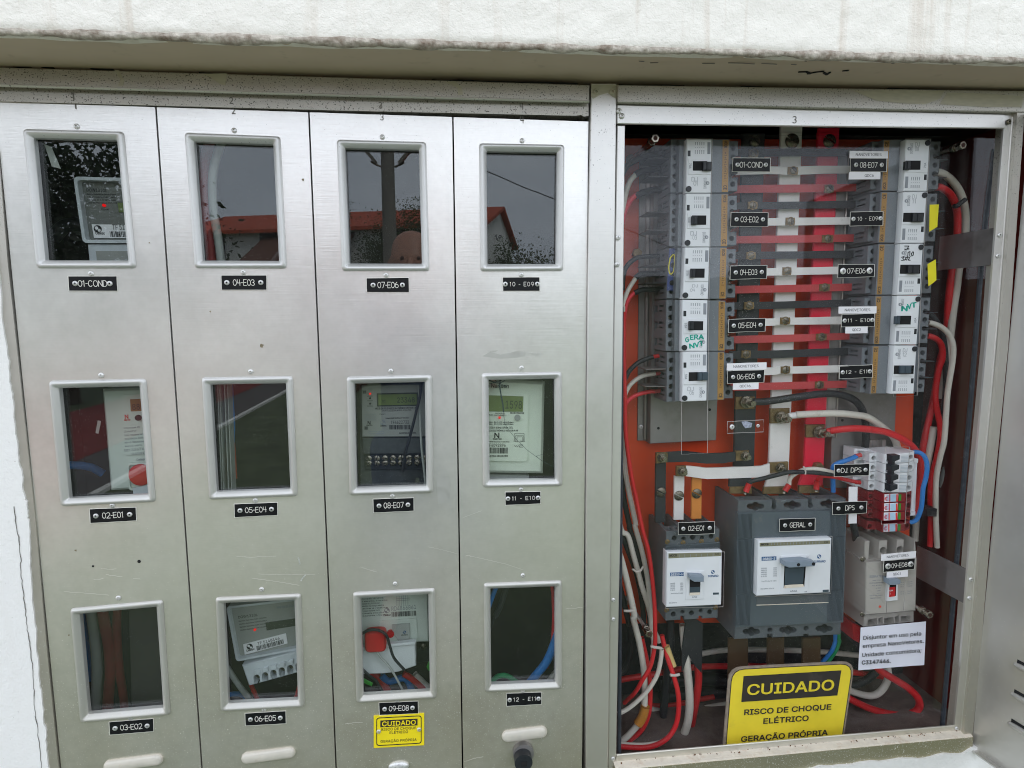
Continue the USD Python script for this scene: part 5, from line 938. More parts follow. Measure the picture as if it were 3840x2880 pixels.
for k, (a_, b_) in enumerate((('220/230', '65kA'), ('380/415', '50kA'), ('480/500', '35kA'), ('660/690', '30kA'), ('250', '25kA'))): txl(t, 'rating_print', a_, 'K', (411, 894+20*k), (468, 892+20*k), yp, 5, M_INKG); txl(t, 'rating_print', b_, 'K', (536, 888+20*k), (572, 887+20*k), yp, 5, M_INKG)
txl(t, 'rating_print', 'Ics=75% Icu 50-60Hz', 'K', (418, 1022), (566, 1016), yp, 4.5, M_INKG); txl(t, 'rating_print', 'IEC 60947-2 Cat. A', 'K', (408, 1098), (542, 1092), yp, 4.5, M_INKG)
t.add('dark_window', pslab('K', [(1032, 1104), (1092, 1100), (1092, 1122), (1032, 1126)], yp, .0003, 0), M_DARKTOGGLE)
t.add('switch_frame', pslab('K', [(610, 760), (898, 748), (885, 1136), (600, 1148)], yf-.0016, .0018, .0005), M_BWHITE); t.add('switch_recess', pslab('K', [(648, 815), (866, 806), (846, 1068), (640, 1084)], yf-.002, .0012, 0), M_HOLE); t.add('recess_face', pslab('K', [(654, 880), (846, 872), (832, 1040), (650, 1054)], yf-.0024, .0006, 0), M_DARKTOGGLE); t.add('recess_sill', pslab('K', [(650, 1056), (834, 1044), (846, 1072), (640, 1088)], yf-.0024, .0006, 0), M_SILL)
lv = t.add('lever', pslab('K', [(652, 818), (860, 806), (966, 828), (958, 868), (700, 884), (652, 866)], yf-.020, .018, .0016), M_TOGGLE)
for x, y_ in ((788, 850), (938, 842)): w = at('K', x, y_, yf-.0203); t.sub(lv, 'padlock_hole', cyl((w[0], w[2]), .0033, yf-.0206, yf-.0201, 16), M_HOLE)
txl(t, 'lettering', '450A', 'K', (704, 1126), (774, 1122), yf-.002, 8.5, M_INKG); txl(t, 'lettering', 'off', 'K', (848, 1128), (874, 1127), yf-.002, 6, M_INKG); txl(t, 'lettering', 'on', 'K', (866, 780), (890, 779), yf-.002, 5, M_INKG); txl(t, 'lettering', 'LINE', 'K', (612, 216), (668, 213), yb+.0037, 6, M_INKG); t.done()
for i, (pts, lab) in enumerate((([(282, -20), (530, -30), (532, 700), (275, 700)], 'left brown metal strap below the main breaker'), ([(780, -20), (992, -30), (992, 700), (775, 700)], 'middle brown metal strap below the main breaker'), ([(1228, -20), (1455, -30), (1462, 700), (1220, 700)], 'right brown metal strap below the main breaker'))):
    th = Thing('metal_strap', lab, 'bus strip'); th.add('strap', pslab('O', pts, .118, .005), M_STRAP); th.done()

# ================================================================== beige breaker
t = Thing('beige_breaker', 'beige SIBRATEC breaker with a red ON switch and a grey lever', 'breaker'); yb = .066
q = quad('M', (412, 25), (938, -14), (925, 525), (405, 570)); b = q.slab(0, 0, 1, 1, yb, .095, .0016)
q2 = quad('I', (418, 1180), (918, 1160), (936, 1400), (412, 1440)); top = q2.slab(-.04, .02, 1, 1.1, yb+.012, .080, .0012); z0 = q2.xz(.5, 0, yb)[1]; Xu = lambda u: q2.xz(u, .5, yb+.012)[0]
for u0, u1 in ((.04, .24), (.40, .60), (.735, .955)): top = top - box(Xu(u0), Xu(u1), yb-.01, .15, z0-.045, z0+.08)
for u in (.33, .67): top = top - cyl((Xu(u), z0-.028), .0075, yb, yb+.05, 18)
q3 = quad('M', (388, 590), (905, 545), (905, 640), (385, 692)); bt = q3.slab(0, -.35, 1, 1.02, yb+.010, .085, .0012)
for pts in ([(425, 618), (522, 604), (522, 672), (422, 690)], [(597, 602), (696, 590), (694, 660), (595, 668)], [(767, 584), (868, 575), (866, 630), (768, 640)], [(537, 605), (582, 588), (582, 655), (537, 660)], [(708, 590), (752, 572), (752, 645), (708, 652)]): bt = bt - ext([poly('M', pts, yb+.010)], yb, .03)
t.add('body', b+top+bt, M_BEIGE)
yp = yb-.0003
txl(t, 'lettering', 'SIBRATEC', 'M', (444, 184), (592, 178), yp, 9.5, M_INKG, True)
for k, (tx, x0, x1) in enumerate((('SBM 125A', 476, 560), ('DISJUNTOR CAIXA MOLDADA', 442, 590), ('AC 690V', 470, 570), ('AC 380V', 510, 565), ('125A', 520, 560), ('+40 C', 518, 556), ('Curvas de disparo', 446, 580), ('magnetico e 25In', 452, 565))): txl(t, 'rating_print', tx, 'M', (x0, 218+27*k-(0 if k < 6 else 6)), (x1, 213+27*k-(0 if k < 6 else 6)), yp, 4.2, M_INKG)
for k in range(5): txl(t, 'rating_print', 'Icu kA', 'M', (838, 232+22*k+(30 if k > 2 else 0)), (890, 228+22*k+(30 if k > 2 else 0)), yp, 4, M_INKG); txl(t, 'rating_print', 'Ue V', 'M', (765, 240+22*k+(30 if k > 2 else 0)), (800, 237+22*k+(30 if k > 2 else 0)), yp, 4, M_INKG)
w = at('M', 552, 483, yp); t.add('test_button', cyl((w[0], w[2]), .0026, yb-.001, yb+.001, 18), mat('red_dot', '#e2553f', .5))
for pts in ([(626, 240), (630, 330), (620, 440), (622, 552)], [(818, 185), (812, 300), (806, 420), (796, 520)], [(412, 568), (620, 552), (920, 526)]): t.add('seam', shape_ext(LineString(poly('M', pts, yp)).buffer(.0006), yp, .0003), M_CRACK)
t.add('switch_frame', pslab('M', [(636, 200), (742, 190), (738, 418), (628, 432)], yb-.006, .008, .0008), M_BWHITE); t.add('switch_recess', pslab('M', [(655, 206), (722, 198), (718, 372), (652, 384)], yb-.0064, .002, 0), M_HOLE); t.add('red_window', pslab('M', [(652, 284), (712, 278), (710, 376), (650, 384)], yb-.0068, .0006, 0), M_RED)
txl(t, 'lettering', 'ON', 'M', (652, 326), (688, 322), yb-.0072, 6, M_BWHITE, True); txl(t, 'lettering', 'I', 'M', (662, 356), (667, 355), yb-.0072, 6, M_BWHITE)
t.add('lever', pslab('M', [(655, 206), (716, 204), (772, 210), (768, 252), (712, 262), (655, 262)], yb-.022, .018, .0014), M_TOGGLE)
for x, y_ in ((376, 1372),): w = at('I', x, y_, yb+.008); t.add('screw', screw((w[0], w[2]), yb+.008, .006), M_NUT)
w = at('M', 372, 562, yb+.008); t.add('screw', screw((w[0], w[2]), yb+.008, .006), M_NUT); t.done()
single('red_block', pslab('M', [(268, 655), (352, 690), (340, 862), (280, 830)], .10, .05), M_RED, 'red plastic block half hidden behind the paper note', 'block')

# ================================================================== DIN rail with miniature breakers and surge arresters
dr = Thing('din_rail', 'pale metal DIN rail carrying the white and maroon modules', 'rail'); dr.add('rail', slab([xz(p, .138) for p in (S('I', 432, 130), S('I', 618, 138), S('I', 522, 1140), S('I', 420, 1135))], .138, .004), M_RAIL); dr.add('lip', slab([xz(p, .130) for p in (S('I', 432, 135), S('I', 470, 136), S('I', 450, 1135), S('I', 420, 1135))], .130, .012), M_RAIL); dr.add('lip', slab([xz(p, .130) for p in (S('I', 580, 136), S('I', 618, 138), S('I', 522, 1135), S('I', 495, 1135))], .130, .012), M_RAIL); dr.done()
ORD4 = ['top', 'second', 'third', 'bottom']
LM = [(445, 272, 615, 288), (441, 372, 612, 389), (437, 472, 606, 492), (432, 570, 596, 588), (428, 665, 588, 688)]
def rowq(xl0, xl1, A, B): return None
for k in range(4):
    a, c = k/4, (k+1)/4
    def L(x0, x1, f): return x0+(x1-x0)*f
    def edge_x(xt, xb, f): return xt+(xb-xt)*f
    # columns: outer terminal step, raised shoulder, front face, far step; the rows run nearly level
    Yl = lambda x, f: (225+.27*(x-290))*0 + np.interp(x, [290, 445, 615, 855, 910], [[225, 272, 288, 270, 250][j] + ([614, 665, 688, 684, 650][j]-[225, 272, 288, 270, 250][j])*f for j in range(5)])
    xo = lambda f: edge_x(290, 268, f); xs = lambda f: edge_x(445, 428, f); xf = lambda f: edge_x(615, 588, f); xr = lambda f: edge_x(856, 826, f); xe = lambda f: edge_x(912, 884, f)
    e = .006
    def cell(xa, xb, y, th, m_=None): return slab(poly('I', [(xa(a+e), Yl(xa(a), a+e)), (xb(a+e), Yl(xb(a), a+e)), (xb(c-e), Yl(xb(c), c-e)), (xa(c-e), Yl(xa(c), c-e))], y), y, th, .0007)
    t = Thing('miniature_breaker', f'{ORD4[k]} white miniature breaker of the four on the DIN rail', 'breaker', 'white miniature breakers on the DIN rail')
    bd = cell(xo, xr, .100, .034) + cell(xs, xr, .076, .05) + cell(xf, xr, .050, .06) + cell(xr, xe, .078, .05)
    m_ = (a+c)/2
    for xx, yy in ((492-30*m_*1.0, .076), (878-34*m_, .078)): w = at('I', xx, Yl(xx, m_), yy); bd = bd - cyl((w[0], w[2]), .0050, yy-.003, yy+.012, 16)
    w = at('I', 345-12*m_, Yl(345, m_)-12, .100); bd = bd - box(w[0]-.006, w[0]+.006, .09, .11, w[2]-.006, w[2]+.006); w2 = at('I', 385-12*m_, Yl(385, m_), .100); bd = bd - cyl((w2[0], w2[2]), .0026, .09, .11, 12)
    t.add('body', bd, M_BWHITE)
    for xx, yy in ((492-30*m_, .076), (878-34*m_, .078)): w = at('I', xx, Yl(xx, m_), yy); t.add('terminal_screw', screw((w[0], w[2]), yy+.008, .0042, .8), M_NUT)
    cx = 714-32*m_; cy = Yl(720, m_)
    t.add('white_slot', pslab('I', [(690-30*m_, cy-42), (772-30*m_, cy-46), (770-30*m_, cy+36), (688-30*m_, cy+40)], .0490, .002, .0004), M_TAG)
    t.add('toggle', pslab('I', [(690-30*m_, cy-30), (768-30*m_, cy-34), (766-30*m_, cy+10), (735-30*m_, cy+16), (690-30*m_, cy+40)], .034, .016, .0012), M_BLACK)
    if k < 3: t.add('tie_bar', pslab('I', [(690-30*m_, cy+30), (716-30*m_, cy+28), (712-30*m_, cy+78), (684-30*m_, cy+82)], .036, .012, .001), M_BLACK)
    y0 = .0496
    for j, (xx, col) in enumerate(((640, M_INKG), (795, M_LABELBLUE))):
        w = at('I', xx-30*m_, cy+20, y0)
        if j == 0: t.add('emblem', shape_ext(Polygon([(w[0]+.0036*math.cos(i*.4), w[2]+.0036*math.sin(i*.4)) for i in range(16)]).difference(Polygon([(w[0]+.0018*math.cos(i*.4), w[2]+.0018*math.sin(i*.4)) for i in range(16)])), y0, .0003), M_INKG); w3 = at('I', 665-30*m_, cy+22, y0); t.add('print', join([box(w3[0], w3[0]+.006, y0, y0+.0003, w3[2]+i*.0022, w3[2]+.0009+i*.0022) for i in range(2)]), M_INKG)
        else: t.add('print', join([box(w[0]-.004, w[0]+.012, y0, y0+.0003, w[2]-.003+i*.0028, w[2]-.0017+i*.0028) for i in range(5)]), mat('faint_print', '#b9c2ca', .6))
    t.done()
for k in range(4):
    d = 0 if k < 3 else 28
    Ym = lambda x, f: np.interp(x, [320, 430, 580, 825, 880], [[622, 668, 690, 690, 655][j]+([980, 1056, 1078, 1062, 1030][j]-[622, 668, 690, 690, 655][j])*f for j in range(5)])
    a, c = k/4, (k+1)/4; m_ = (a+c)/2; e = .008; dd = d*.36
    xo = lambda f: 322+8*f; xs = lambda f: 430-14*f; xf = lambda f: 588-14*f; xr = lambda f: 820-14*f; xe = lambda f: 882-24*f
    def cell(xa, xb, y, th, dy=0): return slab(poly('I', [(xa(a), Ym(xa(a), a+e)+dy), (xb(a), Ym(xb(a), a+e)+dy), (xb(c), Ym(xb(c), c-e)+dy), (xa(c), Ym(xa(c), c-e)+dy)], y), y, th, .0007)
    dy = 22 if k == 3 else 0; yfr = .050 if k < 3 else .060
    t = Thing('surge_arrester', ['top', 'second', 'third', 'lowest, slightly pulled away'][k] + ' maroon surge arrester with a green flag', 'surge arrester', 'maroon surge arresters on the DIN rail')
    bd = cell(xo, xr, .100, .034, dy)+cell(xs, xr, .078, .05, dy)+cell(xf, xr, yfr, .06, dy)+cell(xr, xe, .080, .05, dy)
    for xx, yy in ((458, .078), (848, .080)): w = at('I', xx-4*k, Ym(xx, m_)+dy, yy); bd = bd - cyl((w[0], w[2]), .0050, yy-.003, yy+.012, 16)
    t.add('body', bd, M_MAROON); yl = yfr-.0005; top_, bot = Ym(670, a)+8+dy, Ym(670, c)-6+dy
    t.add('label', pslab('I', [(601-3*k, top_+2), (742-3*k, top_-4), (738-3*k, bot-4), (599-3*k, bot+2)], yl, .0005, 0), M_TAG)
    for x0, x1, mm in ((648, 660, M_LABELRED), (664, 720, M_LABELBLUE), (722, 738, M_LABELRED)): t.add('label_band', pslab('I', [(x0-3*k, top_+4), (x1-3*k, top_+2), (x1-3*k, bot-4), (x0-3*k, bot-2)], yl-.0003, .0003, 0), mm)
    w = at('I', 622-3*k, (top_+bot)/2+8, yl-.0003); t.add('emblem', shape_ext(union_all([LineString(arc(w[0], w[2], r_, r_, 60, 300, 10)).buffer(.0005) for r_ in (.0018, .0036)]), yl-.0003, .0003), M_LABELRED)
    t.add('print', join([box(at('I', 670-3*k, 0, yl)[0], at('I', 715-3*k, 0, yl)[0], yl-.0006, yl-.0003, z_, z_+.0006) for z_ in np.linspace(at('I', 670, bot-14, yl)[2], at('I', 670, top_+14, yl)[2], 6)]), mat('blue_fine_print', '#5f8fb8', .6))
    t.add('status_flag', pslab('I', [(752-3*k, top_+4), (774-3*k, top_+2), (772-3*k, bot-12), (748-3*k, bot-10)], yl-.0002, .0006, 0), M_GREEN); t.done()
single('white_card', pslab('I', [(230, 624), (322, 622), (312, 1002), (228, 1006)], YA+.0035, .0008, 0), M_TAG, 'blank white card strip behind the clear cover, left of the arresters', 'card')
t = Thing('comb_busbar', 'white comb busbar along the right side of the modules', 'busbar'); t.add('cover', pslab('I', [(905, 330), (944, 338), (918, 920), (872, 925)], .086, .012), M_TAG); t.add('end_cap', pslab('I', [(908, 326), (952, 334), (950, 376), (908, 374)], .082, .02), M_TAG); t.add('end_cap', pslab('I', [(872, 884), (924, 880), (922, 920), (870, 926)], .082, .02), M_TAG); t.done()

# ================================================================== cables
def cable(label, m_, r, pts, name='cable', extra=(), cat='cable', group=None):
    """pts: (view, x, y, depth); r in source pixels of half width; extra: (name, material, pts, r)"""
    P = [at(*p) for p in pts]; k = (np.mean([p[3] for p in pts])-CAM[1])/(FOC*3840)
    if not extra: return single(name, tube(P, r*k, 12), m_, label, cat, group, True)
    t = Thing(name, label, cat, group); t.add('sheath', tube(P, r*k, 12), m_, True)
    for n_, mm, pp, rr in extra: t.add(n_, tube([at(*p) for p in pp], rr*k, 12), mm, True)
    t.done()
def C(v, d, *pts): return [(v, x, y, d) for x, y in pts]
def CD(v, *pts): return [(v, x, y, d) for x, y, d in pts]
# tails of the left breakers
cable('black cable with a thick dark sleeve, topmost on the left edge of the bay', M_CBLACK, 11, C('A', .13, (40, 800), (130, 570), (260, 470), (450, 410), (640, 390)))
cable('white cable with a dark sleeve into the topmost left breaker', M_CWHITE, 10, C('A', .13, (100, 1100), (130, 880), (180, 720), (245, 640), (300, 610)), extra=[('sleeve', M_CBLACK, C('A', .13, (240, 640), (330, 595), (460, 580), (640, 580)), 12)])
cable('pink-red cable with a dark sleeve into the topmost left breaker', M_CPINK, 10, C('A', .13, (95, 1180), (130, 1040), (190, 920), (260, 860)), extra=[('sleeve', M_CBLACK, C('A', .13, (245, 880), (330, 835), (450, 805), (640, 790)), 12)])
cable('black cable into the third left breaker, bowed at the left edge', M_CBLACK, 9, C('D', .125, (104, 420), (112, 260), (150, 150), (240, 65), (340, 38), (580, 28)))
cable('white cable with a black sleeve into the third left breaker', M_CWHITE, 8.5, C('D', .12, (104, 760), (122, 560), (160, 430), (250, 285), (290, 255)), extra=[('sleeve', M_CBLACK, C('D', .12, (248, 280), (320, 230), (430, 232), (580, 226)), 10.5)])
cable('red cable with a black sleeve into the third left breaker', M_CPINK, 7.5, C('D', .118, (110, 900), (130, 680), (160, 540), (240, 445), (280, 430)), extra=[('sleeve', M_CBLACK, C('D', .118, (236, 450), (330, 412), (430, 412), (580, 392)), 10)])
cable('black cable with a red tip into the lowest left breaker', M_CBLACK, 9, C('D', .115, (90, 1560), (140, 1410), (190, 1320), (300, 1225), (450, 1168)), extra=[('red_tip', M_CRED, C('D', .115, (440, 1172), (515, 1158)), 8)])
cable('white cable with a red tip into the lowest left breaker', M_CWHITE, 8.5, C('D', .115, (110, 1700), (135, 1590), (200, 1480), (320, 1392), (475, 1358)), extra=[('red_tip', M_STRIPRED, C('D', .115, (462, 1362), (530, 1356)), 8)])
cable('red cable with a dull red tip into the lowest left breaker', M_CPINK, 8, C('G', .112, (100, 330), (140, 195), (240, 105), (400, 58), (470, 52)), extra=[('red_tip', M_STRIPRED, C('G', .112, (460, 55), (535, 42)), 8.5)])
# long runs down the left edge
cable('long red cable down the left edge of the bay before the orange plate', M_CRED, 8.5, CD('D', (120, 660, .10), (118, 1000, .10), (124, 1400, .10)) + CD('G', (130, 120, .10), (138, 500, .10), (190, 930, .10), (262, 1290, .10)) + CD('J', (335, 430, .095), (395, 640, .09), (440, 960, .085), (468, 1300, .08), (472, 1560, .08)) + CD('N', (446, 330, .08), (400, 560, .08), (310, 720, .08), (230, 850, .09), (120, 960, .12)))
cable('long white cable beside the red one down the left edge of the bay', M_CWHITE, 10, CD('D', (104, 600, .11), (98, 1200, .115), (100, 1640, .115)) + CD('G', (108, 500, .115), (128, 900, .115), (178, 1200, .115), (250, 1540, .115)) + CD('J', (248, 380, .115), (330, 680, .115), (388, 980, .115), (415, 1240, .115), (430, 1500, .115)) + CD('N', (430, 300, .12), (420, 460, .13)))
cable('thick black cable behind the long white one at the left edge', M_CBLACK, 11, CD('G', (80, 900, .13), (118, 1250, .13), (180, 1560, .13)) + CD('J', (185, 400, .13), (262, 640, .13), (320, 900, .135), (380, 1180, .14), (420, 1500, .14)))
cable('dirty white tied cable crossing the orange plate at lower left', M_CWHITE, 11, CD('G', (60, 1500, .115), (100, 1640, .115)) + CD('J', (165, 480, .115), (222, 680, .115), (272, 860, .115), (325, 1060, .115), (400, 1290, .12), (450, 1520, .12)) + CD('N', (490, 300, .13)))
cable('black cable at the left edge under the dirty white cable', M_CBLACK, 11, CD('J', (60, 380, .125), (140, 580, .125), (210, 760, .13), (280, 980, .135), (330, 1260, .14), (350, 1620, .15)))
cable('straight dirty white cable nearest the left edge', M_CWHITE, 13, CD('J', (50, 620, .10), (118, 850, .10), (190, 1150, .10), (240, 1400, .10)) + CD('N', (215, 60, .10), (275, 300, .10), (320, 560, .10), (335, 800, .10), (330, 1010, .10), (290, 1150, .10), (180, 1290, .10), (70, 1390, .10)), extra=[('orange_sleeve', M_CORANGE, CD('N', (345, 990, .097), (312, 1110, .097), (262, 1190, .097)), 19)])
cable('black cable low at the left edge of the bay', M_CBLACK, 12, CD('J', (60, 1010, .12), (110, 1200, .12), (170, 1440, .12)) + CD('N', (170, 140, .13), (190, 380, .14), (120, 600, .15), (60, 640, .15)))
cable('red cable looping behind the dirty white one into the orange sleeve', M_CRED, 11, CD('N', (300, 260, .11), (350, 480, .11), (388, 720, .11), (392, 930, .11), (370, 1100, .11), (300, 1250, .11), (190, 1350, .11), (70, 1420, .11)))
cable('white cable sweeping to the lower left from under the long red one', M_CWHITE, 9, CD('N', (520, 380, .085), (505, 520, .085), (470, 660, .085), (390, 800, .085), (270, 930, .085), (160, 1020, .085), (50, 1080, .085)))
cable('bright red cable with a yellowed sleeve looping along the sill', M_CRED, 10, CD('N', (520, 230, .10), (545, 340, .095), (590, 500, .085), (650, 680, .075), (695, 860, .07), (700, 1040, .07), (670, 1200, .068), (590, 1330, .066), (460, 1412, .066), (300, 1442, .066), (60, 1428, .066)), extra=[('yellow_sleeve', M_CYEL, CD('N', (572, 350, .090), (610, 460, .088), (648, 568, .084)), 12)])
cable('thin dirty white cable lying along the sill behind the red loop', M_CWHITE, 7, CD('N', (60, 1395, .08), (280, 1408, .08), (430, 1395, .08), (540, 1360, .08), (640, 1260, .08)))
cable('thick white cable hanging below the mid-sized breaker', M_CWHITE, 16.5, CD('N', (748, 120, .125), (765, 320, .12), (788, 560, .115), (812, 800, .11), (818, 1000, .11), (795, 1180, .115), (745, 1330, .125), (700, 1450, .14)))
cable('thick red cable hanging behind the thick white one', M_CRED, 15.5, CD('N', (890, 300, .13), (906, 540, .13), (912, 720, .13), (890, 920, .13), (858, 1080, .135), (830, 1230, .145)))
for pts, lab in (([(742, 40), (850, 40), (800, 460), (738, 640), (736, 420), (775, 120)], 'left black strap under the mid-sized breaker'), ([(850, 40), (962, 110), (948, 640), (880, 570), (800, 440)], 'right black strap cut to a point under the mid-sized breaker')):
    single('black_strap', ext([poly('N', pts, .108)], .108, .004), M_CBLACK, lab, 'bus strip')
cable('black cable standing behind the mid-sized breaker outlets', M_CBLACK, 16, CD('N', (610, 60, .14), (610, 400, .15), (560, 800, .17), (530, 1200, .18), (520, 1400, .2)))
cable('red cable running level behind the lower cables', M_CRED, 12, CD('N', (40, 720, .18), (200, 690, .18), (400, 660, .18), (620, 615, .18), (900, 575, .18), (1300, 565, .18), (1700, 570, .18), (2300, 600, .19), (2900, 680, .2)))
cable('white cable running level behind the brown straps', M_CWHITE, 11, CD('N', (760, 520, .19), (850, 460, .19), (960, 430, .19), (1200, 395, .19), (1600, 390, .19), (2200, 410, .2), (2800, 470, .2)))
cable('dull white cable lying on the floor of the bay', M_CWHITE, 10, CD('N', (300, 1000, .2), (480, 1040, .2), (700, 1060, .2), (1000, 1010, .2), (1300, 960, .2)))
cable('dirty white cable crossing the floor behind the warning sign', M_CWHITE, 11, CD('N', (340, 1180, .19), (600, 1150, .19), (900, 1105, .19), (1200, 1040, .19), (1500, 1000, .2)))
cable('red cable low between black ones behind the lower cables', M_CRED, 10, CD('N', (330, 985, .21), (600, 990, .21), (900, 930, .21), (1080, 895, .21)))
cable('bundle-thick black cable low behind the warning sign', M_CBLACK, 26, CD('N', (480, 760, .225), (900, 700, .225), (1300, 740, .225), (1700, 800, .225)))
cable('thick black cable lowest of those behind the warning sign', M_CBLACK, 24, CD('N', (500, 900, .23), (900, 860, .23), (1300, 860, .23), (1800, 920, .23)))
# feed cables from the bus bars
cable('thick black cable from the nut on the black bus bar, arching right', M_CBLACK, 14.5, CD('H', (300, 172, .11), (480, 165, .108), (800, 118, .10), (1050, 85, .098), (1240, 82, .10), (1400, 120, .105), (1510, 200, .11), (1570, 330, .115), (1590, 500, .12), (1580, 700, .125), (1560, 900, .13)), extra=[('crimp_sleeve', M_CBLACK, CD('H', (305, 172, .11), (400, 170, .11), (490, 166, .107)), 12.5)])
cable('thick white cable from the nut on the white bus bar, arching right', M_CWHITE, 14, CD('H', (800, 318, .107), (1000, 308, .098), (1250, 302, .094), (1450, 318, .096), (1620, 352, .10)) + CD('I', (610, 30, .115), (700, 120, .125), (740, 240, .135)), extra=[('crimp_sleeve', M_BARWHITE, CD('H', (708, 338, .11), (780, 325, .109), (1000, 308, .098)), 13)])
cable('thick bright red cable from the nut on the red bus bar, arching right', M_CRED, 14, CD('H', (1190, 498, .107), (1320, 482, .098), (1470, 472, .094), (1620, 482, .092)) + CD('I', (440, 28, .092), (600, 52, .092), (730, 100, .094), (840, 165, .098), (920, 250, .105), (965, 380, .115), (970, 520, .125), (945, 680, .135), (920, 900, .14)), extra=[('crimp_sleeve', M_CRED, CD('H', (1140, 508, .11), (1200, 498, .107), (1310, 482, .099)), 12.5)])
fer = lambda a, b, d: [('red_ferrule', M_RED, C('H', d, a, b), 11.5), ('ring_lug', M_NUT, C('H', d, b, (b[0]-10 if b[0] < 700 else b[0]-28 if b[0] < 900 else b[0]-2, b[1]+26)), 7)]
cable('thin black cable from the left pole of the main breaker', M_CBLACK, 9, CD('H', (268, 1110, .090), (300, 1070, .088), (440, 1035, .085), (580, 1000, .080), (720, 968, .078), (860, 966, .076), (1050, 976, .074), (1230, 992, .074)), extra=fer((268, 1095), (232, 1190), .090))
cable('thin white cable from the middle pole of the main breaker', M_CWHITE, 8.5, CD('H', (722, 1110, .090), (728, 1050, .088), (770, 1000, .084), (860, 950, .080), (960, 930, .078), (1080, 936, .076), (1240, 975, .074)), extra=fer((722, 1108), (672, 1180), .090))
cable('thin red cable from the right pole of the main breaker', M_CRED, 8, CD('H', (1042, 1060, .092), (1060, 1030, .088), (1120, 1012, .082), (1230, 1022, .076), (1330, 1045, .078), (1480, 1078, .086)), extra=fer((1038, 1066), (1030, 1160), .092)+[('red_tip', M_RED, C('I', .088, (300, 572), (345, 578)), 9)])
cable('thin blue cable bent up to the top miniature breaker', M_CBLUE, 9.5, CD('H', (1222, 1190, .10), (1216, 1060, .098), (1212, 960, .094), (1222, 905, .09), (1270, 868, .087), (1380, 830, .085), (1480, 790, .09)), extra=[('red_tip', M_STRIPRED, C('I', .09, (298, 305), (355, 292)), 9)])
cable('thin blue cable looping right of the miniature breakers down to the arresters', M_CBLUE, 9, CD('I', (900, 262, .088), (960, 268, .08), (1015, 312, .075), (1040, 400, .073), (1030, 520, .073), (1000, 640, .073), (990, 760, .073), (975, 860, .075), (930, 965, .08), (860, 995, .086)))
single('cable_tie', tube([at('H', *p, .072) for p in ((885, 905), (905, 950), (905, 992))], .0017, 6), M_TIE, 'white tie round the thin cables above the main breaker', 'cable tie')
# cables right of the breakers
cable('white cable curving down from the topmost right breaker', M_CWHITE, 13.5, CD('C', (1040, 610, .10), (1100, 620, .10), (1190, 680, .11), (1280, 790, .12), (1340, 930, .13), (1365, 1100, .14), (1362, 1300, .145), (1345, 1560, .15)) + CD('F', (1320, 160, .15), (1290, 400, .15), (1255, 620, .15), (1228, 850, .15), (1200, 1080, .155), (1140, 1400, .16), (1100, 1640, .165)))
cable('red cable curving down from the topmost right breaker', M_CRED, 13, CD('C', (1040, 770, .10), (1100, 785, .10), (1190, 850, .11), (1250, 960, .12), (1275, 1100, .13), (1272, 1300, .14), (1262, 1560, .145)) + CD('F', (1238, 160, .15), (1215, 360, .15), (1190, 620, .155), (1180, 850, .16), (1150, 1050, .165), (1100, 1220, .17), (1030, 1640, .17)) + CD('I', (1030, 60, .17), (995, 240, .17), (970, 480, .17)))
cable('cream cable bowing out from the fourth right breaker and hanging down', M_CWHITE, 10.5, CD('F', (960, 782, .10), (1040, 800, .10), (1130, 845, .10), (1210, 930, .10), (1248, 1050, .10), (1242, 1220, .105), (1205, 1450, .11), (1180, 1650, .115)) + CD('I', (1220, 130, .12), (1180, 300, .125), (1140, 500, .13), (1130, 720, .13), (1132, 960, .135), (1145, 1250, .14)))
cable('red cable from the fourth right breaker passing under the cream one', M_CRED, 11, CD('F', (950, 935, .11), (1010, 945, .11), (1080, 985, .115), (1120, 1050, .12), (1130, 1180, .125), (1085, 1330, .13), (1050, 1640, .135)) + CD('I', (1180, 40, .14), (1150, 280, .145), (1095, 500, .15), (1075, 700, .15), (1080, 940, .15), (1070, 1240, .15)))
cable('black cable from the fourth right breaker behind the cream one', M_CBLACK, 11, CD('F', (960, 680, .125), (1030, 730, .125), (1100, 850, .13), (1145, 1020, .135), (1165, 1250, .14), (1160, 1640, .145)) + CD('I', (1160, 200, .15), (1140, 500, .155), (1110, 860, .16)))
cable('grey cable hanging far right behind the others', M_CGREY, 13, CD('C', (1400, 1500, .19)) + CD('F', (1385, 200, .19), (1345, 500, .19), (1310, 800, .19), (1290, 1150, .19), (1265, 1640, .19)) + CD('I', (1290, 200, .19), (1220, 500, .19), (1180, 800, .2), (1090, 1100, .2)))
cable('dull red cable at the far right of the hanging bundle', M_CRED, 11, CD('F', (1420, 300, .21), (1390, 600, .21), (1370, 1000, .21), (1350, 1640, .21)))
cable('dirty white cable hanging lower right beside the arresters', M_CWHITE, 13, CD('I', (1110, 0, .16), (1070, 240, .16), (1020, 480, .165), (960, 720, .17), (930, 950, .18), (915, 1180, .18)))
single('cable_tie', tube([at('C', *p, .105) for p in ((1235, 985), (1270, 985), (1300, 958), (1362, 912))], .0045, 8), M_CBLACK, 'black tie round the red and white cables beside the upper yellow tape', 'cable tie')
single('cable_tie', pslab('I', [(1066, 852), (1168, 856), (1164, 942), (1062, 938)], .122, .030, .006), M_CBLACK, 'wide black tape round the hanging cables right of the arresters', 'cable tie')
cable('green cable beside a blue one below the main breaker', M_CGREEN, 8, CD('K', (1190, 1520, .12), (1190, 1590, .12)) + CD('O', (1690, 20, .12), (1655, 120, .12), (1590, 220, .125), (1500, 330, .13)))
cable('blue cable beside a green one below the main breaker', M_CBLUE, 8, CD('K', (1158, 1520, .12), (1155, 1600, .12)) + CD('O', (1640, 20, .12), (1605, 120, .12), (1540, 210, .125), (1440, 320, .13)))
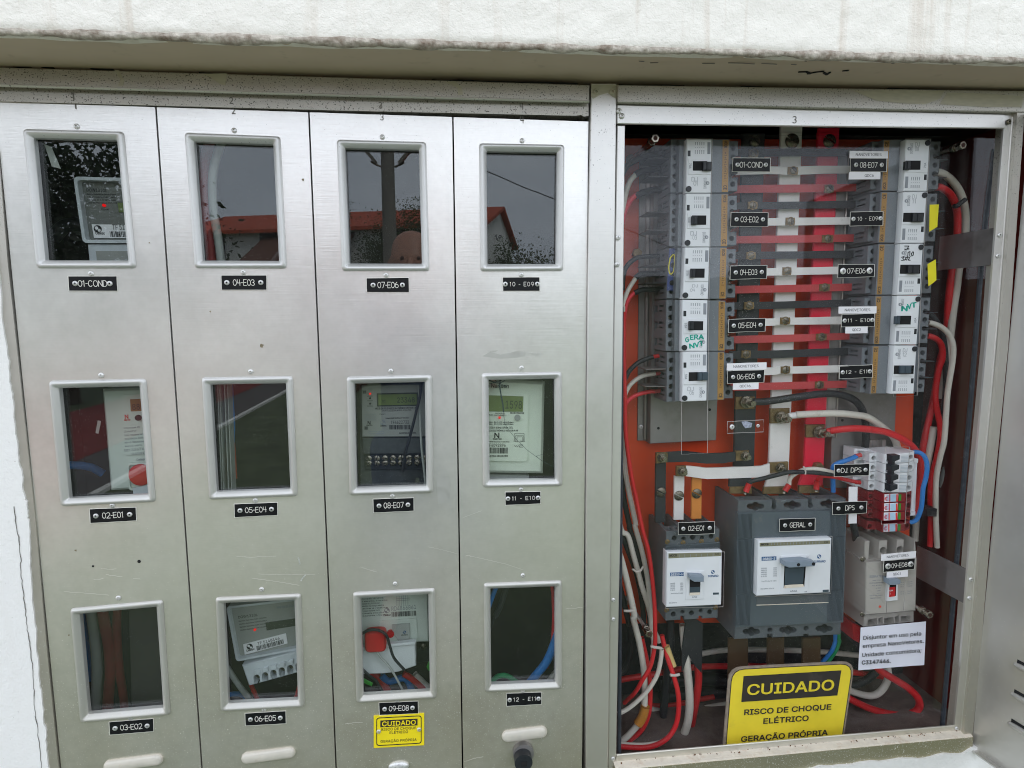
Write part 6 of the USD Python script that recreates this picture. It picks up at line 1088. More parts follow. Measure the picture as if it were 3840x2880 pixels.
cable('thick red loop lying on the floor at the lower right of the bay', M_CRED, 15, CD('M', (490, 1080, .12), (560, 1150, .12), (700, 1235, .12), (850, 1330, .12), (945, 1430, .12), (960, 1520, .125), (890, 1585, .13), (720, 1605, .13), (540, 1570, .135), (380, 1510, .135), (200, 1420, .14)))
cable('thick dirty white loop behind the red one at the lower right of the bay', M_CWHITE, 14, CD('M', (625, 1080, .16), (640, 1200, .16), (600, 1310, .16), (520, 1390, .16), (420, 1405, .165), (300, 1375, .17), (180, 1330, .17)))
cable('thick black cable curling behind the paper note', M_CBLACK, 16, CD('M', (560, 1100, .175), (470, 1200, .175), (360, 1270, .18), (200, 1310, .18)))
cable('braided black cable hanging between the white card and the beige breaker', M_CBLACK, 14, CD('I', (270, 990, .10), (285, 1060, .10), (300, 1140, .11), (310, 1250, .12)))
single('cable_tie', tube([at('J', *p, .095) for p in ((215, 855), (262, 885), (310, 870), (338, 825))], .0022, 6), M_TIE, 'pale tie on the dirty white cable over the orange plate', 'cable tie')
single('cable_tie', tube([at('J', *p, .085) for p in ((118, 1328), (180, 1330), (228, 1322))], .0026, 6), M_TIE, 'pale tie on the straight dirty white cable near the left edge', 'cable tie')
single('cable_tie', tube([at('N', *p, .072) for p in ((610, 662), (660, 664), (712, 655))], .0028, 6), M_TIE, 'pale tie on the bright red cable above the sill', 'cable tie')
single('cable_tie', tube([at('N', *p, .072) for p in ((402, 352), (440, 362), (520, 374))], .0028, 6), M_TIE, 'pale tie round the long red and white cables beside the stud', 'cable tie')

# ================================================================== what stands behind the door windows
YM = .050
def mtext(t, q, tx, u0, v0, u1, v1, y, hp, m_=M_INKB, bold=False, part='lettering'): t.add(part, ft(q, tx, u0, v0, u1, v1, y, hp, bold), m_)
def sq(v, pts): return quad(v, *pts)
# top left: clear-cased meter
t = Thing('electricity_meter', 'clear-cased electricity meter with a red lamp behind the top window of the leftmost door', 'meter')
q = sq('L1', [(455, 1098), (900, 1110), (960, 1512), (515, 1512)]); y = YM+.012
t.add('backing', q.slab(.03, .03, 1, 1, y, .05), mat('veiled_meter_grey', '#6f716e', .5)); rimq = q.rect(0, 0, 1, 1, YM); t.add('clear_case', ext([rrect(rimq, 0, .008), rrect(rimq, -.005, .006)[::-1]], YM, .05), M_FROST)  # backing grey darkened to imitate the reflection veiling this meter
yy = y-.0004; mtext(t, q, 'DOW1310L', .16, .225, .44, .225, yy, 11); 
for k, tx in enumerate(('Medidor Eletronico de Energia Eletrica', '3 Fases 240V 15(100)A 60Hz', 'Classe B 1,0 Wh/pulso', 'Ano de fabricacao 06/2012')): mtext(t, q, tx, .155, .27+.043*k, .56, .27+.043*k, yy, 4.2)
w = q.xz(.38, .43, yy); t.add('lamp', cyl(w, .0024, y-.003, y, 16), M_LED); mtext(t, q, 'Ligado', .33, .5, .43, .5, yy, 6)
t.add('display', q.slab(.565, .38, .95, .53, y-.002, .002), M_LCD); lq = sq('L1', [(570, 1395), (900, 1402), (910, 1482), (585, 1480)]); t.add('label', lq.slab(0, 0, 1, 1, y-.0016, .0012, 0), M_TAG)
mtext(t, lq, 'TF 5173', .38, .38, .72, .38, y-.002, 17); t.add('barcode', barcode(lq, .32, .5, .98, .92, y-.002, 34, 3), M_INKB); w = lq.xz(.10, .34, y-.002); t.add('emblem', logo(w, .0062, y-.002), M_INKB); mtext(t, lq, 'Celesc', .04, .74, .22, .74, y-.002, 9, M_INKB, True)
tc = sq('L1', [(545, 1520), (930, 1520), (950, 1660), (560, 1660)]); t.add('terminal_cover', tc.slab(0, 0, 1, 1, YM+.004, .06), M_FROST); t.add('terminal_recess', tc.slab(.12, .3, 1, 1, YM+.0035, .002, 0), M_METERG); t.done()
single('paper_sticker', pslab('L1', [(275, 895), (320, 915), (378, 1050), (322, 1035)], .020, .0006, 0), M_CGREY, 'faded printed sticker on the inside of the top left window', 'sticker')
cable('dark cable bunch behind the top left window', M_CBLACK, 22, CD('L1', (330, 1480, .14), (420, 1400, .14), (560, 1430, .15), (700, 1560, .15)))
# second door, top: two cables
cable('red cable bowed down behind the top window of the second door', mat('shaded_red_cable', '#8c2a2c', .6), 17, CD('L1', (1360, 780, .06), (1300, 900, .06), (1275, 1050, .06), (1280, 1300, .06), (1305, 1500, .06), (1320, 1700, .06)))  # red darkened in its colour for the shade deep behind the panes
cable('grey cable beside the red one behind the top window of the second door', M_CGREY, 14, CD('L1', (1440, 790, .055), (1375, 900, .055), (1325, 1080, .055), (1328, 1300, .055), (1360, 1500, .055), (1385, 1700, .055)))
cable('black cable end in the corner of the top window of the second door', M_CBLACK, 12, CD('L1', (1800, 1540, .04), (1730, 1590, .04), (1690, 1660, .04)))
# middle left: white meter with a red seal
t = Thing('electricity_meter', 'white electricity meter with a round red seal behind the middle window of the leftmost door', 'meter')
q = sq('L4', [(632, 845), (1080, 830), (1100, 1450), (685, 1478)]); t.add('case', q.slab(0, 0, 1, 1, YM+.006, .07, .004), M_METERW); y = YM+.004; t.add('panel', ext([rrect(q.rect(.25, .06, .97, .66, y), 0, .006)], y, .004), M_METERW); yy = y-.0004
t.add('display', q.slab(.385, .11, .75, .23, y-.001, .001), M_LCDBR); mtext(t, q, '88:8', .41, .215, .60, .215, y-.0016, 20, M_INKB)
w = q.xz(.49, .295, yy); t.add('knob', cyl(w, .0050, y-.003, y, 18), M_INKB); mtext(t, q, 'N', .295, .30, .345, .30, yy, 14, M_LABELRED, True); mtext(t, q, 'INMETRO', .28, .32, .37, .32, yy, 5, M_LABELRED, True)
for k, tx in enumerate(('Classe B', '240V', 'SDL 3Fases 4Fios', '30(200)A 60Hz', 'Kh=1 Wh/pulso', 'Ke=1 varh')): mtext(t, q, tx, .27, .40+.036*k, .40+.02*len(tx)*.6, .395+.036*k, yy, 6, M_INKG)
mtext(t, q, 'BD 3367685', .26, .625, .62, .615, yy, 9, M_INKG); mtext(t, q, '945908', .36, .665, .60, .658, yy, 9, M_INKG); mtext(t, q, 'Celesc', .42, .722, .56, .718, yy, 8, M_INKG, True)
t.add('lower_lid', ext([rrect(q.rect(.28, .74, 1.0, 1.01, YM+.002), 0, .006), rrect(q.rect(.30, .76, .98, .99, YM+.002), 0, .005)[::-1]], YM+.002, .006), M_METERW)
w = at('L4', 868, 1382, .044); t.add('red_seal', lathe([(.019, 0), (.019, .004), (.017, .006), (.008, .007), (0, .007)], (w[0], w[2]), .050, 28), M_RED, 40); t.add('seal_tab', pslab('L4', [(824, 1462), (920, 1440), (930, 1520), (830, 1525)], .046, .006), M_FROST); t.done()
single('paper_sticker', pslab('L4', [(608, 1040), (628, 1044), (612, 1122), (594, 1118)], .045, .0006, 0), M_CGREY, 'small barcode sticker behind the middle window of the leftmost door', 'sticker')
cable('blue cable hidden low behind the middle window of the leftmost door', M_CBLUE, 14, CD('L4', (330, 1330, .14), (450, 1318, .14), (560, 1330, .15), (640, 1370, .16)))
# second door, middle: thin blue and orange wires before a clear box edge
t = Thing('clear_box', 'clear plastic box edge with scribed lines behind the middle window of the second door', 'box')
for k, x in enumerate((1350, 1362, 1392, 1412)): t.add('edge', slab([xz(S('L4', x, 790), .04), xz(S('L4', x+5, 790), .04), xz(S('L4', x+33, 1500), .04), xz(S('L4', x+28, 1500), .04)], .04, .02), M_CGREY)
t.done()
cable('thin blue wire behind the middle window of the second door', M_CBLUE, 7, CD('L4', (1435, 780, .07), (1440, 900, .07), (1450, 1050, .07), (1448, 1180, .07)))
cable('thin orange wire behind the middle window of the second door', mat('orange_wire', '#b8472a', .5), 6, CD('L4', (1446, 1120, .075), (1456, 1230, .075), (1460, 1300, .075), (1466, 1400, .075)))
# third door, middle: grey polyphase meter
t = Thing('electricity_meter', 'grey electricity meter showing 23348 behind the middle window of the third door', 'meter')
q = sq('L5', [(258, 822), (700, 812), (705, 1140), (262, 1142)]); y = YM; t.add('case', q.slab(-.03, -.03, 1, 2.05, y+.012, .06), M_METERD); t.add('face', q.slab(0, 0, 1, 1, y, .012, .001), M_METERG); yy = y-.0004
t.add('display', q.slab(.215, .16, .79, .415, y-.0012, .0014, .0004), M_LCDDK); t.add('display_glass', q.slab(.235, .185, .775, .39, y-.0016, .0006, 0), M_LCD); mtext(t, q, '23348', .50, .345, .745, .345, y-.002, 19, M_INKB); mtext(t, q, '03', .29, .335, .335, .335, y-.002, 9, M_INKB)
mtext(t, q, 'MEDIDOR POLIFÁSICO ELETRÔNICO VECTOR 3 P AR', .19, .47, .80, .465, yy, 6.5, M_INKB, True); mtext(t, q, '240V 15(120)A 60Hz 4Fios 3EL', .28, .51, .70, .505, yy, 6)
for k in range(4): mtext(t, q, 'Ke 1,25 Wh/Pulso', .045, .58+.035*k, .20, .578+.035*k, yy, 4.5, M_INKG)
mtext(t, q, 'Classe B', .25, .575, .33, .573, yy, 4.5); mtext(t, q, 'Portaria INMETRO/Dimel n° 083/2012', .335, .655, .66, .65, yy, 4.5, M_INKB, True); mtext(t, q, 'TF4622732', .405, .755, .66, .75, yy, 12); t.add('barcode', barcode(q, .385, .775, .68, .86, yy, 34, 7), M_INKB)
mtext(t, q, 'N', .08, .76, .12, .76, yy, 13, M_INKB, True); mtext(t, q, 'INMETRO', .06, .79, .145, .79, yy, 4.5, M_INKB, True); w = q.xz(.295, .73, yy); t.add('emblem', logo(w, .0048, yy), M_INKG); mtext(t, q, 'Celesc', .255, .80, .345, .80, yy, 6, M_INKB, True); mtext(t, q, 'INDÚSTRIA BRASILEIRA', .52, .945, .76, .94, yy, 5, M_INKB, True); t.add('number_box', ext([q.rect(.095, .89, .31, .945, yy), q.rect(.10, .90, .305, .935, yy)[::-1]], yy, .0003), M_INKG)
for v, tx in ((.17, 'LIGADO'), (.255, 'ATIVA'), (.36, 'REATIVA')):
    w = q.xz(.12, v-.005, yy); t.add('lamp', cyl(w, .0018, y-.002, y, 12), M_LED if v < .2 else M_INKB); mtext(t, q, tx, .08, v+.055, .155, v+.055, yy, 4.5)
for u, v in ((.045, .13), (.06, .83)): t.add('corner_screw', q.slab(u-.025, v-.03, u+.02, v+.03, y-.001, .001, .0003), M_METERD)
tq = sq('L5', [(262, 1148), (690, 1146), (700, 1345), (270, 1348)]); t.add('terminal_cover', tq.slab(0, 0, 1, .5, y+.002, .01, .001), M_METERD); t.add('terminal_block', tq.slab(.02, .5, 1, 1, y+.006, .02, .001), M_BLACK)
for k in range(8):
    for v_, dy in ((1277, 0), (1307, 0)):
        w = at('L5', 303+50.5*k, v_-2*k*.4, y+.006); t.add('terminal_screw', screw((w[0], w[2]), y+.0055, .0060, .9+k), M_NUT, 40)
t.done()
cable('thin black wire slanting across the grey meter in the third door', M_CBLACK, 5.5, CD('L5', (632, 780, .030), (622, 880, .030), (600, 980, .030), (560, 1140, .032), (530, 1250, .034), (512, 1360, .04)))
cable('thin grey wire down the right side of the grey meter in the third door', M_CGREY, 4.5, CD('L5', (615, 820, .040), (622, 1000, .036), (632, 1200, .034), (648, 1350, .034), (662, 1480, .034)))
# fourth door, middle: cream meter behind the cracked pane
t = Thing('electricity_meter', 'cream electricity meter showing 1598 behind the cracked middle window', 'meter')
q = sq('L5', [(900, 772), (1400, 800), (1388, 1372), (905, 1366)]); YM = .034; t.add('case', q.slab(0, 0, 1, 1, YM, .07, .005), mat('cream_meter', '#dfe6d6', .45, var=.03, scale=12)); y = YM-.003; MC = MATS['cream_meter']; fr = q.rect(.05, .15, .795, .87, y); t.add('raised_panel', ext([rrect(fr, 0, .007)], y, .004), MC); yy = y-.0004
t.add('display', pslab('L5', [(1020, 882), (1266, 890), (1262, 986), (1022, 984)], y-.001, .0012, .0003), M_LCD); dq = sq('L5', [(1045, 886), (1266, 890), (1262, 986), (1045, 984)]); mtext(t, dq, '1598', .50, .80, .97, .80, y-.0014, 30, M_LCDDK)
txl(t, 'lettering', 'MOSTRADOR', 'L5', (1183, 998), (1270, 1000), yy, 7, M_INKB, True); w = at('L5', 1228, 1022, yy); t.add('button', cyl((w[0], w[2]), .0056, y-.003, y, 20), M_METERG); w = at('L5', 1117, 1022, yy); t.add('lamp', cyl((w[0], w[2]), .0022, y-.0025, y, 14), M_LED)
for tx, p0, p1, hp, b in (('INDICAÇÃO DE', (1090, 1000), (1150, 1001), 5, False), ('FUNCIONAMENTO', (1082, 1012), (1158, 1013), 5, False), ('ATIVO', (1030, 1010), (1074, 1011), 6, True), ('Pulso  Ke 1,25 varh/Pulso', (1040, 1054), (1203, 1056), 5.5, True), ('Pulso  Kh 1,25 varh/Pulso', (1040, 1066), (1203, 1068), 5.5, True), ('(120)A 60Hz 4Fios 3EL', (1040, 1090), (1202, 1090), 7, True), ('BÁSICO ELETRÔNICO VECTOR P AR', (1030, 1108), (1232, 1108), 6, True), ('INMETRO', (1075, 1160), (1130, 1160), 6, True), ('Portaria INMETRO/Dimel n° 053/2012', (1020, 1176), (1178, 1176), 5, False), ('TF4092896', (1040, 1204), (1155, 1204), 12, False), ('INDÚSTRIA BRASILEIRA', (1028, 1267), (1170, 1266), 7, True), ('LINHA    CARGA', (1205, 1172), (1274, 1173), 4, True), ('Elo Nansen', (1010, 835), (1175, 838), 15, True)): txl(t, 'lettering', tx, 'L5', p0, p1, yy, hp, M_INKB, b)
txl(t, 'lettering', 'N', 'L5', (1084, 1148), (1116, 1148), yy, 19, M_INKB, True); bq = sq('L5', [(1045, 1208), (1168, 1210), (1167, 1246), (1046, 1244)]); t.add('barcode', barcode(bq, 0, 0, 1, 1, yy, 30, 9), M_INKB)
for k in range(3): t.add('wiring_diagram', shape_ext(union_all([LineString(poly('L5', p, yy)).buffer(.0003) for p in ([(1210+8*k, 1165), (1210+8*k, 1122+10*k), (1270-6*k, 1122+10*k), (1270-6*k, 1165)], [(1208+12*k, 1195), (1220+12*k, 1205)], [(1240, 1190+8*k), (1262, 1190+8*k)])]), yy, .0003), M_INKB)
t.add('base_lip', pslab('L5', [(905, 1372), (1300, 1380), (1300, 1460), (905, 1460)], YM+.01, .05), M_METERG); t.done()
YM = .050
# lowest row
cable('dirty white cable left of the red ones behind the lowest window of the leftmost door', M_CGREY, 18, CD('L6', (570, 600, .145), (600, 800, .145), (618, 1000, .145), (612, 1200, .145), (600, 1380, .145)))
cable('thicker red cable behind the lowest window of the leftmost door', mat('shaded_red_cable', '#8c2a2c', .6), 18, CD('L6', (640, 580, .135), (660, 720, .135), (690, 880, .135), (700, 1040, .135), (690, 1180, .135), (680, 1380, .135)))  # same darkened red, shade of the deep interior put into the colour
cable('second red cable right of the thicker one behind the lowest left window', mat('shaded_red_cable', '#8c2a2c', .6), 14, CD('L6', (750, 580, .140), (742, 740, .140), (748, 900, .140), (762, 1060, .140), (785, 1220, .140), (795, 1380, .140)))
cable('black cable pair between the red ones behind the lowest left window', M_CBLACK, 12, CD('L6', (700, 580, .150), (715, 740, .150), (730, 960, .150), (735, 1180, .150), (730, 1380, .150)))
cable('black cable right of the red ones behind the lowest left window', M_CBLACK, 16, CD('L6', (800, 580, .155), (795, 740, .155), (800, 900, .155), (808, 1160, .155), (815, 1380, .155)))
cable('blue cable at the left rim of the lowest left window', M_CBLUE, 14, CD('L6', (500, 600, .165), (530, 740, .165), (555, 900, .165), (570, 1100, .165)))
single('grey_panel', pslab('L6', [(815, 560), (1060, 540), (1100, 1380), (840, 1400)], .10, .01), mat('dim_grey_panel', '#4a4743', .7, var=.15, scale=12), 'dim grey panel at the right of the lowest left window', 'panel')
# tilted meter in the second door
t = Thing('electricity_meter', 'tilted clear-cased meter with a frosted terminal cover in the second door', 'meter')
q = sq('L6', [(1436, 635), (1960, 575), (1990, 890), (1500, 985)]); y = YM+.010; t.add('backing', q.slab(.03, .03, 1, 1, y, .05), M_METERG); rq = q.rect(0, 0, 1, 1, YM); t.add('clear_case', ext([rrect(rq, 0, .007), rrect(rq, -.004, .005)[::-1]], YM, .045), M_FROST); yy = y-.0004
mtext(t, q, 'wasion', .60, .15, .85, .15, yy, 11, M_INKG, True); mtext(t, q, 'DOW1310L', .12, .24, .36, .24, yy, 10); 
for k in range(4): mtext(t, q, 'Medidor Eletronico 240V 15(100)A', .12, .30+.055*k, .46, .30+.055*k, yy, 4.5)
w = q.xz(.30, .48, yy); t.add('lamp', cyl(w, .0022, y-.002, y, 14), M_LED); t.add('display', q.slab(.44, .385, .95, .53, y-.001, .0012), M_LCDDK)
lq = sq('L6', [(1543, 875), (1815, 805), (1826, 868), (1554, 940)]); t.add('label', lq.slab(0, 0, 1, 1, y-.0016, .0012, 0), M_TAG); mtext(t, lq, 'TF 5148146', .33, .42, .84, .42, y-.002, 11); t.add('barcode', barcode(lq, .29, .5, .92, .93, y-.002, 34, 5), M_INKB); w = lq.xz(.14, .36, y-.002); t.add('emblem', logo(w, .0055, y-.002), M_INKB); mtext(t, lq, 'Celesc', .05, .78, .24, .78, y-.002, 8, M_INKB, True)
tq = sq('L6', [(1535, 1010), (1960, 900), (1980, 1030), (1580, 1140)]); tc = tq.slab(0, 0, 1, 1, YM-.006, .03, .002)
for k in range(7):
    w = at('L6', 1630+53.2*k, 1098-15.4*k, YM-.006); h = Manifold.hull(cyl((w[0], w[2]-.003), .0056, YM-.01, YM+.010, 16)+cyl((w[0], w[2]+.004), .0056, YM-.01, YM+.010, 16)); tc = tc-h
t.add('terminal_cover', tc, M_FROST)
for k in range(6):
    w = at('L6', 1630+53.2*k, 1098-15.4*k, YM-.006); t.add('terminal_screw', screw((w[0], w[2]), YM+.006, .005, .5+k), M_DARKMETAL); t.add('lug_tooth', pslab('L6', [(1612+53*k, 1040-15*k), (1650+53*k, 1030-15*k), (1650+53*k, 1062-15*k), (1614+53*k, 1072-15*k)], YM-.009, .004, .001), M_FROST)
t.done()
cable('grey cable slanting behind the lowest window of the second door', M_CGREY, 10, CD('L6', (1430, 1000, .07), (1500, 1110, .07), (1560, 1190, .07), (1620, 1260, .07)))
cable('red wire below the tilted meter', M_CRED, 8, CD('L6', (1590, 1120, .08), (1620, 1190, .08), (1650, 1260, .08)))
cable('blue wire below the tilted meter', M_CBLUE, 9, CD('L6', (1440, 1195, .09), (1520, 1190, .09), (1600, 1230, .09), (1700, 1250, .09)))
cable('red wire at the right corner below the tilted meter', M_CRED, 7, CD('L6', (1900, 1130, .08), (1885, 1190, .08), (1860, 1260, .08)))
# white meter with a red plug in the third door
t = Thing('electricity_meter', 'white meter with a red plug and loose wires in the third door', 'meter')
q = sq('L7', [(200, 545), (690, 520), (698, 862), (215, 885)]); y = YM+.004; t.add('case', q.slab(0, 0, 1, 1, y, .07, .004), M_METERW); yy = y-.0004
for k in range(9): mtext(t, q, ('Tensao nominal 240V', 'Corrente 15(120)A', '3 elementos, 4 fios 60Hz', 'Classe B 1,0 Wh/pulso', 'Medidor de energia eletrica', 'ativa e reativa')[k % 6], .13, .10+.045*k, .36+.05*(k % 3), .095+.045*k, yy, 5)
mtext(t, q, 'RD4866861', .51, .38, .83, .365, yy, 17, M_INKG); t.add('barcode', barcode(q, .51, .40, .83, .49, yy, 34, 11), M_INKB); w = q.xz(.45, .37, yy); t.add('emblem', logo(w, .005, yy), M_INKG); mtext(t, q, 'Celesc', .40, .47, .50, .467, yy, 7, M_INKB, True)
t.add('wiring_diagram', shape_ext(union_all([LineString(poly('L7', [(488+14*k, 560), (488+14*k, 630)], yy)).buffer(.0003) for k in range(6)]+[LineString(poly('L7', [(485, 585+12*k), (570, 580+12*k)], yy)).buffer(.0003) for k in range(2)]), yy, .0003), M_INKG)
lid = sq('L7', [(262, 760), (608, 735), (610, 1012), (275, 1062)]); t.add('lid_rim', ext([rrect(poly('L7', [(370, 725), (612, 708), (622, 860), (372, 870)], y-.002), 0, .004), rrect(poly('L7', [(382, 738), (600, 722), (608, 850), (384, 860)], y-.002), 0, .003)[::-1]], y-.002, .003), M_METERW)
t.add('lower_cover', pslab('L7', [(180, 922), (606, 868), (610, 1012), (500, 1028), (494, 1052), (400, 1062), (398, 1040), (190, 1068)], YM-.010, .03, .002), M_BWHITE); t.add('cover_edge', pslab('L7', [(180, 905), (608, 856), (608, 874), (180, 924)], YM-.014, .01, .001), M_BWHITE)
t.add('grey_card', pslab('L7', [(458, 750), (570, 742), (570, 858), (505, 866), (505, 795), (458, 798)], y-.003, .002, .0004), M_CGREY); txl(t, 'lettering', 'eletra', 'L7', (516, 820), (556, 817), y-.0034, 7, M_INKB); w = at('L7', 536, 797, y-.0034); t.add('emblem', logo((w[0], w[2]), .003, y-.0034), M_INKBLUE)
w = at('L7', 447, 808, y-.004); t.add('small_red_seal', cyl((w[0], w[2]), .0068, y-.006, y, 20), M_RED); t.done()
pc = at('L7', 352, 856, .030); single('red_plug', slab(rrect([(pc[0]-.019, pc[2]-.020), (pc[0]+.019, pc[2]-.020), (pc[0]+.019, pc[2]+.021), (pc[0]-.019, pc[2]+.021)], 0, .010), .026, .018, .003), M_RED, 'round-cornered red plug on the white meter in the third door', 'plug')
cable('black wire arching over the red plug in the third door', M_CBLACK, 5.5, CD('L7', (262, 808, .030), (310, 784, .024), (370, 784, .022), (420, 815, .022), (442, 880, .022), (470, 960, .024), (535, 1035, .034)))
cable('grey wire hanging from the red plug in the third door', M_CGREY, 4.5, CD('L7', (360, 920, .030), (390, 960, .030), (440, 1015, .030), (480, 1080, .030), (525, 1165, .034)))
cable('black wire at lower left of the white meter in the third door', M_CBLACK, 5, CD('L7', (268, 1030, .035), (310, 1070, .035), (360, 1110, .04), (390, 1180, .04)))
cable('red cable lying left under the white meter in the third door', M_CRED, 13, CD('L7', (300, 1040, .09), (370, 1080, .09), (420, 1150, .08), (450, 1220, .08)))
cable('blue cable lying under the white meter in the third door', M_CBLUE, 13, CD('L7', (390, 1070, .085), (440, 1110, .085), (540, 1090, .085), (590, 1180, .085)))
cable('red cable lying right under the white meter in the third door', M_CRED, 12, CD('L7', (530, 1060, .08), (580, 1090, .08), (640, 1140, .08), (690, 1200, .08)))
cable('white cable lying under the white meter in the third door', M_CWHITE, 12, CD('L7', (600, 1060, .085), (640, 1100, .085), (700, 1160, .085), (740, 1180, .085)))
single('green_tag', pslab('L7', [(276, 1092), (335, 1122), (328, 1142), (276, 1120)], .030, .002), M_GREEN, 'small green tag at the lower left corner of the third door window', 'tag')
single('green_tag', pslab('L7', [(688, 990), (712, 980), (718, 1050), (686, 1040), (676, 1020)], .040, .004), M_GREEN, 'green seal at the right rim of the third door window', 'tag')
t = Thing('terminal_strip', 'dark terminal strip right of the white meter in the third door', 'terminal'); t.add('strip', pslab('L7', [(612, 900), (760, 880), (770, 980), (615, 990)], .08, .02), M_BLACK); w = at('L7', 655, 890, .078); t.add('screw', screw((w[0], w[2]), .079, .006), M_NUT); t.done()
# fourth door, lowest window
cable('thick blue cable sweeping down behind the lowest window of the fourth door', M_CBLUE, 17, CD('L7', (1560, 600, .055), (1530, 740, .055), (1490, 860, .055), (1440, 980, .055), (1370, 1070, .055), (1290, 1170, .06)))
cable('red cable at the right rim of the lowest window of the fourth door', M_CPINK, 8, CD('L7', (1470, 480, .065), (1480, 560, .065), (1485, 700, .065), (1476, 850, .065), (1440, 1020, .07)))
cable('green cable looping along the bottom of the fourth door window', M_CGREEN, 10, CD('L7', (1075, 1140, .05), (1110, 1090, .05), (1150, 1072, .05), (1200, 1080, .05), (1270, 1130, .055)))
cable('black cable with a tapered tip behind the lowest window of the fourth door', M_CBLACK, 11, CD('L7', (1190, 480, .06), (1168, 560, .06), (1140, 640, .06), (1110, 700, .06)), extra=[('tip', M_CBLACK, CD('L7', (1112, 690, .06), (1095, 740, .06), (1080, 790, .06)), 4)])
cable('blue cable end in the upper left corner of the fourth door window', M_CBLUE, 9, CD('L7', (1135, 480, .07), (1110, 530, .07), (1088, 590, .07), (1070, 640, .07)))
cable('white cable in the lower right corner of the fourth door window', M_CWHITE, 12, CD('L7', (1540, 1000, .065), (1490, 1060, .065), (1440, 1130, .065)))

# ================================================================== what the panes mirror: the ground, street, trees and house behind the viewer
M_GRASS = mat('lawn_green', '#525c40', .9, var=.3, scale=3, dirt=.1, dirtcol='#66683f', dscale=1.2)
M_ROAD = mat('paving_grey', '#5f5a57', .9, var=.08, scale=3); M_REDPAVE = mat('red_paving', '#7f3632', .9, var=.1, scale=3); M_KERB = mat('kerb_white', '#d8d6cf', .8)
M_ROOF = mat('red_roof_tile', '#a4472c', .8, var=.2, scale=4); M_HOUSE = mat('house_white', '#dcdcd8', .8, var=.04, scale=2); M_BARK = mat('bark', '#4c4238', .9, var=.2, scale=12); M_POLE = mat('concrete_pole', '#77746c', .85, var=.12, scale=4)
M_LEAF = leafy('tree_leaves', '#3d5426'); M_LEAF2 = leafy('dark_leaves', '#2a3b1e'); M_HILL = mat('far_wooded_hill', '#39472f', 1.0, var=.35, scale=.4)
G = GROUND
k0, k1 = bounce('f', 470, 930), bounce('f', 615, 850); dk = (k1-k0)[:2]/np.linalg.norm((k1-k0)[:2]); nk = np.array([-dk[1], dk[0]])
if nk[0] > 0: nk = -nk
def strip_(o0, o1, z0, z1, L=160):
    a = k0[:2]+nk*o0; b = k0[:2]+nk*o1; p = [a-dk*5.2, a+dk*L, b+dk*L, b-dk*5.2]; P = Polygon(p)
    return Manifold.extrude(CrossSection([np.array(P.exterior.coords)[:-1] if P.exterior.is_ccw else np.array(P.exterior.coords)[-2::-1]], FillRule.EvenOdd), z1-z0).translate((0, 0, z0))
gr = trimesh.creation.box((1600, 1600, .2)); gr.apply_translation((0, -780, G-.1)); struct('lawn', gr, M_GRASS)
struct('kerb', strip_(0, .06, G-.05, G+.03), M_KERB); struct('road', strip_(.06, .80, G-.05, G+.012), M_ROAD); struct('bicycle_path', strip_(.80, 2.6, G-.05, G+.016), M_REDPAVE)
def tree(base, h, cr, n, m_, label, name='leafy_tree', trunk=.12):
    r = np.random.default_rng(int(abs(base[0]*37+base[1]*11)) + n); t = Thing(name, label, 'tree'); b = np.array(base)
    limbs = [tube([b, b+(0, 0, h*.3), b+(.06*h, 0, h*.62)], [trunk, trunk*.75, trunk*.4], 8)]; tips = []
    for i in range(7):
        a = 2*math.pi*i/7+r.uniform(-.3, .3); s = b+(0, 0, h*r.uniform(.3, .55)); e = s+np.array([math.cos(a)*cr*.7, math.sin(a)*cr*.7, h*r.uniform(.12, .38)]); limbs.append(tube([s, (s+e)/2+(0, 0, .05*h), e], [trunk*.4, trunk*.25, trunk*.1], 6)); tips.append(e)
    t.add('trunk', join(limbs), M_BARK)
    cl = [b+(0, 0, h*.72)+r.normal(0, 1, 3)*np.array([cr*.45, cr*.45, h*.14]) for _ in range(26)]+tips*2; V, F = [], []
    for i in range(n*4):
        c = cl[r.integers(len(cl))]+r.normal(0, 1, 3)*cr*.17; u, w = r.normal(0, 1, 3), r.normal(0, 1, 3); u /= np.linalg.norm(u); w -= (w@u)*u; w /= np.linalg.norm(w); s = cr*r.uniform(.014, .034); k = len(V)
        V += [c-u*s, c+w*s*.5, c+u*s, c-w*s*.5]; F += [(k, k+1, k+2), (k, k+2, k+3)]
    t.add('crown', (np.array(V), np.array(F)), m_, False); t.done()
def gbase(t, x, dist, y=690):
    p = bounce(t, x, y, dist); return (p[0], p[1], G)
tree(gbase('f', 128, 9), 4.1, 2.3, 5000, M_LEAF2, 'large dark tree mirrored in the top left pane', trunk=.2)
tree(gbase('f', 880, 19), 5.3, 1.6, 2600, M_LEAF, 'slim street tree beside the lamp pole, mirrored in a pane')
tree(gbase('f', 800, 21), 3.6, 1.5, 2200, M_LEAF2, 'low bushy tree left of the lamp pole in the mirrored view', 'bushy_tree')
tree(gbase('f', 1075, 19), 3.4, 1.5, 2200, M_LEAF2, 'low bushy tree in front of the mirrored gable', 'bushy_tree')
tree(gbase('f', 1165, 24), 4.1, 2.4, 2600, M_LEAF, 'broad tree right of the mirrored gable')
tree(gbase('f', 500, 30), 4.6, 2.6, 2600, M_LEAF2, 'dark tree before the mirrored brown-roofed house')
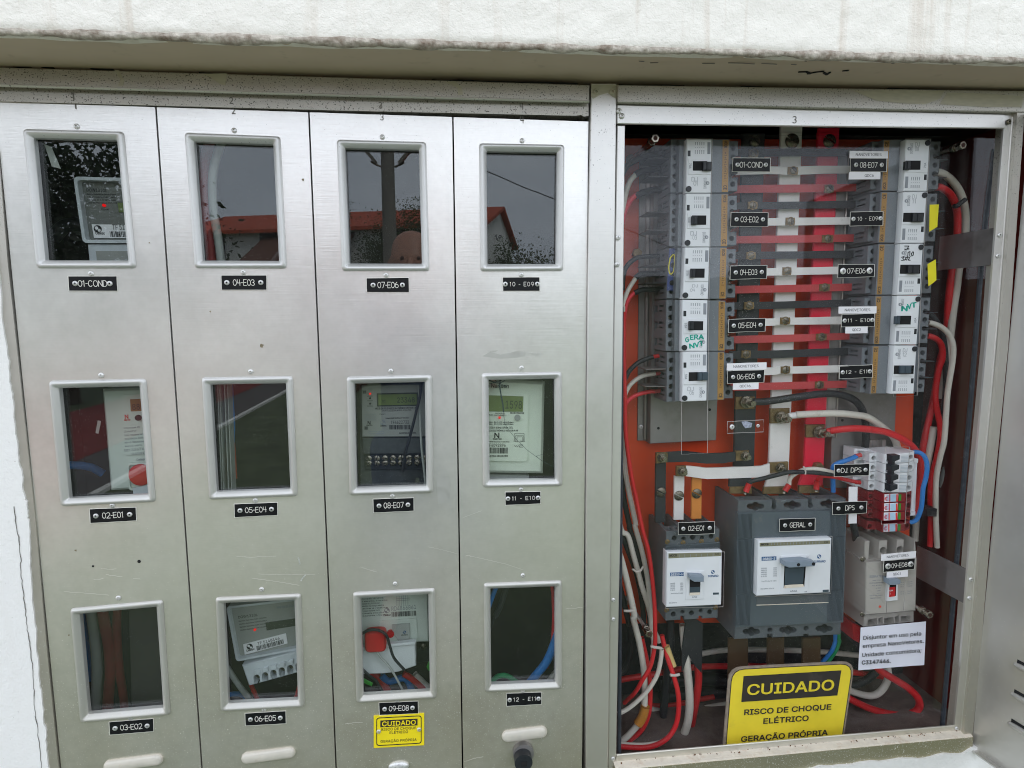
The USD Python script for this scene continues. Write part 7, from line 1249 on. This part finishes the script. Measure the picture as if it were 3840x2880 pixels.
# utility pole
pb = bounce('f', 843, 560, 14.5); pt = bounce('f', 832, 330, 14.5); up = Thing('lamp_pole', 'tall concrete street lamp pole with two lamps, mirrored in the panes', 'street lamp')
top = np.array([pb[0], pb[1], pt[2]+3.0]); up.add('pole', tube([np.array([pb[0], pb[1], G]), top], [.2, .15], 14, smooth=False), M_POLE)
for s in (-1, 1):
    e = np.array([pb[0]+s*.42, pb[1], pt[2]-.1]); up.add('arm', tube([np.array([pb[0], pb[1], pt[2]-.35]), np.array([pb[0]+s*.2, pb[1], pt[2]-.33]), e+(0, 0, -.12)], .03, 6), M_DARKMETAL)
    l = Manifold.cube((.42, .2, .07), True).rotate((0, -s*50, 0)).translate((float(e[0]), float(e[1]), float(e[2]))); up.add('lamp_head', l, M_DARKMETAL)
up.done()
wa, wb = bounce('f', 1040, 365, 20), bounce('f', 1215, 437, 20); single('overhead_wire', tube([wa+(wa-wb)*2, wa, (wa+wb)/2-(0, 0, .03), wb, wb+(wb-wa)*2], .02, 6), M_CBLACK, 'dark overhead wire sloping across the sky in the mirrored view', 'wire')
# white house with a red gable roof
def house(cx, cy, L, D, eave, ridge, yaw, name, label, mw, mr):
    t = Thing(name, label, 'house'); R = np.array([[math.cos(yaw), -math.sin(yaw), 0], [math.sin(yaw), math.cos(yaw), 0], [0, 0, 1]])
    tr = lambda me: (meshkit.arrays(me)[0]@R.T+np.array([cx, cy, G]), meshkit.arrays(me)[1])
    prof = np.array([(-D/2, 0), (D/2, 0), (D/2, eave), (0, ridge-.12), (-D/2, eave)]); wl = CrossSection([prof], FillRule.EvenOdd).extrude(L).transform(np.array([[0, 0, 1, -L/2], [1, 0, 0, 0], [0, 1, 0, 0]], float)); t.add('wall', tr(wl), mw)
    o = .45; k = (ridge-eave)/(D/2); rp = np.array([(-D/2-o, eave-k*o), (0, ridge), (D/2+o, eave-k*o), (D/2+o, eave-k*o-.14), (0, ridge-.14), (-D/2-o, eave-k*o-.14)])[::-1]
    t.add('roof', tr(CrossSection([rp], FillRule.EvenOdd).extrude(L+.5).transform(np.array([[0, 0, 1, -L/2-.25], [1, 0, 0, 0], [0, 1, 0, 0]], float))), mr)
    for sx in np.arange(-L/2+1.6, L/2-1, 2.6):
        for sz in (1.0, 3.6):
            if sz+1.3 < eave: t.add('window', tr(Manifold.cube((1.0, .08, 1.3), True).translate((float(sx), D/2+.01, sz+.65))), M_INKB); t.add('window', tr(Manifold.cube((1.0, .08, 1.3), True).translate((float(sx), -D/2-.01, sz+.65))), M_INKB)
    t.done()
h1 = bounce('f', 1078, 470, 25); h0 = bounce('f', 700, 470, 25)
ev, rd = bounce('f', 870, 494, 24)[2]-G, bounce('f', 870, 461, 27)[2]-G
YW_ = .27; house(h1[0]-6.5*math.cos(YW_), h1[1]-6.5*math.sin(YW_), 13, 7.0, ev, rd, YW_, 'white_house', 'white two-storey house with a long red tiled roof, mirrored in the panes', M_HOUSE, M_ROOF)
h2 = bounce('f', 655, 500, 22); house(h2[0], h2[1]-2, 3.4, 4.2, 3.7, 5.1, .3, 'old_house', 'low grey house with a brown roof, mirrored in a top pane', mat('old_house_wall', '#8b857b', .9, var=.2, scale=2), mat('brown_roof_tile', '#5d3d30', .9, var=.2, scale=4))
hx = np.linspace(-260, 260, 120); V = []; F = []
for i, x in enumerate(hx):
    hgt = 9+7*meshkit.fbm(np.array([x/60, 0, 0]), 3, 2)+2.2*meshkit.fbm(np.array([x/5, 1, 0]), 3, 5)
    V += [(x, -140, G-1), (x, -150, G+hgt*.8), (x, -175, G+hgt), (x, -230, G-1)]
for i in range(119):
    for j in range(3): a = i*4+j; F += [(a, a+4, a+5), (a, a+5, a+1)]
struct('hills', (np.array(V), np.array(F)), M_HILL)
# the photographer
P0 = bounce('f', 888, 566, 1.42); hd = np.array([P0[0], -1.46, P0[2]])
def body(J, bones, edge=.02):
    M = None
    for a, b in bones:
        s = Manifold.hull(Manifold.sphere(J[a][3], 20).translate(tuple(J[a][:3])) + Manifold.sphere(J[b][3], 20).translate(tuple(J[b][:3]))); M = s if M is None else M+s
    v, f, _ = meshkit.arrays(M.refine_to_length(edge)); t = trimesh.Trimesh(v, f); trimesh.smoothing.filter_taubin(t, iterations=12); return t
x, y, z = hd; ph = CAM+np.array([0, -.012, 0])
J = {'head': (x, y, z, .088), 'crown': (x, y-.02, z+.05, .085), 'jaw': (x, y+.035, z-.085, .055), 'neck': (x, y-.03, z-.15, .055), 'chest': (x, y-.06, z-.30, .13), 'belly': (x, y-.05, z-.60, .135), 'hip': (x, y-.06, z-.78, .135),
     'sl': (x-.19, y-.06, z-.25, .065), 'sr': (x+.19, y-.06, z-.25, .065), 'el': (x-.27, y+.06, z-.50, .047), 'er': (x+.30, y+.06, z-.50, .047), 'wl': (ph[0]-.085, ph[1]-.06, ph[2]-.05, .03), 'wr': (ph[0]+.085, ph[1]-.06, ph[2]-.05, .03),
     'kl': (x-.11, y-.04, z-1.17, .065), 'kr': (x+.11, y-.04, z-1.17, .065), 'al': (x-.12, y-.07, G+.10, .045), 'ar': (x+.12, y-.07, G+.10, .045), 'hl': (x-.10, y-.06, z-.80, .09), 'hr': (x+.10, y-.06, z-.80, .09), 'tl': (x-.13, y+.10, G+.035, .035), 'tr': (x+.13, y+.10, G+.035, .035)}
nose = {'n0': (x, y+.085, z+.005, .010), 'n1': (x, y+.100, z-.030, .014)}; J.update(nose); J['earl'] = (x-.088, y-.01, z-.01, .018); J['earr'] = (x+.088, y-.01, z-.01, .018)
bones = [('head', 'crown'), ('head', 'jaw'), ('head', 'neck'), ('neck', 'chest'), ('chest', 'belly'), ('belly', 'hip'), ('sl', 'chest'), ('sr', 'chest'), ('sl', 'sr'), ('sl', 'el'), ('el', 'wl'), ('sr', 'er'), ('er', 'wr'), ('hip', 'hl'), ('hip', 'hr'), ('hl', 'kl'), ('kl', 'al'), ('hr', 'kr'), ('kr', 'ar'), ('al', 'tl'), ('ar', 'tr'), ('n0', 'n1'), ('earl', 'head'), ('earr', 'head')]
for s, wj in ((-1, 'wl'), (1, 'wr')):
    w = np.array(J[wj][:3]); J[wj+'p'] = (*(w+np.array([0, .035, .04])), .024); bones.append((wj, wj+'p'))
    for i in range(4):
        b0 = w+np.array([s*.012, .030, .030+.018*i]); b1 = b0+np.array([-s*.006, .038, .006]); b2 = b1+np.array([-s*.030, .004, .002]); r = (.0085, .009, .0088, .0078)[i]
        for kk, p in enumerate((b0, b1, b2)): J[f'{wj}f{i}{kk}'] = (*p, r)
        bones += [(wj+'p', f'{wj}f{i}0'), (f'{wj}f{i}0', f'{wj}f{i}1'), (f'{wj}f{i}1', f'{wj}f{i}2')]
    t0 = w+np.array([-s*.02, .02, .03]); t1 = t0+np.array([-s*.03, .012, .03])
    J[wj+'t0'], J[wj+'t1'] = (*t0, .0105), (*t1, .009); bones += [(wj, wj+'t0'), (wj+'t0', wj+'t1')]
pe = Thing('person', 'person with a shaved head in a blue shirt holding up a phone', 'person')
pe.add('body', body(J, bones, .014), mat('skin', '#a97c68', .5, var=.05), True)
Jc = {k: (*v[:3], v[3]+.014) for k, v in J.items()}; Jc['chest2'] = (x, y-.06, z-.27, .135); Jc['cuffl'] = (*(np.array(J['sl'][:3])*.35+np.array(J['el'][:3])*.65), .064); Jc['cuffr'] = (*(np.array(J['sr'][:3])*.35+np.array(J['er'][:3])*.65), .064)
pe.add('shirt', body(Jc, [('chest', 'belly'), ('belly', 'hip'), ('sl', 'chest'), ('sr', 'chest'), ('sl', 'sr'), ('sl', 'cuffl'), ('sr', 'cuffr')], .02), mat('blue_cloth', '#404b66', .9, var=.1), True)
pe.add('trousers', body(Jc, [('hip', 'hl'), ('hip', 'hr'), ('hl', 'kl'), ('kl', 'al'), ('hr', 'kr'), ('kr', 'ar')], .025), mat('denim_cloth', '#434e66', .9, var=.1), True)
for s in (-1, 1): pe.add('eye', Manifold.sphere(.009, 12).translate((float(x+s*.032), float(y+.0765), float(z+.012))), mat('eye_dark', '#54392f', .5))
pe.add('mouth', Manifold.sphere(.02, 14).scale((1.1, .35, .22)).translate((float(x), float(y+.083), float(z-.068))), mat('lips', '#9a5a50', .5)); pe.done()
single('phone', box(ph[0]-.085, ph[0]+.085, ph[1]-.004, ph[1]+.004, ph[2]-.07, ph[2]+.012), M_BLACK, 'black phone held up by the person in front of the cabinet', 'phone')
